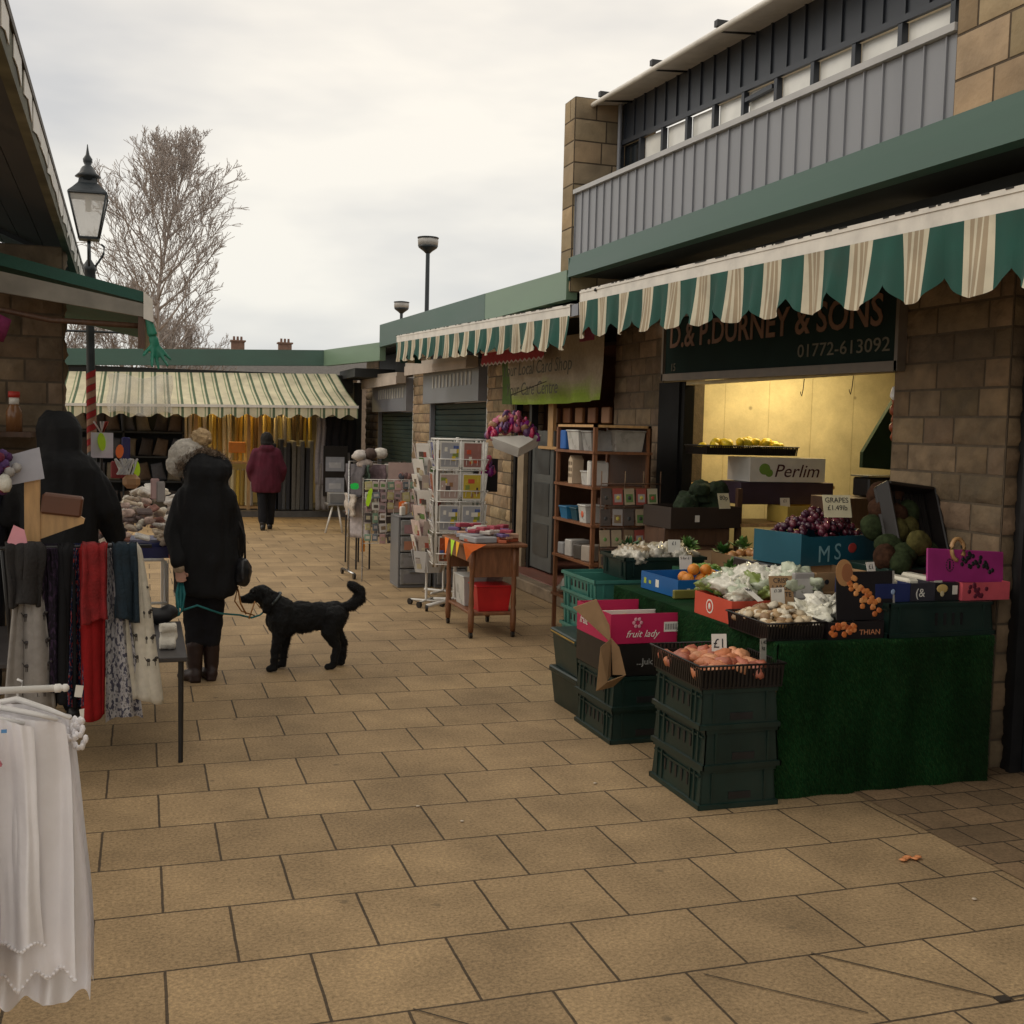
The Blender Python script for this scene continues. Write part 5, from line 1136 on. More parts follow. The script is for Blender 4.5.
# seed packet rack on the side
rk = thing('packet_rack', 'wire rack of seed packets hung on the side of the wooden shelf unit', 'rack', (3.66, 8.165, 0))
mb = MB()
for z in (.62, .785, .95, 1.115, 1.30): mb.tube([(-.24, 0, z), (.27, 0, z)], .005, 5)
for x in (-.24, -.04, .12, .27): mb.tube([(x, .008, .45), (x, .008, 1.4)], .005, 5)
mb.build('rack_wire', M['wooddark'], rk)
pc_ = [(.42, .33, .22), (.5, .44, .3), (.25, .17, .1), (.55, .5, .38), (.35, .08, .06), (.12, .22, .07), (.1, .08, .07), (.4, .36, .34)]
pk_m = []
for i in range(10):
    mb = MB(); mb.col = R.choice(pc_); mb.box(-.042, .042, 0, .006, 0, .13); mb.col = R.choice(pc_); mb.box(-.03, .03, -.001, 0, .02, .085); mb.col = R.choice([(.5, .1, .06), (.6, .5, .1), (.15, .3, .08), (.05, .05, .05)]); mb.ball((0, -.001, .055), .017, (1, .1, 1), 7)
    pk_m.append(mesh_of(mb, 'seed_packet', M['tint']))
for r_ in range(4):
    for c_ in range(5):
        o = bpy.data.objects.new('seed_packet', pk_m[R.randrange(10)]); COL.objects.link(o); o.location = (3.46+c_*.1, 8.15, .64+r_*.165); o.rotation_euler = (-.12, R.uniform(-.04, .04), 0)
        tag(o, 'small printed packet, %s row down and %s from the left on the shelf side' % (('fourth', 'third', 'second', 'first')[r_], ('first', 'second', 'third', 'fourth', 'fifth')[c_]), 'packet', 'packets in the rack on the shelf side')
# dim goods inside the card shop doorway
for i in range(12):
    c = R.choice([(.35, .16, .06), (.25, .1, .04), (.4, .2, .1), (.18, .08, .05)])
    bx('wooden_plaque', 'small brown plaque hanging in the dim card shop doorway', 'plaque', c, .2, .04, .16, (4.35, 9.95+(i % 6)*.36, 1.55+.24*(i//6)), pi/2, group='plaques in the card shop doorway')
t = thing('wall_shelf', 'long pine board with hanging trinkets behind the shelf unit in the doorway', 'shelf', (4.25, 10.9, 1.5)); mb = MB(); mb.box(-.05, .05, -1.0, 1.0, 0, .03); mb.box(-.02, .02, .62, .78, 0, .55); mb.build('board', M['woodlight'], t)

# ---- wooden trolley
tr = thing('wooden_trolley', 'brown wooden trolley on castors with lower shelf, neon bunting along its left edge', 'trolley', (2.72, 9.07, 0))
mb = MB(); mb.bevbox(-.24, .27, -.42, .42, .745, .775, .008); mb.build('table_top', M['wood'], tr)
mb = MB(); mb.box(-.18, .20, -.36, -.345, .50, .744); mb.box(-.18, .20, .345, .36, .50, .744); mb.box(-.195, -.181, -.36, .36, .62, .744); mb.box(.201, .215, -.36, .36, .5, .744); mb.build('apron', M['wood'], tr)
mb = MB(); mb.bevbox(-.19, .20, -.37, .37, .185, .21, .006); mb.build('lower_shelf', M['wood'], tr)
for x in (-.185, .175):
    for y in (-.36, .36):
        mb = MB(); mb.lathe([(.022, .05), (.026, .14), (.026, .22), (.018, .24), (.024, .28), (.018, .36), (.022, .46), (.018, .55), (.026, .58), (.026, .744)], (x, y, 0), 12); lg = mb.build('leg', M['wood'], tr)
        mb = MB(); mb.cyl((x-.012, y, .025), (x+.012, y, .025), .025, n=14); mb.cyl((x, y, .025), (x, y, .06), .008); mb.build('castor', M['blackplastic'], lg)
bu = thing('neon_bunting', 'string of neon orange, lime and yellow paper triangles along the wooden trolley edge', 'bunting', (2.44, 8.62, .78))
cols = [(1, .22, .02), (.55, .95, .05), (1, .5, .02), (1, .2, .03)]
for i, (x, y, s_) in enumerate(((0, .55, .13), (0, .36, .12), (0, .20, .11), (.06, .04, .15))):
    mb = MB(); mb.col = cols[i]; mb.poly([(x, y-s_*.5, 0), (x, y+s_*.5, 0), (x-.02, y-s_*.3, -s_*1.1)], (.002, 0, 0)) if i < 3 else mb.poly([(x-.07, 0, .01), (x+.12, -.02, 0), (x+.0, -.02, -.06), (x-.04, 0, -.13)], (0, .002, 0)); mb.build('flag', M['tint'], bu)
gd_ = [((.5, .12, .05), 'orange'), ((.3, .3, .34), 'grey'), ((.5, .3, .2), 'tan'), ((.15, .1, .25), 'purple'), ((.55, .5, .45), 'cream'), ((.35, .05, .08), 'crimson')]
for i in range(44):
    c, nm_ = gd_[i % 6]; x, y = 2.54+R.random()*.40, 8.72+R.random()*.70
    bx('trinket_packet', nm_+' packet lying flat in the heap on top of the wooden trolley', 'packet', c, .1, .07, .02+.02*R.random(), (x, y, .777+.016*(i % 6)), R.random()*3, group='packets on the trolley top', b=.004)
bx('silver_case', 'silvery grey flat case at the left of the trolley top', 'case', (.35, .35, .36), .2, .3, .05, (2.62, 8.85, .777), .2)
t = tub('tall translucent white tub on the lower shelf of the wooden trolley', (2.66, 9.18, .212), .2, .3, .24)
t = tub('red open tub on the lower shelf at the front of the wooden trolley', (2.74, 8.86, .212), .3, .24, .2, mat('red_tub', (.5, .012, .015), .4))
tub('clear tub of packets at the back of the trolley lower shelf', (2.82, 9.2, .212), .18, .3, .26, mat('pinkish_tub', (.42, .3, .28), .35, .3, 12, .3))

# ---- white spinner rack of magazines
sp_ = thing('magazine_spinner', 'tall white wire spinner rack of magazines on castors in front of the grey shutter', 'spinner rack', (2.80, 10.2, 0), -.12)
mb = MB(); mb.cyl((0, 0, .08), (0, 0, 1.62), .018); mb.build('pole', M['whitemetal'], sp_)
mb = MB()
for a in range(4): an = a*pi/2+.5; mb.tube([(0, 0, .09), (.32*cos(an), .32*sin(an), .05)], .018)
mb.build('base_arm', M['whitemetal'], sp_)
for a in range(4): an = a*pi/2+.5; mb = MB(); mb.cyl((.32*cos(an)-.012, .32*sin(an), .03), (.32*cos(an)+.012, .32*sin(an), .03), .03, n=12); mb.build('castor', M['blackplastic'], sp_)
for f_ in range(4):
    mb = MB(); Rz = Matrix.Rotation(f_*pi/2, 4, 'Z')
    for x in (-.21, 0, .21): mb.tube([Rz @ Vector((x, -.22, .42)), Rz @ Vector((x, -.22, 1.6))], .006, 5)
    for k in range(4):
        z = .45+k*.29
        for q in (0, .10): mb.tube([Rz @ Vector((-.22, -.24-.02*(q > 0), z+q)), Rz @ Vector((.22, -.24-.02*(q > 0), z+q))], .005, 5)
        for x in [-.2+i*.05 for i in range(9)]: mb.tube([Rz @ Vector((x, -.22, z)), Rz @ Vector((x, -.26, z+.1))], .0025, 4)
    mb.tube([Rz @ Vector((-.22, -.22, 1.6)), Rz @ Vector((.22, -.22, 1.6))], .008, 5)
    mb.build('wire_face', M['whitemetal'], sp_)
mgs = []
for i in range(9):
    mb = MB(); base = [(.5, .48, .44), (.5, .38, .05), (.35, .08, .03), (.05, .08, .28), (.35, .36, .38), (.25, .3, .1), (.42, .32, .28), (.3, .14, .12), (.48, .46, .48)][i]
    mb.col = (.65, .63, .58); mb.box(-.088, .088, 0, .01, 0, .25); mb.col = base; mb.box(-.08, .08, -.001, 0, .02, .24)
    for k in range(9):
        mb.col = R.choice([(.6, .45, .05), (.5, .08, .04), (.08, .12, .3), (.2, .25, .06), (.7, .68, .6), (.06, .05, .05), (.3, .16, .08), base, base])
        x, z = R.uniform(-.06, .06), R.uniform(.04, .21); w_ = R.uniform(.008, .03); mb.box(max(-.08, x-w_), min(.08, x+w_), -.0015-.0003*k, -.001, z-.02, z+.02)
    mgs.append(mesh_of(mb, 'magazine', M['tintgloss']))
fn_ = ('front', 'right', 'back', 'left')
for f_ in range(4):
    Rz = Matrix.Rotation(-.12+f_*pi/2, 4, 'Z')
    for k in range(4):
        for c_, x in enumerate((-.105, .105)):
            o = bpy.data.objects.new('magazine', mgs[R.randrange(9) if f_ else (4, 8, 0, 3, 4, 6, 1, 2)[k*2+c_] if False else R.randrange(9)]); COL.objects.link(o)
            p = Rz @ Vector((x, -.235, .46+k*.29)); o.location = (2.80+p.x, 10.2+p.y, p.z); o.rotation_euler = (-.1 if True else 0, 0, -.12+f_*pi/2)
            o.rotation_euler = Matrix.Rotation(-.12+f_*pi/2, 4, 'Z').to_3x3().to_euler(); o.rotation_euler.rotate_axis('X', .10)
            tag(o, 'magazine on the %s side of the %s spinner face, %s pocket down' % (('left', 'right')[c_], fn_[f_], ('fourth', 'third', 'second', 'first')[k]), 'magazine', 'magazines in the white spinner rack')
# ---- leaning card rack to its left (leaflets fanned out)
cr_ = thing('card_spinner', 'slimmer white card rack bristling with leaflets just left of the magazine spinner', 'card rack', (2.58, 10.42, 0), .5)
mb = MB(); mb.cyl((0, 0, .06), (0, 0, 1.55), .012); mb.tube([(-.15, -.07, .05), (.15, .07, .05)], .011); mb.tube([(-.07, .15, .05), (.07, -.15, .05)], .011); mb.build('pole', M['whitemetal'], cr_)
for x, y in ((-.15, -.07), (.15, .07), (-.07, .15), (.07, -.15)): mb = MB(); mb.cyl((x-.012, y, .03), (x+.012, y, .03), .03, n=12); mb.build('castor', M['blackplastic'], cr_)
for i in range(48):
    an = i*1.1; z = .33+(i//6)*.145; mb = MB(); mb.col = R.choice([(.6, .6, .58), (.5, .5, .5), (.62, .5, .46), (.45, .38, .34), (.68, .66, .62)])
    Rm = Matrix.Rotation(an, 4, 'Z'); mb.box(-.07, .07, -.003, .003, 0, .21, Matrix.Translation(Rm @ Vector((0, -.12, z))) @ Rm @ Matrix.Rotation(.22, 4, 'X'))
    for q in range(3): mb.col = R.choice(pc_); xx, zz = R.uniform(-.035, .035), R.uniform(.05, .15); mb.box(xx-.025, xx+.025, -.0045-.0003*q, -.0032, zz-.025, zz+.025, Matrix.Translation(Rm @ Vector((0, -.12, z))) @ Rm @ Matrix.Rotation(.22, 4, 'X'))
    ob = mb.build('greeting_card', M['tintgloss']); tag(ob, 'pale greeting card sticking out of the slim white rack', 'greeting card', 'greeting cards in the slim rack'); ob.location = (2.60, 10.42, 0)
c2 = thing('card_spinner', 'crowded wire rack of printed cards between the slim white rack and the drawer towers', 'card rack', (2.90, 11.0, 0), .3)
mb = MB(); mb.cyl((0, 0, .06), (0, 0, 1.42), .012); mb.tube([(-.2, -.1, .05), (.2, .1, .05)], .013); mb.tube([(-.1, .2, .05), (.1, -.2, .05)], .013); mb.build('pole', M['whitemetal'], c2)
mb = MB(); 
for k in range(8): z = .32+k*.15; mb.tube([(.11*cos(a*pi/6), .11*sin(a*pi/6), z) for a in range(13)], .004, 4)
mb.build('wire_ring', M['whitemetal'], c2)
cm_ = []
for i in range(8):
    mb = MB(); mb.col = (.62, .6, .56); mb.box(-.05, .05, 0, .005, 0, .13)
    for k in range(5): mb.col = R.choice(pc_+[(.5, .1, .12), (.1, .15, .35), (.6, .45, .5)]); x, z = R.uniform(-.03, .03), R.uniform(.03, .1); mb.box(x-.018, x+.018, -.001-.0003*k, -.0005, z-.02, z+.02)
    cm_.append(mesh_of(mb, 'printed_card', M['tintgloss']))
hn = ('lowest', 'second lowest', 'third lowest', 'fourth', 'fifth', 'third highest', 'second highest', 'highest')
for k in range(8):
    for j in range(8):
        an = j*pi/4+.3*k; o = bpy.data.objects.new('printed_card', cm_[R.randrange(8)]); COL.objects.link(o); o.location = (2.90+.13*sin(an), 11.0-.13*cos(an), .33+k*.15); o.rotation_euler = (0, 0, an); o.rotation_euler.rotate_axis('X', .12)
        tag(o, 'small printed card on the %s ring of the crowded wire rack' % hn[k], 'card', 'printed cards on the crowded wire rack')
# ---- dark side pockets and hanging basket of flowers / sweets
hb_ = thing('hanging_box', 'white open carton heaped with crimson and purple packets hung on the stone pier', 'hanging box', (3.41, 10.5, 1.44)); 
mb = MB(); mb.hexa([(-.2, -.14, .08), (.02, -.2, 0), (.24, -.12, .1), (.02, .1, .05)], [(-.25, -.16, .19), (.02, -.24, .09), (.28, -.14, .22), (.02, .12, .2)]); mb.build('white_carton', M['paper'], hb_)
mb = MB(); mb.tube([(.02, 0, .2), (.0, 0, .6), (.4, .1, .75)], .004, 4); mb.build('hanging_cord', M['black'], hb_)
pm_ = []
for i, c in enumerate(((.42, .02, .08), (.22, .02, .18), (.5, .12, .2), (.12, .05, .14), (.4, .22, .12))):
    mb = MB(); mb.col = c; mb.ball((0, 0, 0), .035, (1.2, .6, 1.4), 8, .5, seed=i); pm_.append(mesh_of(mb, 'sweet_packet', M['tintgloss']))
pile(pm_, 'sweet_packet', 'crimson or purple foil packet heaped in the hanging white carton', 'packet', 110, 3.42, 10.46, 1.60, .52, .3, .27, 31, 'foil packets in the hanging carton', .03)
pile(pm_, 'toy_packet', 'small coloured packet pegged to the card below the hanging white carton', 'packet', 14, 3.12, 10.3, 1.2, .2, .2, .22, 33, 'packets pegged below the hanging carton', .03)
t = thing('key_ring_card', 'dark card of key rings hung against the stone pier beside the spinner', 'card', (3.13, 10.35, 1.1)); mb = MB(); mb.bevbox(-.12, .12, 0, .02, 0, .32); mb.build('backing_card', M['blkcard'], t)
# ---- grey drawer towers
M['greyplastic'] = mat('grey_drawer_plastic', (.17, .175, .185), .4, .12, 6)
M['drawerfront'] = mat('clear_grey_front', (.25, .25, .25), .3, .3, 14, .2, 20)
def drawers(label, loc, rz, w=.36, d=.4, n=4):
    t = thing('drawer_tower', label, 'drawers', loc, rz, 'grey plastic drawer towers'); H = .76
    mb = MB(); mb.bevbox(-w/2, w/2, -d/2, d/2, H-.02, H); mb.bevbox(-w/2, w/2, -d/2, d/2, .0, .03); mb.box(-w/2, -w/2+.02, -d/2, d/2, .03, H-.02); mb.box(w/2-.02, w/2, -d/2, d/2, .03, H-.02); mb.box(-w/2+.02, w/2-.02, d/2-.02, d/2, .03, H-.02); mb.build('tower_frame', M['greyplastic'], t)
    for i in range(n):
        z0 = .035+i*(H-.06)/n; z1 = z0+(H-.06)/n-.012; mb = MB(); mb.bevbox(-w/2+.024, w/2-.024, -d/2-.012, d/2-.04, z0, z1, .006); dr = mb.build('drawer', M['drawerfront'], t)
        mb = MB(); mb.bevbox(-.06, .06, -d/2-.03, -d/2-.012, z1-.035, z1-.02, .003); mb.build('handle', M['greyplastic'], dr)
        mb = MB(); mb.col = [(.2, .2, .22), (.25, .25, .26), (.45, .2, .12), (.35, .2, .22)][i % 4]; mb.box(-w/2+.06, w/2-.06, -d/2-.0145, -d/2-.0122, z0+.02, z1-.05); mb.build('contents_label', M['tint'], dr)
    return t
drawers('grey plastic tower of four drawers farther from the magazine spinner', (2.74, 11.8, 0), 0)
drawers('grey plastic drawer tower right behind the magazine spinner', (3.13, 11.75, 0), .0)
for i in range(14): bx('goods_packet', 'small bright packet standing on top of the grey drawer towers', 'packet', R.choice([(.6, .45, .1), (.5, .5, .5), (.5, .3, .2), (.7, .66, .6)]), .06, .04, .06+.1*R.random(), (2.62+i*.045, 11.7+.1*(i % 3), .762), R.random(), group='packets on the drawer towers')
# ---- rail of clothes and hats beyond, on castors
cl = thing('clothes_rail', 'low wheeled rail crowded with hanging garments and hats beyond the drawer towers', 'clothes rail', (2.5, 12.6, 0), .1)
mb = MB(); mb.tube([(-.3, 0, .06), (-.3, 0, 1.3), (.35, 0, 1.3), (.35, 0, .06)], .014); mb.tube([(-.3, -.25, .06), (-.3, .25, .06)], .014); mb.tube([(.35, -.25, .06), (.35, .25, .06)], .014); mb.build('rail_frame', M['chrome'], cl)
for x in (-.3, .35):
    for y in (-.25, .25): mb = MB(); mb.cyl((x-.012, y, .035), (x+.012, y, .035), .035, n=12); mb.build('castor', M['blackplastic'], cl)
M['knit'] = mat('knit_cloth', (1, 1, 1), .9, .3, 18, .6, 90, attr=True)
for i in range(12):
    c, nm_ = [((.5, .44, .38), 'beige'), ((.12, .11, .12), 'charcoal'), ((.45, .4, .4), 'grey pink'), ((.1, .16, .12), 'dark green'), ((.55, .5, .42), 'cream'), ((.25, .18, .2), 'plum'), ((.42, .2, .2), 'dusky red')][i % 7]
    mb = MB(); mb.col = c
    def gf(u, v, i=i): return (.012*sin(v*9+i), (u-.5)*.42*(.75+.25*(1-v))+.01*sin(v*20), -.02-v*(.24+.25*((i*7) % 3)/2)+.0*u)
    mb.grid(gf, 8, 8, True, .02); o = solo(mb, 'hanging_garment', M['knit'], '%s garment hanging on the crowded low rail, %s from the left' % (nm_, ('first', 'second', 'third', 'fourth', 'fifth', 'sixth', 'seventh', 'eighth', 'ninth', 'tenth', 'eleventh', 'last')[i]), 'garment', 'garments on the low rail', (2.2+i*.052, 12.56+.006*i, 1.29 if i % 2 else .95), .1+.25*(i % 3))
ws = thing('wire_stand', 'wire display stand hung with small pale packets between the low rail and the drawers', 'display stand', (2.62, 12.15, 0)); mb = MB()
for i in range(9): mb.tube([(-.34+i*.085, 0, .42), (-.34+i*.085, 0, 1.12)], .004, 4)
for i in range(8): mb.tube([(-.34, 0, .42+i*.1), (.34, 0, .42+i*.1)], .004, 4)
mb.build('wire_grid', M['whitemetal'], ws); mb = MB(); [mb.cyl((x, 0, 0), (x, 0, 1.14), .009) for x in (-.34, .34)]; mb.build('stand_post', M['chrome'], ws)
sm_ = []
for i, c in enumerate(((.5, .42, .38), (.55, .5, .46), (.3, .2, .2), (.12, .14, .16), (.5, .3, .28), (.45, .4, .2), (.18, .28, .2), (.6, .58, .54), (.08, .07, .07))):
    mb = MB(); mb.col = c; mb.bevbox(-.035, .035, -.012, .012, -.1, 0, .004); mb.col = R.choice(pc_); mb.box(-.022, .022, -.0135, -.0125, -.07, -.03); sm_.append(mesh_of(mb, 'small_packet', M['tintgloss']))
for i in range(8):
    for j in range(6):
        if R.random() < .9:
            o = bpy.data.objects.new('small_packet', sm_[R.randrange(9)]); COL.objects.link(o); o.location = (2.33+i*.083, 12.12, 1.10-j*.115); o.rotation_euler = (-.1, R.uniform(-.12, .12), R.uniform(-.2, .2)); o.scale = (R.uniform(.8, 1.2), 1, R.uniform(.7, 1.1))
            tag(o, 'small packet, %s column and %s row of the wire stand' % (('first', 'second', 'third', 'fourth', 'fifth', 'sixth', 'seventh', 'eighth')[i], ('top', 'second', 'third', 'fourth', 'fifth', 'lowest')[j]), 'packet', 'packets on the wire stand')
t = thing('toy_board', 'pinkish display board with toys standing behind the low clothes rail', 'board', (2.80, 12.4, .74)); mb = MB(); mb.col = (.5, .36, .32); mb.box(-.19, .17, 0, .02, 0, .56); mb.build('board', M['tint'], t)
mb = MB()
for i in range(26): mb.col = R.choice([(.2, .12, .12), (.45, .25, .22), (.1, .1, .12), (.5, .4, .36), (.35, .3, .34)]); mb.ball((-.15+R.random()*.28, -.01, .04+R.random()*.4), .03, (1, .4, 1.2), 7, .4, seed=i)
mb.build('pinned_toy', M['knit'], t)
for i, (x, z, c, nm_) in enumerate(((2.30, 1.43, (.55, .5, .46), 'pale grey'), (2.42, 1.45, (.09, .06, .05), 'dark brown'), (2.54, 1.46, (.6, .56, .5), 'cream'), (2.36, 1.34, (.45, .38, .34), 'fawn'))):
    mb = MB(); mb.col = c; mb.ball((0, 0, 0), .085, (1, 1, .75), 12, .3, seed=i); solo(mb, 'knitted_hat', M['knit'], nm_+' knitted hat piled on top of the low clothes rail', 'hat', 'hats on the low rail', (x, 12.5, z-.06))
neon = [('lime green round paper tag on the low clothes rail', (.02, .8, .12), (2.16, 12.0, 1.02), .09, .07, 0), ('yellow green long paper tag on the low clothes rail', (.55, .95, .02), (2.30, 12.0, .84), .05, .2, .2), ('orange paper tag pinned on the toy board', (1, .2, .03), (2.69, 12.0, .80), .09, .10, 0)]
for lab, c, loc, w_, h_, r_ in neon:
    mb = MB(); mb.col = c; mb.poly([(-w_/2, 0, h_*.15), (-w_*.2, 0, 0), (w_*.3, 0, 0), (w_/2, 0, h_*.3), (w_*.4, 0, h_*.9), (0, 0, h_), (-w_*.5, 0, h_*.8)], (0, .003, 0)); solo(mb, 'neon_tag', M['tint'], lab, 'tag', None, loc).rotation_euler = (0, r_, 0)
# small table with orange cover
t = thing('small_table', 'small black legged table covered with a neon orange sheet beyond the low rail', 'table', (2.46, 13.6, 0))
mb = MB(); mb.bevbox(-.1, .14, -.45, .35, .62, .645); mb.build('table_top', M['blackplastic'], t)
for (x, y) in ((-.06, .31), (.1, .31), (-.06, -.42), (.1, -.42)): mb = MB(); mb.cyl((x, y, 0), (x, y, .62), .011); mb.build('leg', M['black'], t)
mb = MB(); mb.col = (1, .16, .02); mb.grid(lambda u, v: (2.34+u*.26, 13.12+v*.5, .652+.012*sin(u*7)+.01*sin(v*9)), 8, 8, True, .006); solo(mb, 'neon_sheet', M['tint'], 'neon orange paper sheet lying on the small black legged table', 'sheet')
mb = MB(); mb.col = (.9, .06, .14); mb.box(0, .05, 0, .006, -.22, 0); mb.col = (.8, .3, .04); mb.box(0, .05, 0, .006, -.4, -.22); solo(mb, 'coloured_strip', M['tint'], 'pink and orange strip hanging from the small table corner', 'strip', None, (2.44, 13.1, .62))

# ================================================================== FAR FABRIC SHOP
roll_m = []
for i, c in enumerate(((.75, .52, .1), (.6, .42, .1), (.78, .62, .22), (.45, .3, .08), (.75, .65, .4), (.22, .14, .06), (.66, .6, .5))):
    mb = MB(); mb.col = c; mb.cyl((0, 0, 0), (0, 0, .88), .036, .036, 10); mb.col = (.5, .42, .3); mb.cyl((0, 0, .88), (0, 0, .91), .016); roll_m.append(mesh_of(mb, 'fabric_roll', M['cloth']))
o_ = ('row', 'row')
n = 0
for (x0, x1, z0, sc_, lab) in ((.72, 3.0, 1.0, 1.02, 'upright yellowish roll of cloth in the far shop upper row'), (.95, 1.95, .18, .78, 'upright golden roll of cloth in the far shop lower row')):
    x = x0
    while x < x1:
        o = bpy.data.objects.new('fabric_roll', R.choice(roll_m)); COL.objects.link(o); o.location = (x, 21.25+R.uniform(-.03, .03), z0); o.rotation_euler = (R.uniform(-.03, .03), R.uniform(-.04, .04), R.random()*6); o.scale = (1, 1, sc_*R.uniform(.9, 1.05))
        n += 1; nth = int((x-x0)/.0875)+1; tag(o, lab.replace('roll of cloth', 'cloth roll')+', %d from the left' % nth, 'fabric roll', 'fabric rolls in the far shop'); x += R.uniform(.075, .1)
dk_m = []
for c in ((.05, .05, .055), (.10, .10, .10), (.16, .15, .13), (.03, .035, .05)):
    mb = MB(); mb.col = c; mb.bevbox(-.035, .035, -.15, .15, 0, 1.25, .01); dk_m.append(mesh_of(mb, 'cloth_bolt', M['cloth']))
x = 2.12
while x < 3.0:
    o = bpy.data.objects.new('cloth_bolt', R.choice(dk_m)); COL.objects.link(o); o.location = (x, 20.95, .13); o.rotation_euler = (R.uniform(0, .05), R.uniform(-.02, .02), R.uniform(-.1, .1)); o.scale = (1, 1, R.uniform(.9, 1.05))
    tag(o, 'dark cloth bolt on end right of the maroon coat, %d from the left' % (int((x-2.12)/.082)+1), 'cloth bolt', 'dark cloth bolts in the far shop'); x += .082
t = thing('fabric_shelf', 'wooden shelf frame carrying the rolls in the far fabric shop', 'shelf', (1.85, 21.2, 0))
mb = MB(); mb.box(-1.15, 1.15, -.12, .3, .95, .99); mb.build('shelf_board', M['woodlight'], t)
mb = MB(); mb.box(-1.15, .15, -.12, .3, .13, .17); mb.build('shelf_board', M['woodlight'], t)
for x in (-.95, -.02, .18): mb = MB(); mb.box(x-.03, x+.03, -.14, -.11, .11, 2.3); mb.build('upright', M['woodlight'], t)
bx('orange_notice', 'orange notice card on the upright among the fabric rolls', 'notice', (.75, .25, .03), .3, .02, .2, (1.62, 21.02, 1.15))
cs = thing('cushion_shelves', 'dark shelving of cushions and bags filling the left of the far shop', 'shelving', (-.35, 21.3, 0))
for z in (.12, .62, 1.06, 1.5): mb = MB(); mb.box(-1.05, 1.05, -.2, .3, z-.03, z); mb.build('shelf', M['soffit'], cs)
for x in (-1.05, 0, 1.02): mb = MB(); mb.box(x, x+.03, -.2, .3, 0, 1.95); mb.build('upright', M['soffit'], cs)
mb = MB(); mb.box(-1.05, 1.05, .3, .33, 0, 2.0); mb.build('back_board', M['soffit'], cs)
cu_m = []
for i, c in enumerate(((.12, .085, .06), (.06, .05, .045), (.16, .13, .09), (.09, .09, .10))):
    mb = MB(); mb.col = c; mb.grid(lambda u, v: ((u-.5)*(.24-.05*v), -.06-.04*sin(pi*u)*sin(pi*v), v*.32), 8, 8, True, .10); cu_m.append(mesh_of(mb, 'cushion', M['cloth']))
for zi, z in enumerate((.12, .62, 1.06, 1.5)):
    for i in range(8):
        o = bpy.data.objects.new('cushion', cu_m[(i*3+zi) % 4]); COL.objects.link(o); o.location = (-1.28+i*.26, 21.25, z); o.rotation_euler = (0, R.uniform(-.25, .25), R.uniform(-.3, .3))
        tag(o, 'brown grey cushion or bag, number %s along the %s shelf of the far dark shelving' % (('one', 'two', 'three', 'four', 'five', 'six', 'seven', 'eight')[i], ('lowest', 'second', 'third', 'top')[zi]), 'cushion', 'cushions on the far dark shelving')
for i, (x, z0, z1, c, w_, lab) in enumerate(((3.07, .62, 1.83, (.3, .28, .3), .17, 'long grey scarf hanging at the right of the dark bolts'), (3.10, .15, 1.0, (.28, .26, .25), .2, 'pale grey cloth hanging low at the right of the dark bolts'), (3.55, .9, 1.8, (.015, .015, .017), .3, 'black garment hanging at the right corner of the far shop'), (3.3, 1.25, 1.85, (.02, .02, .025), .3, 'short black garment above the picture rack in the far shop'), (3.62, .2, 1.2, (.16, .15, .14), .22, 'grey garment hanging at the far right corner'))):
    mb = MB(); mb.col = c; mb.grid(lambda u, v: ((u-.5)*w_*(1+.2*v)+.01*sin(v*8), .02*sin(u*14+v*2), -v*(z1-z0)), 14, 10, True, .012); solo(mb, 'hanging_cloth', M['cloth'], lab, 'cloth', None, (x, 20.55, z1))
pr_ = thing('picture_rack', 'dark upright rack of pale blue pictures at the right of the far shop', 'rack', (3.33, 20.5, 0)); mb = MB(); mb.box(-.22, .22, 0, .04, .4, 1.32); mb.build('rack_panel', M['blackplastic'], pr_)
for z in (.48, .86):
    mb = MB(); mb.col = (.42, .45, .52); mb.box(-.18, .16, -.015, -.002, z, z+.26); mb.col = (.6, .62, .66); mb.box(-.12, .10, -.018, -.0155, z+.06, z+.16); mb.build('picture', M['tintgloss'], pr_)
wt_ = thing('white_legged_table', 'small table with splayed white legs and a grey box on it before the picture rack', 'table', (3.05, 17.9, 0))
mb = MB(); mb.bevbox(-.28, .32, -.2, .2, .43, .46); mb.build('table_top', M['greyplastic'], wt_)
for (a, b) in ((-.2, -.32), (.2, .34), (-.12, -.05), (.1, .05)): mb = MB(); mb.tube([(a, -.15, .43), (b, -.2, 0)], .016); mb.build('leg', M['white'], wt_)
bx('grey_carton', 'grey patterned carton on the table with splayed white legs', 'carton', (.2, .2, .2), .5, .3, .16, (3.05, 17.9, .462))

# ================================================================== LEFT STALLS
R = random.Random(33)
# ---- white clothes rail nearest the camera
wr = thing('clothes_rail', 'white metal clothes rail nearest the camera at the lower left', 'clothes rail', (-.55, 2.82, 0))
mb = MB(); mb.tube([(-.75, 0, 1.072), (.355, 0, 1.072)], .0085, 10); mb.build('rail', M['whitemetal'], wr)
mb = MB(); mb.lathe([(.0085, 0), (.014, .003), (.014, .014), (.009, .018), (.013, .022), (.012, .03), (.004, .034)], n=12)
for i, v in enumerate(mb.v): mb.v[i] = Vector((v.z+.35, v.y*.75, v.x*.75+1.072))
mb.build('rail_end_knob', M['whitemetal'], wr)
for x in (-.7, ): mb = MB(); mb.cyl((x, 0, 0), (x, 0, 1.07), .014); mb.tube([(x, -.25, .02), (x, .25, .02)], .014); mb.build('upright', M['whitemetal'], wr)
M['hang'] = mat('white_hanger', (.74, .72, .7), .3, .05)
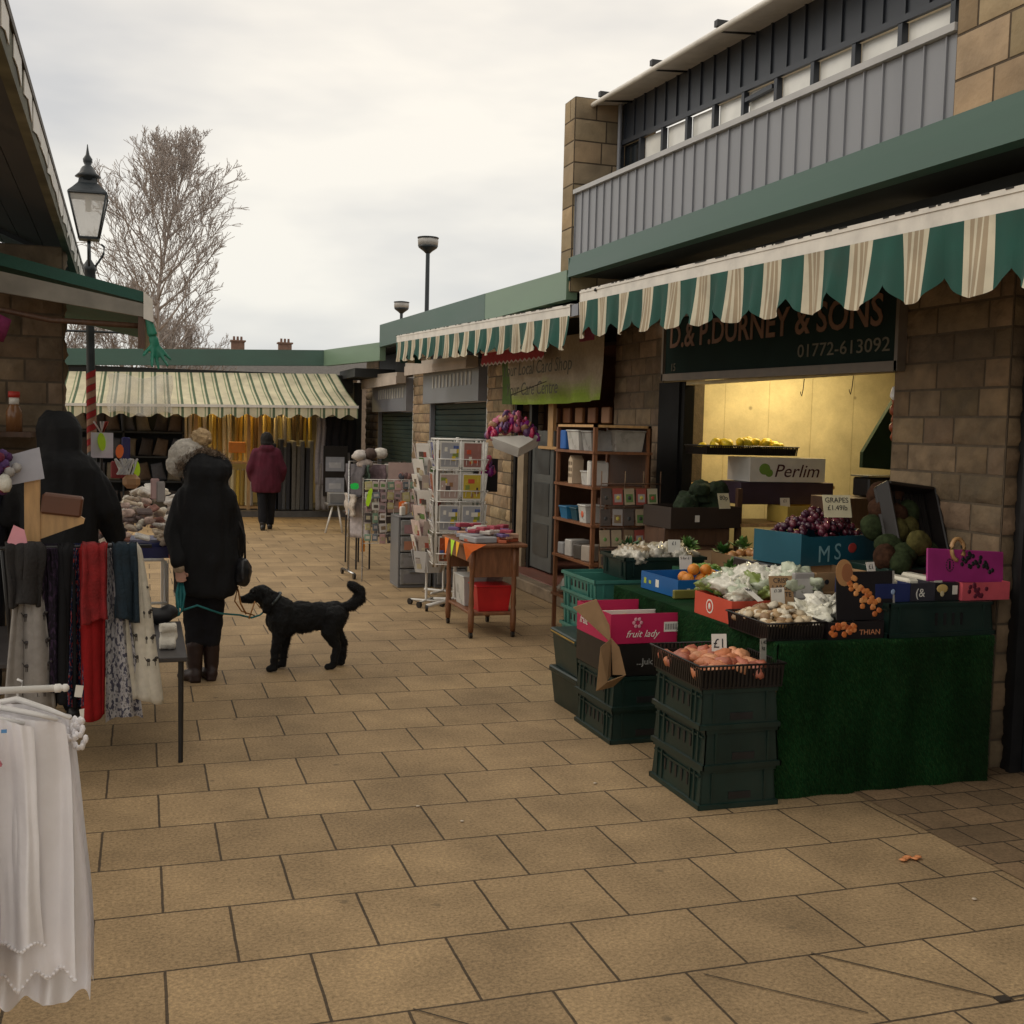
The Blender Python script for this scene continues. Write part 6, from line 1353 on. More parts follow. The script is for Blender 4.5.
def hanger(label, x, y, rz, w=.19, z=1.072):
    t = thing('clothes_hanger', label, 'hanger', (x, y, z), rz); mb = MB()
    mb.tube([(.0, .0, .012), (.012, 0, .008), (.012, 0, -.005), (0, 0, -.02), (0, 0, -.04)], .003, 6); mb.build('hook', M['hang'], t)
    mb = MB(); mb.tube([(-w, 0, -.072), (-w*.6, 0, -.056), (0, 0, -.036), (w*.6, 0, -.056), (w, 0, -.072)], [.005, .007, .008, .007, .005], 8); mb.build('hanger_arm', M['hang'], t); return t
M['wcloth'] = mat('white_cotton', (.90, .88, .90), .85, .05, 10, .14, 60)
M['lav'] = mat('lavender_cotton', (.55, .52, .60), .85, .06, 10, .25, 160, sheen=.3)
def dress(name, label, x, y, rz, z0, z1, wtop, wbot, amp, freq, seed, m, lace=False, group=None, sh=.0, skew=0):
    t = thing(name, label, 'garment', (x, y, z0), rz, group)
    def f(u, v):
        e = (u-.5)*2; w_ = wtop*(1-v)**1.5+wbot*(1-(1-v)**1.5); n_ = noise.noise(Vector((u*3, v*2.2, seed)))
        zz = -v*(z0-z1)-(.035*abs(e)**1.6)*(1-v)-.01*sin(u*freq*2+seed)*v
        return (e*w_+.012*n_+skew*v, -.02+.0035*sin(u*85+seed)*(.4+.6*noise.noise(Vector((u*5, v*4, seed+3))))+amp*(.25+v)*(sin(u*freq+seed+1.6*v)+.45*sin(u*freq*2.3+seed*2+v))+.02*n_, zz)
    mb = MB(); mb.grid(f, 150, 60, True); mb.build('skirt_front', m, t)
    mb = MB(); mb.grid(lambda u, v: Vector(f(1-u, v*.97))+Vector((0, .05, 0)), 40, 24, True); mb.build('skirt_back', m, t)
    if lace:
        mb = MB()
        for i in range(46):
            p = Vector(f(i/45, .985)); mb.ball(p+Vector((0, -.002, -.002)), .0045, (1.3, .3, 1.0), 6)
        mb.build('lace_trim', M['wcloth'], t)
    return t
dress('white_garment', 'long plain white petticoat hanging lowest at the back of the white rail', -.295, 2.90, -.1, 1.015, .285, .125, .175, .022, 19, 1.2, M['wcloth'])
dress('white_garment', 'white cotton nightdress with beaded lace hem on the white rail', -.335, 2.82, .04, 1.02, .375, .155, .185, .020, 17, 4.4, M['wcloth'], True)
dress('white_garment', 'white ribbed vest shorter than the nightdress, second from the front of the white rail', -.385, 2.77, .08, 1.03, .47, .14, .16, .016, 15, 2.4, M['wcloth'], True)
dress('lavender_garment', 'pale lavender garment cut by the left edge of the photo, nearest on the rail', -.475, 2.70, .1, 1.02, .39, .14, .165, .016, 12, 7.7, M['lav'])
for i, (x, y, rz, lab) in enumerate(((-.285, 2.88, -.5, 'white plastic hanger nearest the knob of the white rail'), (-.33, 2.82, -.1, 'white plastic hanger second from the knob of the white rail'), (-.40, 2.77, .1, 'white plastic hanger at the left edge of the white rail'))): hanger(lab, x, y, rz, .14)
mb = MB()
for i in range(30):
    a = R.random(); mb.ball((R.gauss(0, .014), R.gauss(0, .012), -.0-.07*a), .007, (1, .6, 1.8), 6, rot=Matrix.Rotation(R.random(), 3, 'X'))
solo(mb, 'lace_tassels', M['wcloth'], 'bunch of white lace ties at the shoulder end of the white garments', 'tassels', None, (-.155, 2.86, .985))
mb = MB(); mb.col = (.1, .3, .6); mb.box(-.006, .006, 0, .002, -.008, 0); solo(mb, 'size_clip', M['tint'], 'tiny blue size clip on the neck of the white vest', 'clip', None, (-.30, 2.74, 1.0))
mb = MB(); mb.col = (.75, .25, .32); mb.tube([(0, 0, 0), (.012, -.002, -.03), (.02, -.002, -.045)], .003); mb.tube([(.02, -.002, -.045), (-.02, -.002, -.06)], .003); solo(mb, 'pink_ribbon', M['tint'], 'small pink ribbon bow on the white vest', 'ribbon', None, (-.325, 2.735, .965))

# ---- scarf rail
sr = thing('scarf_rail', 'thin black rail across the left stall with printed scarves folded over it', 'rail', (-.3, 5.0, 0))
mb = MB(); mb.tube([(-.9, 0, 1.165), (.335, 0, 1.175)], .009); mb.build('rail', M['black'], sr)
for x in (-.25, -.7): mb = MB(); mb.tube([(x, .6, 0), (x, .45, .5), (x, .02, 1.16)], .010); mb.build('upright', M['black'], sr)
def scarf(label, x0, x1, z, xb0, xb1, col, m='cloth', y=5.0, pat=None, seed=0, th=.012, folds=9):
    t = thing('scarf', label, 'scarf', ((x0+x1)/2, y, 1.175), 0, 'scarves folded over the black rail'); cx = (x0+x1)/2
    def f(u, v):
        a, b = x0-cx, x1-cx; c, d = xb0-cx, xb1-cx; k = v**.8
        n_ = noise.noise(Vector((u*2.4, v*2.2, seed)))
        yy = -.02-.018*sin(u*folds+seed+v)*(.4+v)-.006*sin(u*folds*2.7+seed*2)-.02*n_ if v > .02 else 0
        return ((a+(b-a)*u)*(1-k)+(c+(d-c)*u)*k+.006*n_, yy, .008-v*(1.175-z)-.012*sin(u*5+seed)*v)
    mb = MB()
    if callable(col):
        nu, nv = 60, 170
        for j in range(nv):
            for i in range(nu):
                mb.col = col(i/nu, j/nv); mb.add([f(i/nu, j/nv), f((i+1)/nu, j/nv), f((i+1)/nu, (j+1)/nv), f(i/nu, (j+1)/nv)], [(0, 1, 2, 3)], True)
    else: mb.col = col; mb.grid(f, 26, 30, True, th)
    mb.build('front_fall', M[m], t)
    mb = MB(); mb.col = col if not callable(col) else col(.5, .3); mb.grid(lambda u, v: Vector(f(u, v*.8))+Vector((0, .05+.02*v, 0)), 10, 10, True); mb.build('back_fall', M[m], t)
    if pat:
        mb = MB(); mb.col = pat; 
        for (u, v) in [(u_, v_) for v_ in (.28, .42, .58, .72, .88) for u_ in ((.3, .75) if int(v_*100) % 3 else (.5, .85))]:
            p = Vector(f(u, v))+Vector((0, -.008, 0)); s = .0125
            mb.ball(p, s, (1.9, .3, .8), 6); mb.ball(p+Vector((s*1.7, 0, s*.8)), s*.6, (1.2, .3, .8), 6)
            for q in (-1.2, -.7, .8, 1.3): mb.box(p.x+q*s-.0015, p.x+q*s+.0015, p.y-.002, p.y+.001, p.z-s*1.9, p.z)
            mb.tube([p+Vector((-s*1.6, 0, 0)), p+Vector((-s*2.3, 0, s*1.1))], .0015, 4)
        mb.build('dog_print', M['tint'], t)
    return t
def floral(base, spots, sc=11, seed=0):
    def c(u, v):
        n_ = noise.noise(Vector((u*sc*.6+seed, v*sc*1.7, seed)))
        m_ = noise.noise(Vector((u*sc+9+seed, v*sc*2.4, seed+4)))
        if n_ > .22: return spots[0]
        if m_ > .3: return spots[1 % len(spots)]
        if m_ < -.36: return spots[-1]
        return base
    return c
scarf('light grey scarf with little dark dogs, leftmost on the rail', -.48, -.42, .48, -.545, -.345, (.30, .28, .26), pat=(.03, .025, .025), seed=1)
scarf('thick charcoal scarf folded short over the grey dog scarf', -.535, -.39, .93, -.52, -.40, (.022, .02, .02), 'knit', 4.97, seed=2, th=.02)
scarf('black and purple speckled scarf beside the charcoal one', -.40, -.33, .55, -.40, -.29, floral((.018, .014, .022), ((.05, .03, .06), (.03, .02, .04)), 14, 3), seed=3)
scarf('plain black scarf between the speckled and the flowered ones', -.335, -.27, .5, -.34, -.26, (.012, .012, .014), seed=4)
scarf('navy scarf with small red and pale flowers next to the red one', -.28, -.235, .50, -.31, -.235, floral((.012, .018, .055), ((.35, .05, .05), (.2, .22, .28), (.02, .05, .12)), 22, 5), seed=5)
scarf('bright red scarf with white paper tags, in the middle of the rail', -.245, -.145, .44, -.235, -.155, (.29, .013, .014), seed=6, folds=5)
scarf('red scarf end folded short over the long red one', -.24, -.15, .86, -.245, -.14, (.27, .014, .016), 'knit', 4.97, seed=7, th=.018, folds=5)
scarf('white scarf with grey and navy flowers right of the red one', -.15, -.11, .43, -.15, -.0, floral((.38, .37, .38), ((.07, .07, .1), (.2, .19, .2), (.1, .1, .13)), 20, 8), seed=8)
scarf('cream scarf with small black dogs, rightmost on the rail', -.08, -.02, .50, -.07, .075, (.58, .54, .45), pat=(.03, .025, .02), seed=9, folds=6)
scarf('dark teal scarf folded short over the cream dog scarf', -.125, -.025, .86, -.105, -.015, (.008, .022, .035), 'knit', 4.97, seed=10, th=.018)
for i, (x, z, lab) in enumerate(((-.25, .60, 'upper white paper tag on the red scarf'), (-.238, .50, 'lower white paper tag on the red scarf'))):
    mb = MB(); mb.box(-.015, .015, 0, .002, -.05, 0); o = solo(mb, 'paper_tag', M['paper'], lab, 'tag', None, (x, 4.94, z)); o.rotation_euler = (0, .15-.3*i, 0)
# things standing behind the scarf rail
ps = thing('pine_bracket', 'pine display post with a triangular arm standing behind the scarves', 'display stand', (-.44, 5.08, 1.1))
mb = MB(); mb.box(-.03, .03, -.02, .02, 0, .36); mb.build('post', M['woodlight'], ps)
mb = MB(); mb.poly([(.03, -.012, .10), (.2, -.012, .165), (.205, -.012, .185), (.19, -.012, .195), (.03, -.012, .215)], (0, .024, 0)); mb.build('arm', M['woodlight'], ps)
bx('brown_box', 'brown wooden box held on the pine bracket arm', 'box', (.13, .05, .025), .16, .1, .085, (-.33, 5.1, 1.30), -.05)
bpy.data.objects['brown_box'].rotation_euler = (0, .12, 0)
mb = MB(); mb.col = (.42, .42, .47); mb.poly([(-.07, 0, 0), (.07, 0, .03), (.05, .01, .16), (-.08, .01, .12)], (0, .004, 0)); solo(mb, 'grey_card', M['tint'], 'blank pale grey card stuck on top of the pine post', 'card', None, (-.46, 5.04, 1.425))
mb = MB()
for i in range(40): mb.col = R.choice([(.08, .02, .1), (.16, .02, .05), (.1, .05, .16), (.4, .38, .36)]); mb.ball((R.gauss(0, .03), R.gauss(0, .03), R.gauss(0, .04)), .022, (1, 1, 1), 6)
solo(mb, 'bobble_hat', M['knit'], 'purple and white woolly bobble hat cut by the left edge of the photo', 'hat', None, (-.57, 5.0, 1.50))
mb = MB(); mb.col = (.7, .68, .6); mb.ball((0, 0, 0), .03, (1, 1, 1.3), 8, .3); solo(mb, 'white_pompom', M['knit'], 'white woolly pompom under the purple hat', 'pompom', None, (-.535, 4.95, 1.44))
mb = MB(); mb.col = (.8, .35, .42); mb.poly([(-.035, 0, .0), (.0, 0, -.03), (.045, 0, -.02), (.03, 0, .05), (-.01, 0, .07)], (0, .003, 0)); solo(mb, 'pink_tag', M['tint'], 'pink paper tag pinned above the charcoal scarf', 'tag', None, (-.49, 4.95, 1.20))
mb = MB(); mb.cyl((0, 0, 0), (0, 0, 1.5), .012); solo(mb, 'dark_red_pole', mat('dark_red_metal', (.06, .008, .01), .4), 'thin dark red pole at the left edge beside the purple hat', 'pole', None, (-.60, 5.2, 0))
# low table with grey top behind the scarves
lt2 = thing('low_table', 'low dark table with grey top and thin black legs behind the scarves', 'table', (-.3, 6.27, 0))
mb = MB(); mb.bevbox(-.6, .51, -.53, .52, .515, .54, .004); mb.build('table_top', mat('grey_top', (.055, .05, .05), .45, .2, 6), lt2)
for (x, y) in ((.48, -.5), (-.22, -.3), (-.55, .4)): mb = MB(); mb.cyl((x, y, 0), (x, y, .515), .012, .014); mb.build('leg', M['black'], lt2)
mb = MB(); mb.smooth = True; mb.cyl((-.04, 0, .03), (.04, 0, .03), .03, n=14); mb.cyl((-.04, .05, .03), (.04, .05, .03), .03, n=14); mb.cyl((-.035, .02, .075), (.045, .03, .075), .028, n=14); mb.cyl((-.04, .0, .11), (.04, .02, .11), .026, n=14)
sk_ = fused(mb, 'rolled_socks', mat('cream_wool', (.68, .64, .55), .9, .1, 20, .5, 120), None, voxel=.006, smooth=2, disp=(.003, 40)); sk_.location = (.12, 5.95, .54); tag(sk_, 'cream rolled socks stacked on the low grey table', 'socks')
mb = MB(); mb.smooth = True; mb.ball((0, 0, .05), .07, (2.0, 1, .7)); mb.ball((.08, 0, .07), .05, (1.2, 1, .8)); bg2 = fused(mb, 'black_bag', mat('black_nylon', (.01, .01, .012), .6, .2, 9), None, voxel=.01, smooth=4, disp=(.01, 12)); bg2.location = (.06, 6.7, .54); tag(bg2, 'flat black bag lying at the far end of the low grey table', 'bag')

# ---- goods trestle beside the woman
gt = thing('goods_table', 'white framed stall table heaped with small pale goods between the two dark coats', 'table', (-.1, 8.3, 0))
mb = MB(); mb.bevbox(-.42, .27, -.55, .75, .80, .825); mb.build('table_top', mat('navy_top', (.015, .02, .10), .5), gt)
mb = MB(); mb.box(-.43, .28, -.56, -.55, .80, .87); mb.build('table_edge', mat('navy_edge', (.012, .015, .11), .4), gt)
mb = MB()
for x in (-.02, .24): mb.tube([(x, -.54, .1), (x, -.54, .78)], .012)
mb.tube([(-.02, -.56, .76), (-.0, -.56, .79), (.22, -.56, .79), (.25, -.56, .76), (.25, -.56, .3)], .012); mb.tube([(-.02, -.56, .5), (.25, -.56, .5)], .01); mb.tube([(-.02, -.56, .4), (.25, -.56, .4)], .01); mb.build('white_frame', M['whitemetal'], gt)
for (x, y) in ((-.4, -.5), (.24, .7), (-.4, .7)): mb = MB(); mb.cyl((x, y, 0), (x, y, .8), .012); mb.build('leg', M['whitemetal'], gt)
gm_ = []
gcol = [(.95, .88, .74), (.8, .66, .5), (.9, .86, .8), (.8, .6, .52), (.2, .15, .14), (.4, .2, .16), (.6, .5, .4)]
for i, c in enumerate(gcol):
    mb = MB(); mb.col = c
    if i % 3: mb.bevbox(-.05, .05, -.035, .035, -.012, .012, .008)
    else: mb.ball((0, 0, 0), .032, (1.3, .9, .7), 8, .6, seed=i*2)
    gm_.append(mesh_of(mb, 'knitted_item', M['knit']))
pile(gm_, 'knitted_item', 'small pale knitted item heaped on the white framed stall table', 'knitted item', 150, -.04, 8.2, .86, .62, .95, .30, 51, 'knitted items on the stall table', .03)
pile([gm_[2], gm_[0], gm_[6]], 'white_parcel', 'white folded item in the higher heap at the back of the stall table', 'folded item', 44, .05, 8.7, 1.04, .44, .3, .18, 52, 'white items at the back of the stall table', .04)
bx('blue_box', 'navy blue box on the front edge of the white framed stall table', 'box', (.015, .02, .12), .3, .2, .07, (.0, 7.9, .826))
bx('coral_tag', 'coral pink packet hanging at the right corner of the stall table', 'packet', (.75, .22, .14), .06, .03, .09, (.19, 7.7, .80))
tb_ = thing('toy_basket', 'upright card display with white board and coloured packets on the left stall', 'display', (-.265, 8.55, 1.43))
mb = MB(); mb.col = (.75, .72, .82); mb.box(-.09, .06, 0, .01, .0, .18); mb.build('white_board', M['tint'], tb_)
mb = MB(); mb.cyl((-.02, .02, -.5), (-.02, .02, .02), .01); mb.build('stand', M['black'], tb_)
for lab, c, loc, w_, h_, r_ in (('yellow green oblong tag on the white board of the left stall', (.6, .95, .02), (-.275, 8.52, 1.48), .055, .13, -.1), ('yellow green oblong tag lower right on the left stall', (.62, .98, .02), (-.04, 8.5, 1.30), .05, .12, -.1), ('orange tag right of the white board on the left stall', (1, .2, .03), (-.165, 8.5, 1.43), .055, .1, .1)):
    mb = MB(); mb.col = c; mb.poly([(w_/2*cos(q*pi/6), 0, h_/2+h_/2*sin(q*pi/6)) for q in range(12)], (0, .003, 0)); solo(mb, 'neon_tag', M['tint'], lab, 'tag', None, loc).rotation_euler = (0, r_, 0)
mb = MB()
for i in range(18): mb.col = R.choice([(.6, .6, .6), (.5, .5, .52), (.68, .66, .62)]); mb.cyl((R.uniform(-.06, .06), 0, 0), (R.uniform(-.09, .09), R.uniform(-.02, .02), .11), .008, n=6)
solo(mb, 'white_brushes', M['tint'], 'bundle of white and grey bristly brushes in the left stall', 'brushes', None, (-.12, 8.4, 1.32))
bx('navy_packet', 'navy packet behind the orange tag on the left stall', 'packet', (.02, .02, .12), .06, .04, .2, (-.12, 8.62, 1.38))
bx('red_packet', 'dark red packet under the orange tag on the left stall', 'packet', (.3, .03, .03), .1, .06, .12, (-.17, 8.48, 1.29))
bx('tan_packet', 'tan rounded packet under the bristly brushes', 'packet', (.4, .22, .1), .12, .08, .1, (-.08, 8.42, 1.22), b=.03)
mb = MB()
for i in range(7): mb.col = R.choice([(.5, .05, .03), (.6, .5, .48)]); mb.tube([(0, 0, 0), (R.uniform(-.06, .07), 0, .09)], .006, 5)
solo(mb, 'paper_straws', M['tint'], 'red and white striped sticks poking up at the foot of the ribbon pole', 'sticks', None, (-.28, 8.56, 1.60))
for i, (x, z, c, lab) in enumerate(((.08, 1.14, (.6, .42, .42), 'pinkish card standing in the pale heap beside the woman'), (.12, 1.12, (.4, .38, .38), 'grey card standing in the pale heap beside the woman'))):
    bx('goods_card', lab, 'card', c, .06, .01, .15, (x, 8.5, z), .2)
# bottle with a red cap on the wall ledge
bt_ = thing('sauce_bottle', 'brown bottle with white collar and red cap against the left stone wall', 'bottle', (-.72, 7.2, 1.62)); mb = MB(); mb.col = (.22, .10, .04); mb.lathe([(.045, 0), (.045, .12), (.03, .15), (.028, .16)], n=14); mb.build('bottle_body', M['tintgloss'], bt_)
mb = MB(); mb.col = (.7, .66, .6); mb.lathe([(.028, .16), (.028, .2)], n=14); mb.build('collar', M['tint'], bt_); mb = MB(); mb.col = (.45, .03, .02); mb.lathe([(.033, .2), (.033, .235)], n=14); mb.build('cap', M['tint'], bt_)
mb = MB(); mb.box(-1.2, -.62, 7.1, 7.45, 1.59, 1.62); solo(mb, 'wall_shelf', M['wooddark'], 'dark ledge against the left stone wall under the bottle', 'shelf')
mb = MB(); mb.col = (.25, .04, .12); mb.ball((0, 0, 0), .09, (1, 1, .8), 10, .5); solo(mb, 'maroon_umbrella_tip', M['cloth'], 'maroon bundle hanging under the green awning at the left edge', 'bundle', None, (-.80, 6.9, 2.2))
# clear plastic sheet hanging from the far awning (misty)
mb = MB(); mb.col = (.85, .83, .78)
mb.grid(lambda u, v: (-.55+u*1.0+.02*sin(v*7), 19.5+.03*sin(u*12+v*3), 2.42-v*.62+.04*sin(u*9)), 30, 16, True, .004)
pm = mat('misty_film', (.7, .68, .62), .2, .1, 8, .5, 20, alpha=.28); solo(mb, 'plastic_film', pm, 'misty clear plastic sheet draped over part of the far awning front', 'plastic sheet')

# ================================================================== PEOPLE AND THE DOG
M['skin'] = mat('skin', (.42, .22, .15), .5, .1, 12, .1, 60)
M['hair'] = mat('dark_hair', (.006, .004, .003), .85, .3, 30, .6, 80, stretch=(4, 4, 1))
M['blackcloth'] = mat('black_coat', (.009, .0095, .011), .75, .3, 8, .4, 45, spec=.25)
M['trousers'] = mat('dark_trousers', (.010, .010, .013), .85, .3, 9, .3, 50, spec=.25)
M['maroon'] = mat('maroon_coat', (.085, .014, .028), .85, .3, 9, .4, 30, spec=.25)
M['boot'] = mat('brown_boot', (.022, .008, .006), .55, .3, 12, .2, 50)
M['fur'] = mat('fur_trim', (.28, .21, .15), .95, .5, 30, 1, 120)
def V(*a): return Vector(a)
def limb(mb, pts, rs):
    for a, b, r0, r1 in zip(pts, pts[1:], rs, rs[1:]): mb.cyl(a, b, r0, r1, 12); mb.ball(b, r1, n=12)
    mb.ball(pts[0], rs[0], n=12)
def hand(mb, wrist, d, side, curl=.9):
    """palm and five bent fingers from the wrist along d"""
    d = Vector(d).normalized(); n = Vector((0, 1, 0)); w = d.cross(n).normalized()*side; n = w.cross(d).normalized()
    p = Vector(wrist); M3 = Matrix((w, n, d)).transposed()
    mb.ball(p+d*.045, .036, (.95, .42, 1.25), 12, rot=M3)
    for i, (o, l) in enumerate(((-.026, .058), (-.009, .068), (.009, .064), (.026, .05))):
        a = p+w*o+d*.07; b = a+(d*cos(curl*.5)+n*sin(curl*.5))*l*.5; c = b+(d*cos(curl*1.3)+n*sin(curl*1.3))*l*.5
        mb.tube([p+w*o*.7+d*.03, a, b, c], [.009, .009, .0085, .007], 8); mb.ball(c, .007, n=6)
    a = p-w*.022+d*.02; b = a-w*.022+d*.03+n*.01; c = b+d*.028+n*.018; mb.tube([a, b, c], [.012, .010, .008], 8); mb.ball(c, .008, n=6)
def body(t, H, armL, armR, legs, turn=0, tilt=0, hoff=(0, 0, 0)):
    """one continuous skin from head to feet; faces +y"""
    mb = MB(); mb.smooth = True; h = H
    limb(mb, [V(0, 0, .53*h), V(0, 0, .62*h), V(0, 0, .74*h), V(0, 0, .80*h)], [.09*h, .078*h, .085*h, .07*h])
    mb.ball((0, 0, .78*h), .07*h, (1.25, .75, .6), 12); limb(mb, [V(0, 0, .80*h), V(hoff[0]*.7, .005+hoff[1]*.7, .885*h+hoff[2])], [.036*h, .033*h])
    hc = V(0, .012, .93*h)+V(*hoff); Rm = Matrix.Rotation(turn, 3, 'Z') @ Matrix.Rotation(tilt, 3, 'X')
    mb.ball(hc, .062*h, (.84, 1.0, 1.18), 16, rot=Rm)
    def hp(x, y, z): return hc+Rm @ (V(x, y, z)*h)
    mb.ball(hp(0, .058, -.008), .009*h, (.8, 1.2, 1.6), 8, rot=Rm); mb.ball(hp(0, .048, -.035), .014*h, (1.2, .7, .5), 8, rot=Rm); mb.ball(hp(0, .045, -.058), .018*h, n=8)
    for s in (-1, 1): mb.ball(hp(s*.052, 0, -.004), .013*h, (.4, .8, 1.3), 8, rot=Rm); mb.ball(hp(s*.022, .054, .008), .008*h, (1.3, .6, .7), 8, rot=Rm)
    for s, arm in ((-1, armL), (1, armR)):
        sh_ = V(s*.088*h, 0, .765*h); limb(mb, [sh_, V(*arm[0]), V(*arm[1])], [.031*h, .025*h, .017*h]); d = V(*arm[1])-V(*arm[0]); hand(mb, arm[1], d, s)
    for (hip, knee, ank, toe) in legs: limb(mb, [V(*hip), V(*knee), V(*ank)], [.056*h, .036*h, .022*h]); limb(mb, [V(*ank), V(*toe)], [.024*h, .02*h])
    return fused(mb, 'body', M['skin'], t, voxel=.0075, smooth=2)
def shell(name, t, mtl, parts, voxel=.012, smooth=8, disp=(.013, 7, (1.5, 1.5, .45))):
    mb = MB(); mb.smooth = True
    for p in parts: p(mb)
    return fused(mb, name, mtl, t, voxel=voxel, smooth=smooth, disp=disp)
def rings(prof, cx=0, cy=0, n=28):
    """stacked ellipses (z, half width, half depth, cx, cy)"""
    def f(mb):
        vs = []
        for (z, a, b, x, y) in prof: vs += [V(cx+x+a*cos(2*pi*i/n), cy+y+b*sin(2*pi*i/n), z) for i in range(n)]
        m = len(prof); fs = [(j*n+i, j*n+(i+1) % n, (j+1)*n+(i+1) % n, (j+1)*n+i) for j in range(m-1) for i in range(n)]
        fs += [tuple(reversed(range(n))), tuple(range((m-1)*n, m*n))]; mb.add(vs, fs, True)
    return f
def L_(pts, rs): return lambda mb: limb(mb, [V(*p) for p in pts], rs)
def B_(c, r, sc=(1, 1, 1)): return lambda mb: mb.ball(c, r, sc, 14)
def shoe(t, mtl, toe_pts, name='boot'):
    for (ank, toe, top) in toe_pts:
        mb = MB(); mb.smooth = True; limb(mb, [V(ank[0], ank[1], top), V(ank[0], ank[1], .07)], [.058, .046]); limb(mb, [V(ank[0], ank[1]-.03, .045), V(*toe)], [.045, .034]); mb.ball((ank[0], ank[1]-.035, .03), .04, (1, 1, .75)); mb.box(ank[0]-.035, ank[0]+.035, ank[1]-.07, ank[1]+.02, .0, .03)
        fused(mb, name, mtl, t, voxel=.009, smooth=4, disp=(.003, 20))
# --- woman with the dog, seen from behind
wm = thing('person', 'person in long black coat and pale grey hat with tan pompom, holding a turquoise lead', 'person', (.385, 7.6, 0))
h = 1.50
body(wm, h, ((-.195, -.03, .98), (-.165, -.10, .775)), ((.215, .03, .98), (.20, .10, .78)), (((-.07, 0, .80), (-.065, .02, .44), (-.06, -.01, .08), (-.09, .12, .03)), ((.065, 0, .80), (.05, .02, .44), (.04, .02, .08), (.05, .15, .03))), .25, -.25, (-.105, .05, .055))
shell('coat', wm, M['blackcloth'], [rings([(.57, .195, .15, .01, 0), (.60, .207, .16, .01, 0), (.8, .218, .165, .01, 0), (.98, .20, .155, 0, 0), (1.12, .20, .15, 0, 0), (1.19, .19, .14, 0, 0), (1.26, .13, .12, -.0, 0), (1.31, .10, .10, 0, 0)]),
    L_([(-.13, 0, 1.19), (-.19, -.03, .98), (-.168, -.09, .81)], [.082, .066, .056]), L_([(.13, 0, 1.19), (.185, .02, .98), (.18, .08, .80)], [.082, .068, .058]),
    rings([(1.0, .195, .14, 0, -.01), (1.15, .205, .145, 0, -.015), (1.23, .20, .14, 0, -.02), (1.27, .178, .135, .0, -.03), (1.295, .146, .13, .005, -.04), (1.33, .142, .13, .005, -.045), (1.37, .155, .135, .01, -.05), (1.42, .153, .13, .01, -.05), (1.46, .125, .105, .01, -.045), (1.495, .07, .06, .01, -.04)])], .010, 4, (.020, 6, (1.7, 1.7, .45)))
shell('knitted_hat', wm, mat('pale_grey_knit', (.50, .46, .40), .95, .3, 25, .8, 80), [B_((-.11, .05, 1.475), .122, (1.02, 1.05, 1.0)), B_((-.15, .04, 1.42), .10, (1.0, 1.0, .8))], .009, 2, (.008, 32))
shell('fur_pompom', wm, mat('tan_fur_pom', (.50, .35, .19), .95, .3, 25, .9, 80), [B_((-.025, .04, 1.60), .062)], .007, 1, (.014, 45))
mb = MB(); mb.tube([V(-.01+.158*cos(a), -.04, 1.36+.150*sin(a)) for a in [.45+i*.15 for i in range(17)]], .026, 8)
for i in range(2600):
    a = R.uniform(.4, pi-.2); p = V(-.01+.158*cos(a)+R.gauss(0, .016), -.045+R.gauss(0, .02), 1.36+.15*sin(a)+R.gauss(0, .016)); d = V(R.gauss(0, 1), R.gauss(0, 1)-.8, R.gauss(0, 1)).normalized()*R.uniform(.02, .045); q = d.cross(V(.3, .2, 1)).normalized()*.003
    mb.add([p-q, p+q, p+d], [(0, 1, 2)])
mb.build('fur_trim', M['fur'], wm)
shell('trousers', wm, M['trousers'], [L_([(-.07, 0, .80), (-.065, .02, .44), (-.06, -.0, .25)], [.10, .075, .062]), L_([(.065, 0, .80), (.05, .02, .44), (.045, .02, .25)], [.10, .075, .062])], .012, 5, (.006, 12, (1, 1, 2)))
shoe(wm, M['boot'], (((-.06, -.01, 0), (-.14, .05, .03), .24), ((.045, .02, 0), (-.0, .12, .03), .24)))
mb = MB(); mb.smooth = True; limb(mb, [V(-.168, -.09, .80), V(-.163, -.105, .765)], [.045, .042]); fused(mb, 'cuff', mat('cream_cuff', (.42, .32, .22), .9, .2, 20, .5, 90), wm, voxel=.008, smooth=2, disp=(.003, 30))
hbg = thing('handbag', 'black handbag with long strap at the right hip of the long coated person', 'handbag', (.62, 7.56, .63))
mb = MB(); mb.smooth = True; mb.ball((0, 0, .1), .085, (.75, 1.1, 1.1)); mb.ball((0, 0, .05), .08, (.8, 1.2, .7)); fused(mb, 'bag_body', mat('black_leather', (.009, .009, .011), .4, .3, 12), hbg, voxel=.01, smooth=4, disp=(.008, 14))
mb = MB(); mb.tube([(.02, 0, .16), (.015, 0, .34), (-.02, 0, .42), (-.05, 0, .46)], .008); mb.tube([(-.02, 0, .18), (-.03, 0, .36), (-.06, 0, .46)], .007); mb.build('strap', M['black'], hbg)
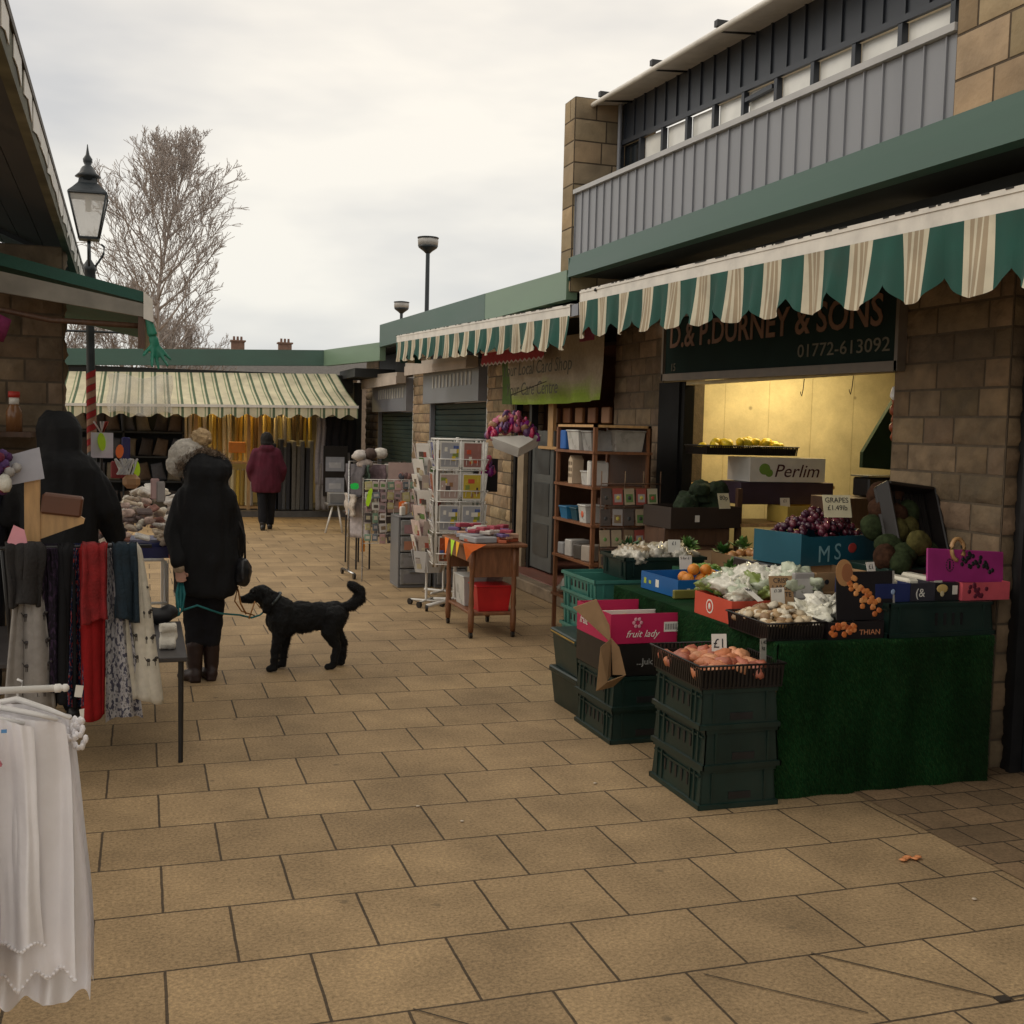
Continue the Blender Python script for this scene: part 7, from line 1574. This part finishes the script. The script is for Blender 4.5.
# --- man in black at the left stall
mn = thing('person', 'person in a thick black hooded coat bending over the left stall, seen from behind', 'person', (-.45, 6.75, 0))
h = 1.70
body(mn, h, ((-.24, .1, 1.2), (-.2, .3, 1.05)), ((.25, .04, 1.20), (.30, .20, 1.01)), (((-.08, 0, .9), (-.08, .02, .5), (-.08, 0, .08), (-.09, .15, .03)), ((.08, 0, .9), (.08, .02, .5), (.08, 0, .08), (.09, .15, .03))), 0, .1)
shell('coat', mn, M['blackcloth'], [rings([(.78, .20, .17, 0, 0), (.95, .205, .17, 0, 0), (1.2, .21, .165, 0, 0), (1.34, .20, .16, .0, 0), (1.45, .155, .15, 0, 0), (1.54, .11, .12, -.01, 0), (1.58, .1, .1, -.01, 0)]),
    L_([(.135, 0, 1.40), (.25, .03, 1.20), (.30, .14, 1.04)], [.10, .088, .066]), L_([(-.14, 0, 1.38), (-.24, .1, 1.16), (-.2, .26, 1.04)], [.10, .09, .07]), rings([(1.2, .21, .16, 0, 0), (1.36, .225, .155, 0, -.01), (1.43, .215, .15, 0, -.02), (1.475, .175, .145, 0, -.02), (1.50, .132, .135, 0, -.01), (1.53, .118, .13, 0, 0), (1.58, .122, .14, 0, .01), (1.65, .125, .145, 0, .02), (1.70, .105, .12, 0, .02), (1.745, .055, .07, 0, .02)]), B_((-.02, .10, 1.62), .09)], .010, 4, (.020, 6, (1.6, 1.6, .5)))
shell('trousers', mn, M['trousers'], [L_([(-.08, 0, .85), (-.08, .02, .5), (-.08, 0, .1)], [.12, .09, .07]), L_([(.08, 0, .85), (.08, .02, .5), (.08, 0, .1)], [.12, .09, .07])], .014, 4, (.006, 12))
shoe(mn, M['blackplastic'], (((-.08, 0, 0), (-.09, .15, .03), .1), ((.08, 0, 0), (.09, .15, .03), .1)), 'shoe')
# --- person at the left edge in a navy beanie
m3 = thing('person', 'person in a navy beanie and dark jacket mostly cut off by the left edge', 'person', (-.92, 6.9, 0))
h = 1.74
body(m3, h, ((-.24, .1, 1.15), (-.2, .3, 1.0)), ((.25, .08, 1.12), (.22, .28, .98)), (((-.08, 0, .86), (-.08, .02, .48), (-.08, 0, .08), (-.09, .15, .03)), ((.08, 0, .86), (.08, .02, .48), (.08, 0, .08), (.09, .15, .03))), -.3, .1)
shell('jacket', m3, mat('navy_jacket', (.009, .010, .018), .8, .3, 9, .3, 50), [rings([(.8, .19, .15, 0, 0), (1.2, .2, .15, 0, 0), (1.36, .21, .14, 0, 0), (1.46, .12, .1, 0, 0)]), L_([(.15, 0, 1.38), (.26, .08, 1.12), (.22, .25, 1.0)], [.085, .075, .06]), L_([(-.15, 0, 1.38), (-.25, .1, 1.15), (-.2, .27, 1.02)], [.085, .075, .06])])
shell('beanie', m3, mat('navy_wool', (.008, .010, .022), .9, .3, 20, .6, 90), [B_((0, .01, 1.655), .115, (.95, 1.02, .85))], .01, 4, (.004, 14))
shell('trousers', m3, M['trousers'], [L_([(-.08, 0, .85), (-.08, .02, .5), (-.08, 0, .1)], [.12, .09, .07]), L_([(.08, 0, .85), (.08, .02, .5), (.08, 0, .1)], [.12, .09, .07])], .014, 4, (.006, 12))
shoe(m3, M['blackplastic'], (((-.08, 0, 0), (-.09, .15, .03), .1), ((.08, 0, 0), (.09, .15, .03), .1)), 'shoe')
# --- person in the maroon coat walking away
pp = thing('person', 'person in a maroon padded coat and black trousers walking away towards the far fabric shop', 'person', (1.87, 18.3, 0), -.1)
h = 1.56
body(pp, h, ((-.23, -.03, .98), (-.19, .10, .80)), ((.23, .0, .98), (.20, .12, .80)), (((-.07, 0, .80), (-.06, -.06, .44), (-.05, -.12, .12), (-.05, -.0, .03)), ((.07, 0, .80), (.07, .08, .44), (.06, .12, .09), (.07, .25, .03))), 0, .1)
shell('coat', pp, M['maroon'], [rings([(.60, .225, .16, 0, 0), (.66, .235, .17, 0, 0), (.85, .235, .17, 0, 0), (1.05, .22, .155, 0, 0), (1.2, .21, .145, 0, 0), (1.29, .13, .11, 0, 0), (1.35, .09, .09, 0, 0)]), L_([(-.15, 0, 1.22), (-.25, -.03, .98), (-.22, .07, .82)], [.09, .075, .062]), L_([(.15, 0, 1.22), (.25, .0, .98), (.23, .08, .82)], [.09, .075, .062]), B_((0, -.06, 1.3), .11, (1.15, .8, .7))])
shell('hair', pp, M['hair'], [B_((0, -.0, 1.45), .105, (.95, 1.05, 1.1)), B_((0, -.03, 1.38), .095, (1, .9, .8))], .01, 3, (.008, 16, (2, 2, .6)))
shell('trousers', pp, M['trousers'], [L_([(-.07, 0, .80), (-.06, -.05, .44), (-.05, -.11, .15)], [.10, .08, .07]), L_([(.07, 0, .80), (.07, .07, .44), (.06, .11, .12)], [.10, .08, .07])], .013, 4, (.006, 12))
shoe(pp, M['blackplastic'], (((.06, .12, 0), (.07, .24, .03), .12), ((-.05, -.12, 0), (-.05, -.0, .03), .12)), 'shoe')
# --- the dog, facing left
dg_ = thing('dog', 'black curly coated dog standing side on with raised plumed tail, held on a lead', 'dog', (1.05, 7.82, 0))
mb = MB(); mb.smooth = True
o = V(1.05, 7.82, 0)
def D(x, z, y=0): return V(x-1.05, y, z)
mb.ball(D(.925, .355), .122, (1.0, .78, 1.06), 14); mb.ball(D(1.05, .365), .116, (1.25, .75, .98), 14); mb.ball(D(1.17, .372), .105, (1.2, .74, .96), 14); mb.ball(D(1.27, .375), .102, (1.0, .8, 1.0), 14)
limb(mb, [D(.91, .41), D(.85, .47), D(.80, .52)], [.098, .078, .064])
mb.ball(D(.775, .54), .068, (1.05, .85, .88), 14); limb(mb, [D(.75, .527), D(.70, .508), D(.66, .502)], [.048, .037, .029]); mb.ball(D(.645, .508), .019)
mb.ball(D(.725, .555), .035, (1.1, .9, .7), 10)
for s in (-1, 1):
    limb(mb, [D(.80, .56, s*.05), D(.81, .50, s*.068), D(.80, .44, s*.066)], [.022, .034, .03])
    # fore legs
x_, s = .83, -1
limb(mb, [D(.90, .36, -.05), D(.885, .25, -.055), D(.865, .13, -.055), D(.86, .045, -.055)], [.07, .045, .03, .026]); limb(mb, [D(.86, .03, -.055), D(.825, .022, -.055)], [.026, .022])
limb(mb, [D(.93, .36, .05), D(.945, .25, .055), D(.935, .13, .055), D(.93, .045, .055)], [.07, .045, .03, .026]); limb(mb, [D(.93, .03, .055), D(.895, .022, .055)], [.026, .022])
# hind legs: stifle forward, hock back
limb(mb, [D(1.275, .37, -.05), D(1.235, .27, -.058), D(1.29, .165, -.058), D(1.265, .04, -.058)], [.085, .062, .031, .025]); limb(mb, [D(1.262, .028, -.058), D(1.225, .02, -.058)], [.025, .021])
limb(mb, [D(1.30, .37, .05), D(1.285, .27, .058), D(1.355, .16, .058), D(1.345, .04, .058)], [.085, .06, .031, .025]); limb(mb, [D(1.342, .028, .058), D(1.305, .02, .058)], [.025, .021])
limb(mb, [D(1.335, .425), D(1.40, .445), D(1.455, .49), D(1.45, .545), D(1.405, .58), D(1.385, .59)], [.04, .042, .044, .04, .034, .026])
mb.ball(D(1.12, .32), .055, (2.2, .8, .6), 12)
db = fused(mb, 'body', mat('black_fur', (.006, .006, .0065), .75, .4, 30, .8, 110, spec=.3), dg_, voxel=.0065, smooth=3, disp=(.008, 26))
mb = MB(); RG = random.Random(2); me = db.data
vs_ = [v for v in me.vertices]
for i in range(16000):
    v = vs_[RG.randrange(len(vs_))]; 
    if v.co.z < .05: continue
    n_ = v.normal; tail = v.co.x > .30; long_ = (v.co.z < .30 and abs(v.co.x) < .2) or tail
    d = (n_*.55+V(.6 if not tail else .1, 0, -.55)+V(RG.gauss(0, .35), RG.gauss(0, .35), RG.gauss(0, .35))).normalized()*RG.uniform(.007, .013)*(1.6 if long_ else 1)
    q = d.cross(n_); 
    if q.length < 1e-6: continue
    q = q.normalized()*.0018; p = v.co-n_*.002
    mb.add([p-q, p+q, p+d], [(0, 1, 2)])
mb.build('fur', bpy.data.materials['black_fur'], dg_)
mb = MB()
for s in (-1, 1): mb.ball(D(.715, .555, s*.032), .0075, n=8)
mb.ball(D(.637, .513), .012, n=8); mb.build('eyes_and_nose', mat('wet_black', (.006, .005, .005), .1), dg_)
mb = MB(); q = (D(.80, .53)-D(.89, .44)).to_track_quat('Z', 'Y').to_matrix()
mb.tube([D(.845, .483)+q @ V(.082*cos(a), .082*sin(a), 0) for a in [i*2*pi/20 for i in range(21)]], .009); mb.build('collar', mat('dark_collar', (.04, .05, .05), .5), dg_)
mb = MB()
mb.tube([(.232, 7.49, .70), (.23, 7.46, .62), (.225, 7.45, .52), (.25, 7.44, .50), (.33, 7.42, .53), (.48, 7.5, .46), (.62, 7.72, .41), (.70, 7.74, .385), (.76, 7.76, .40), (.82, 7.77, .45)], [.008, .012, .012, .008, .007, .007, .007, .007, .006, .006], 6)
mb.tube([(.232, 7.49, .70), (.25, 7.45, .60), (.24, 7.44, .50), (.215, 7.44, .46), (.205, 7.45, .60), (.228, 7.49, .70)], .011)
solo(mb, 'dog_lead', mat('turquoise_lead', (.01, .16, .17), .6), 'turquoise cord lead looping from the cream cuffed hand to the black dog', 'dog lead')
mb = MB(); mb.col = (.4, .18, .05); mb.tube([(.60, 7.62, .60), (.62, 7.65, .5), (.66, 7.7, .42)], .006); mb.tube([(.60, 7.62, .62), (.58, 7.63, .52), (.63, 7.69, .44), (.72, 7.74, .40)], .005); mb.tube([(.68, 7.7, .385), (.72, 7.72, .50), (.76, 7.74, .45)], .005)
solo(mb, 'lead_cord', M['tint'], 'orange brown cord ends dangling near the dog collar', 'cord')
# litter
mb = MB()
for i in range(5): mb.col = (.75, .3, .12); mb.ball((.02*i-.04, .01*((i*7) % 3), .006), .014, (1.2, 1, .4), 7, .5, seed=i)
gx = gpt(911, 861); solo(mb, 'orange_peel', M['tint'], 'piece of dropped orange peel on the paving at the right', 'peel', None, (gx[0], gx[1], .004))
for i, (px_, py_) in enumerate(((974, 900), (462, 822), (418, 807), (595, 784))):
    gx = gpt(px_, py_); mb = MB(); mb.col = (.6, .5, .38); mb.ball((0, 0, .003), .009, (1.2, 1, .35), 6, .4, seed=i)
    solo(mb, 'litter_scrap', M['tint'], 'tiny pale scrap on the paving ' + ('near the orange peel', 'in the middle foreground', 'left of the middle foreground', 'in front of the crate stacks')[i], 'scrap', None, (gx[0], gx[1], .002))
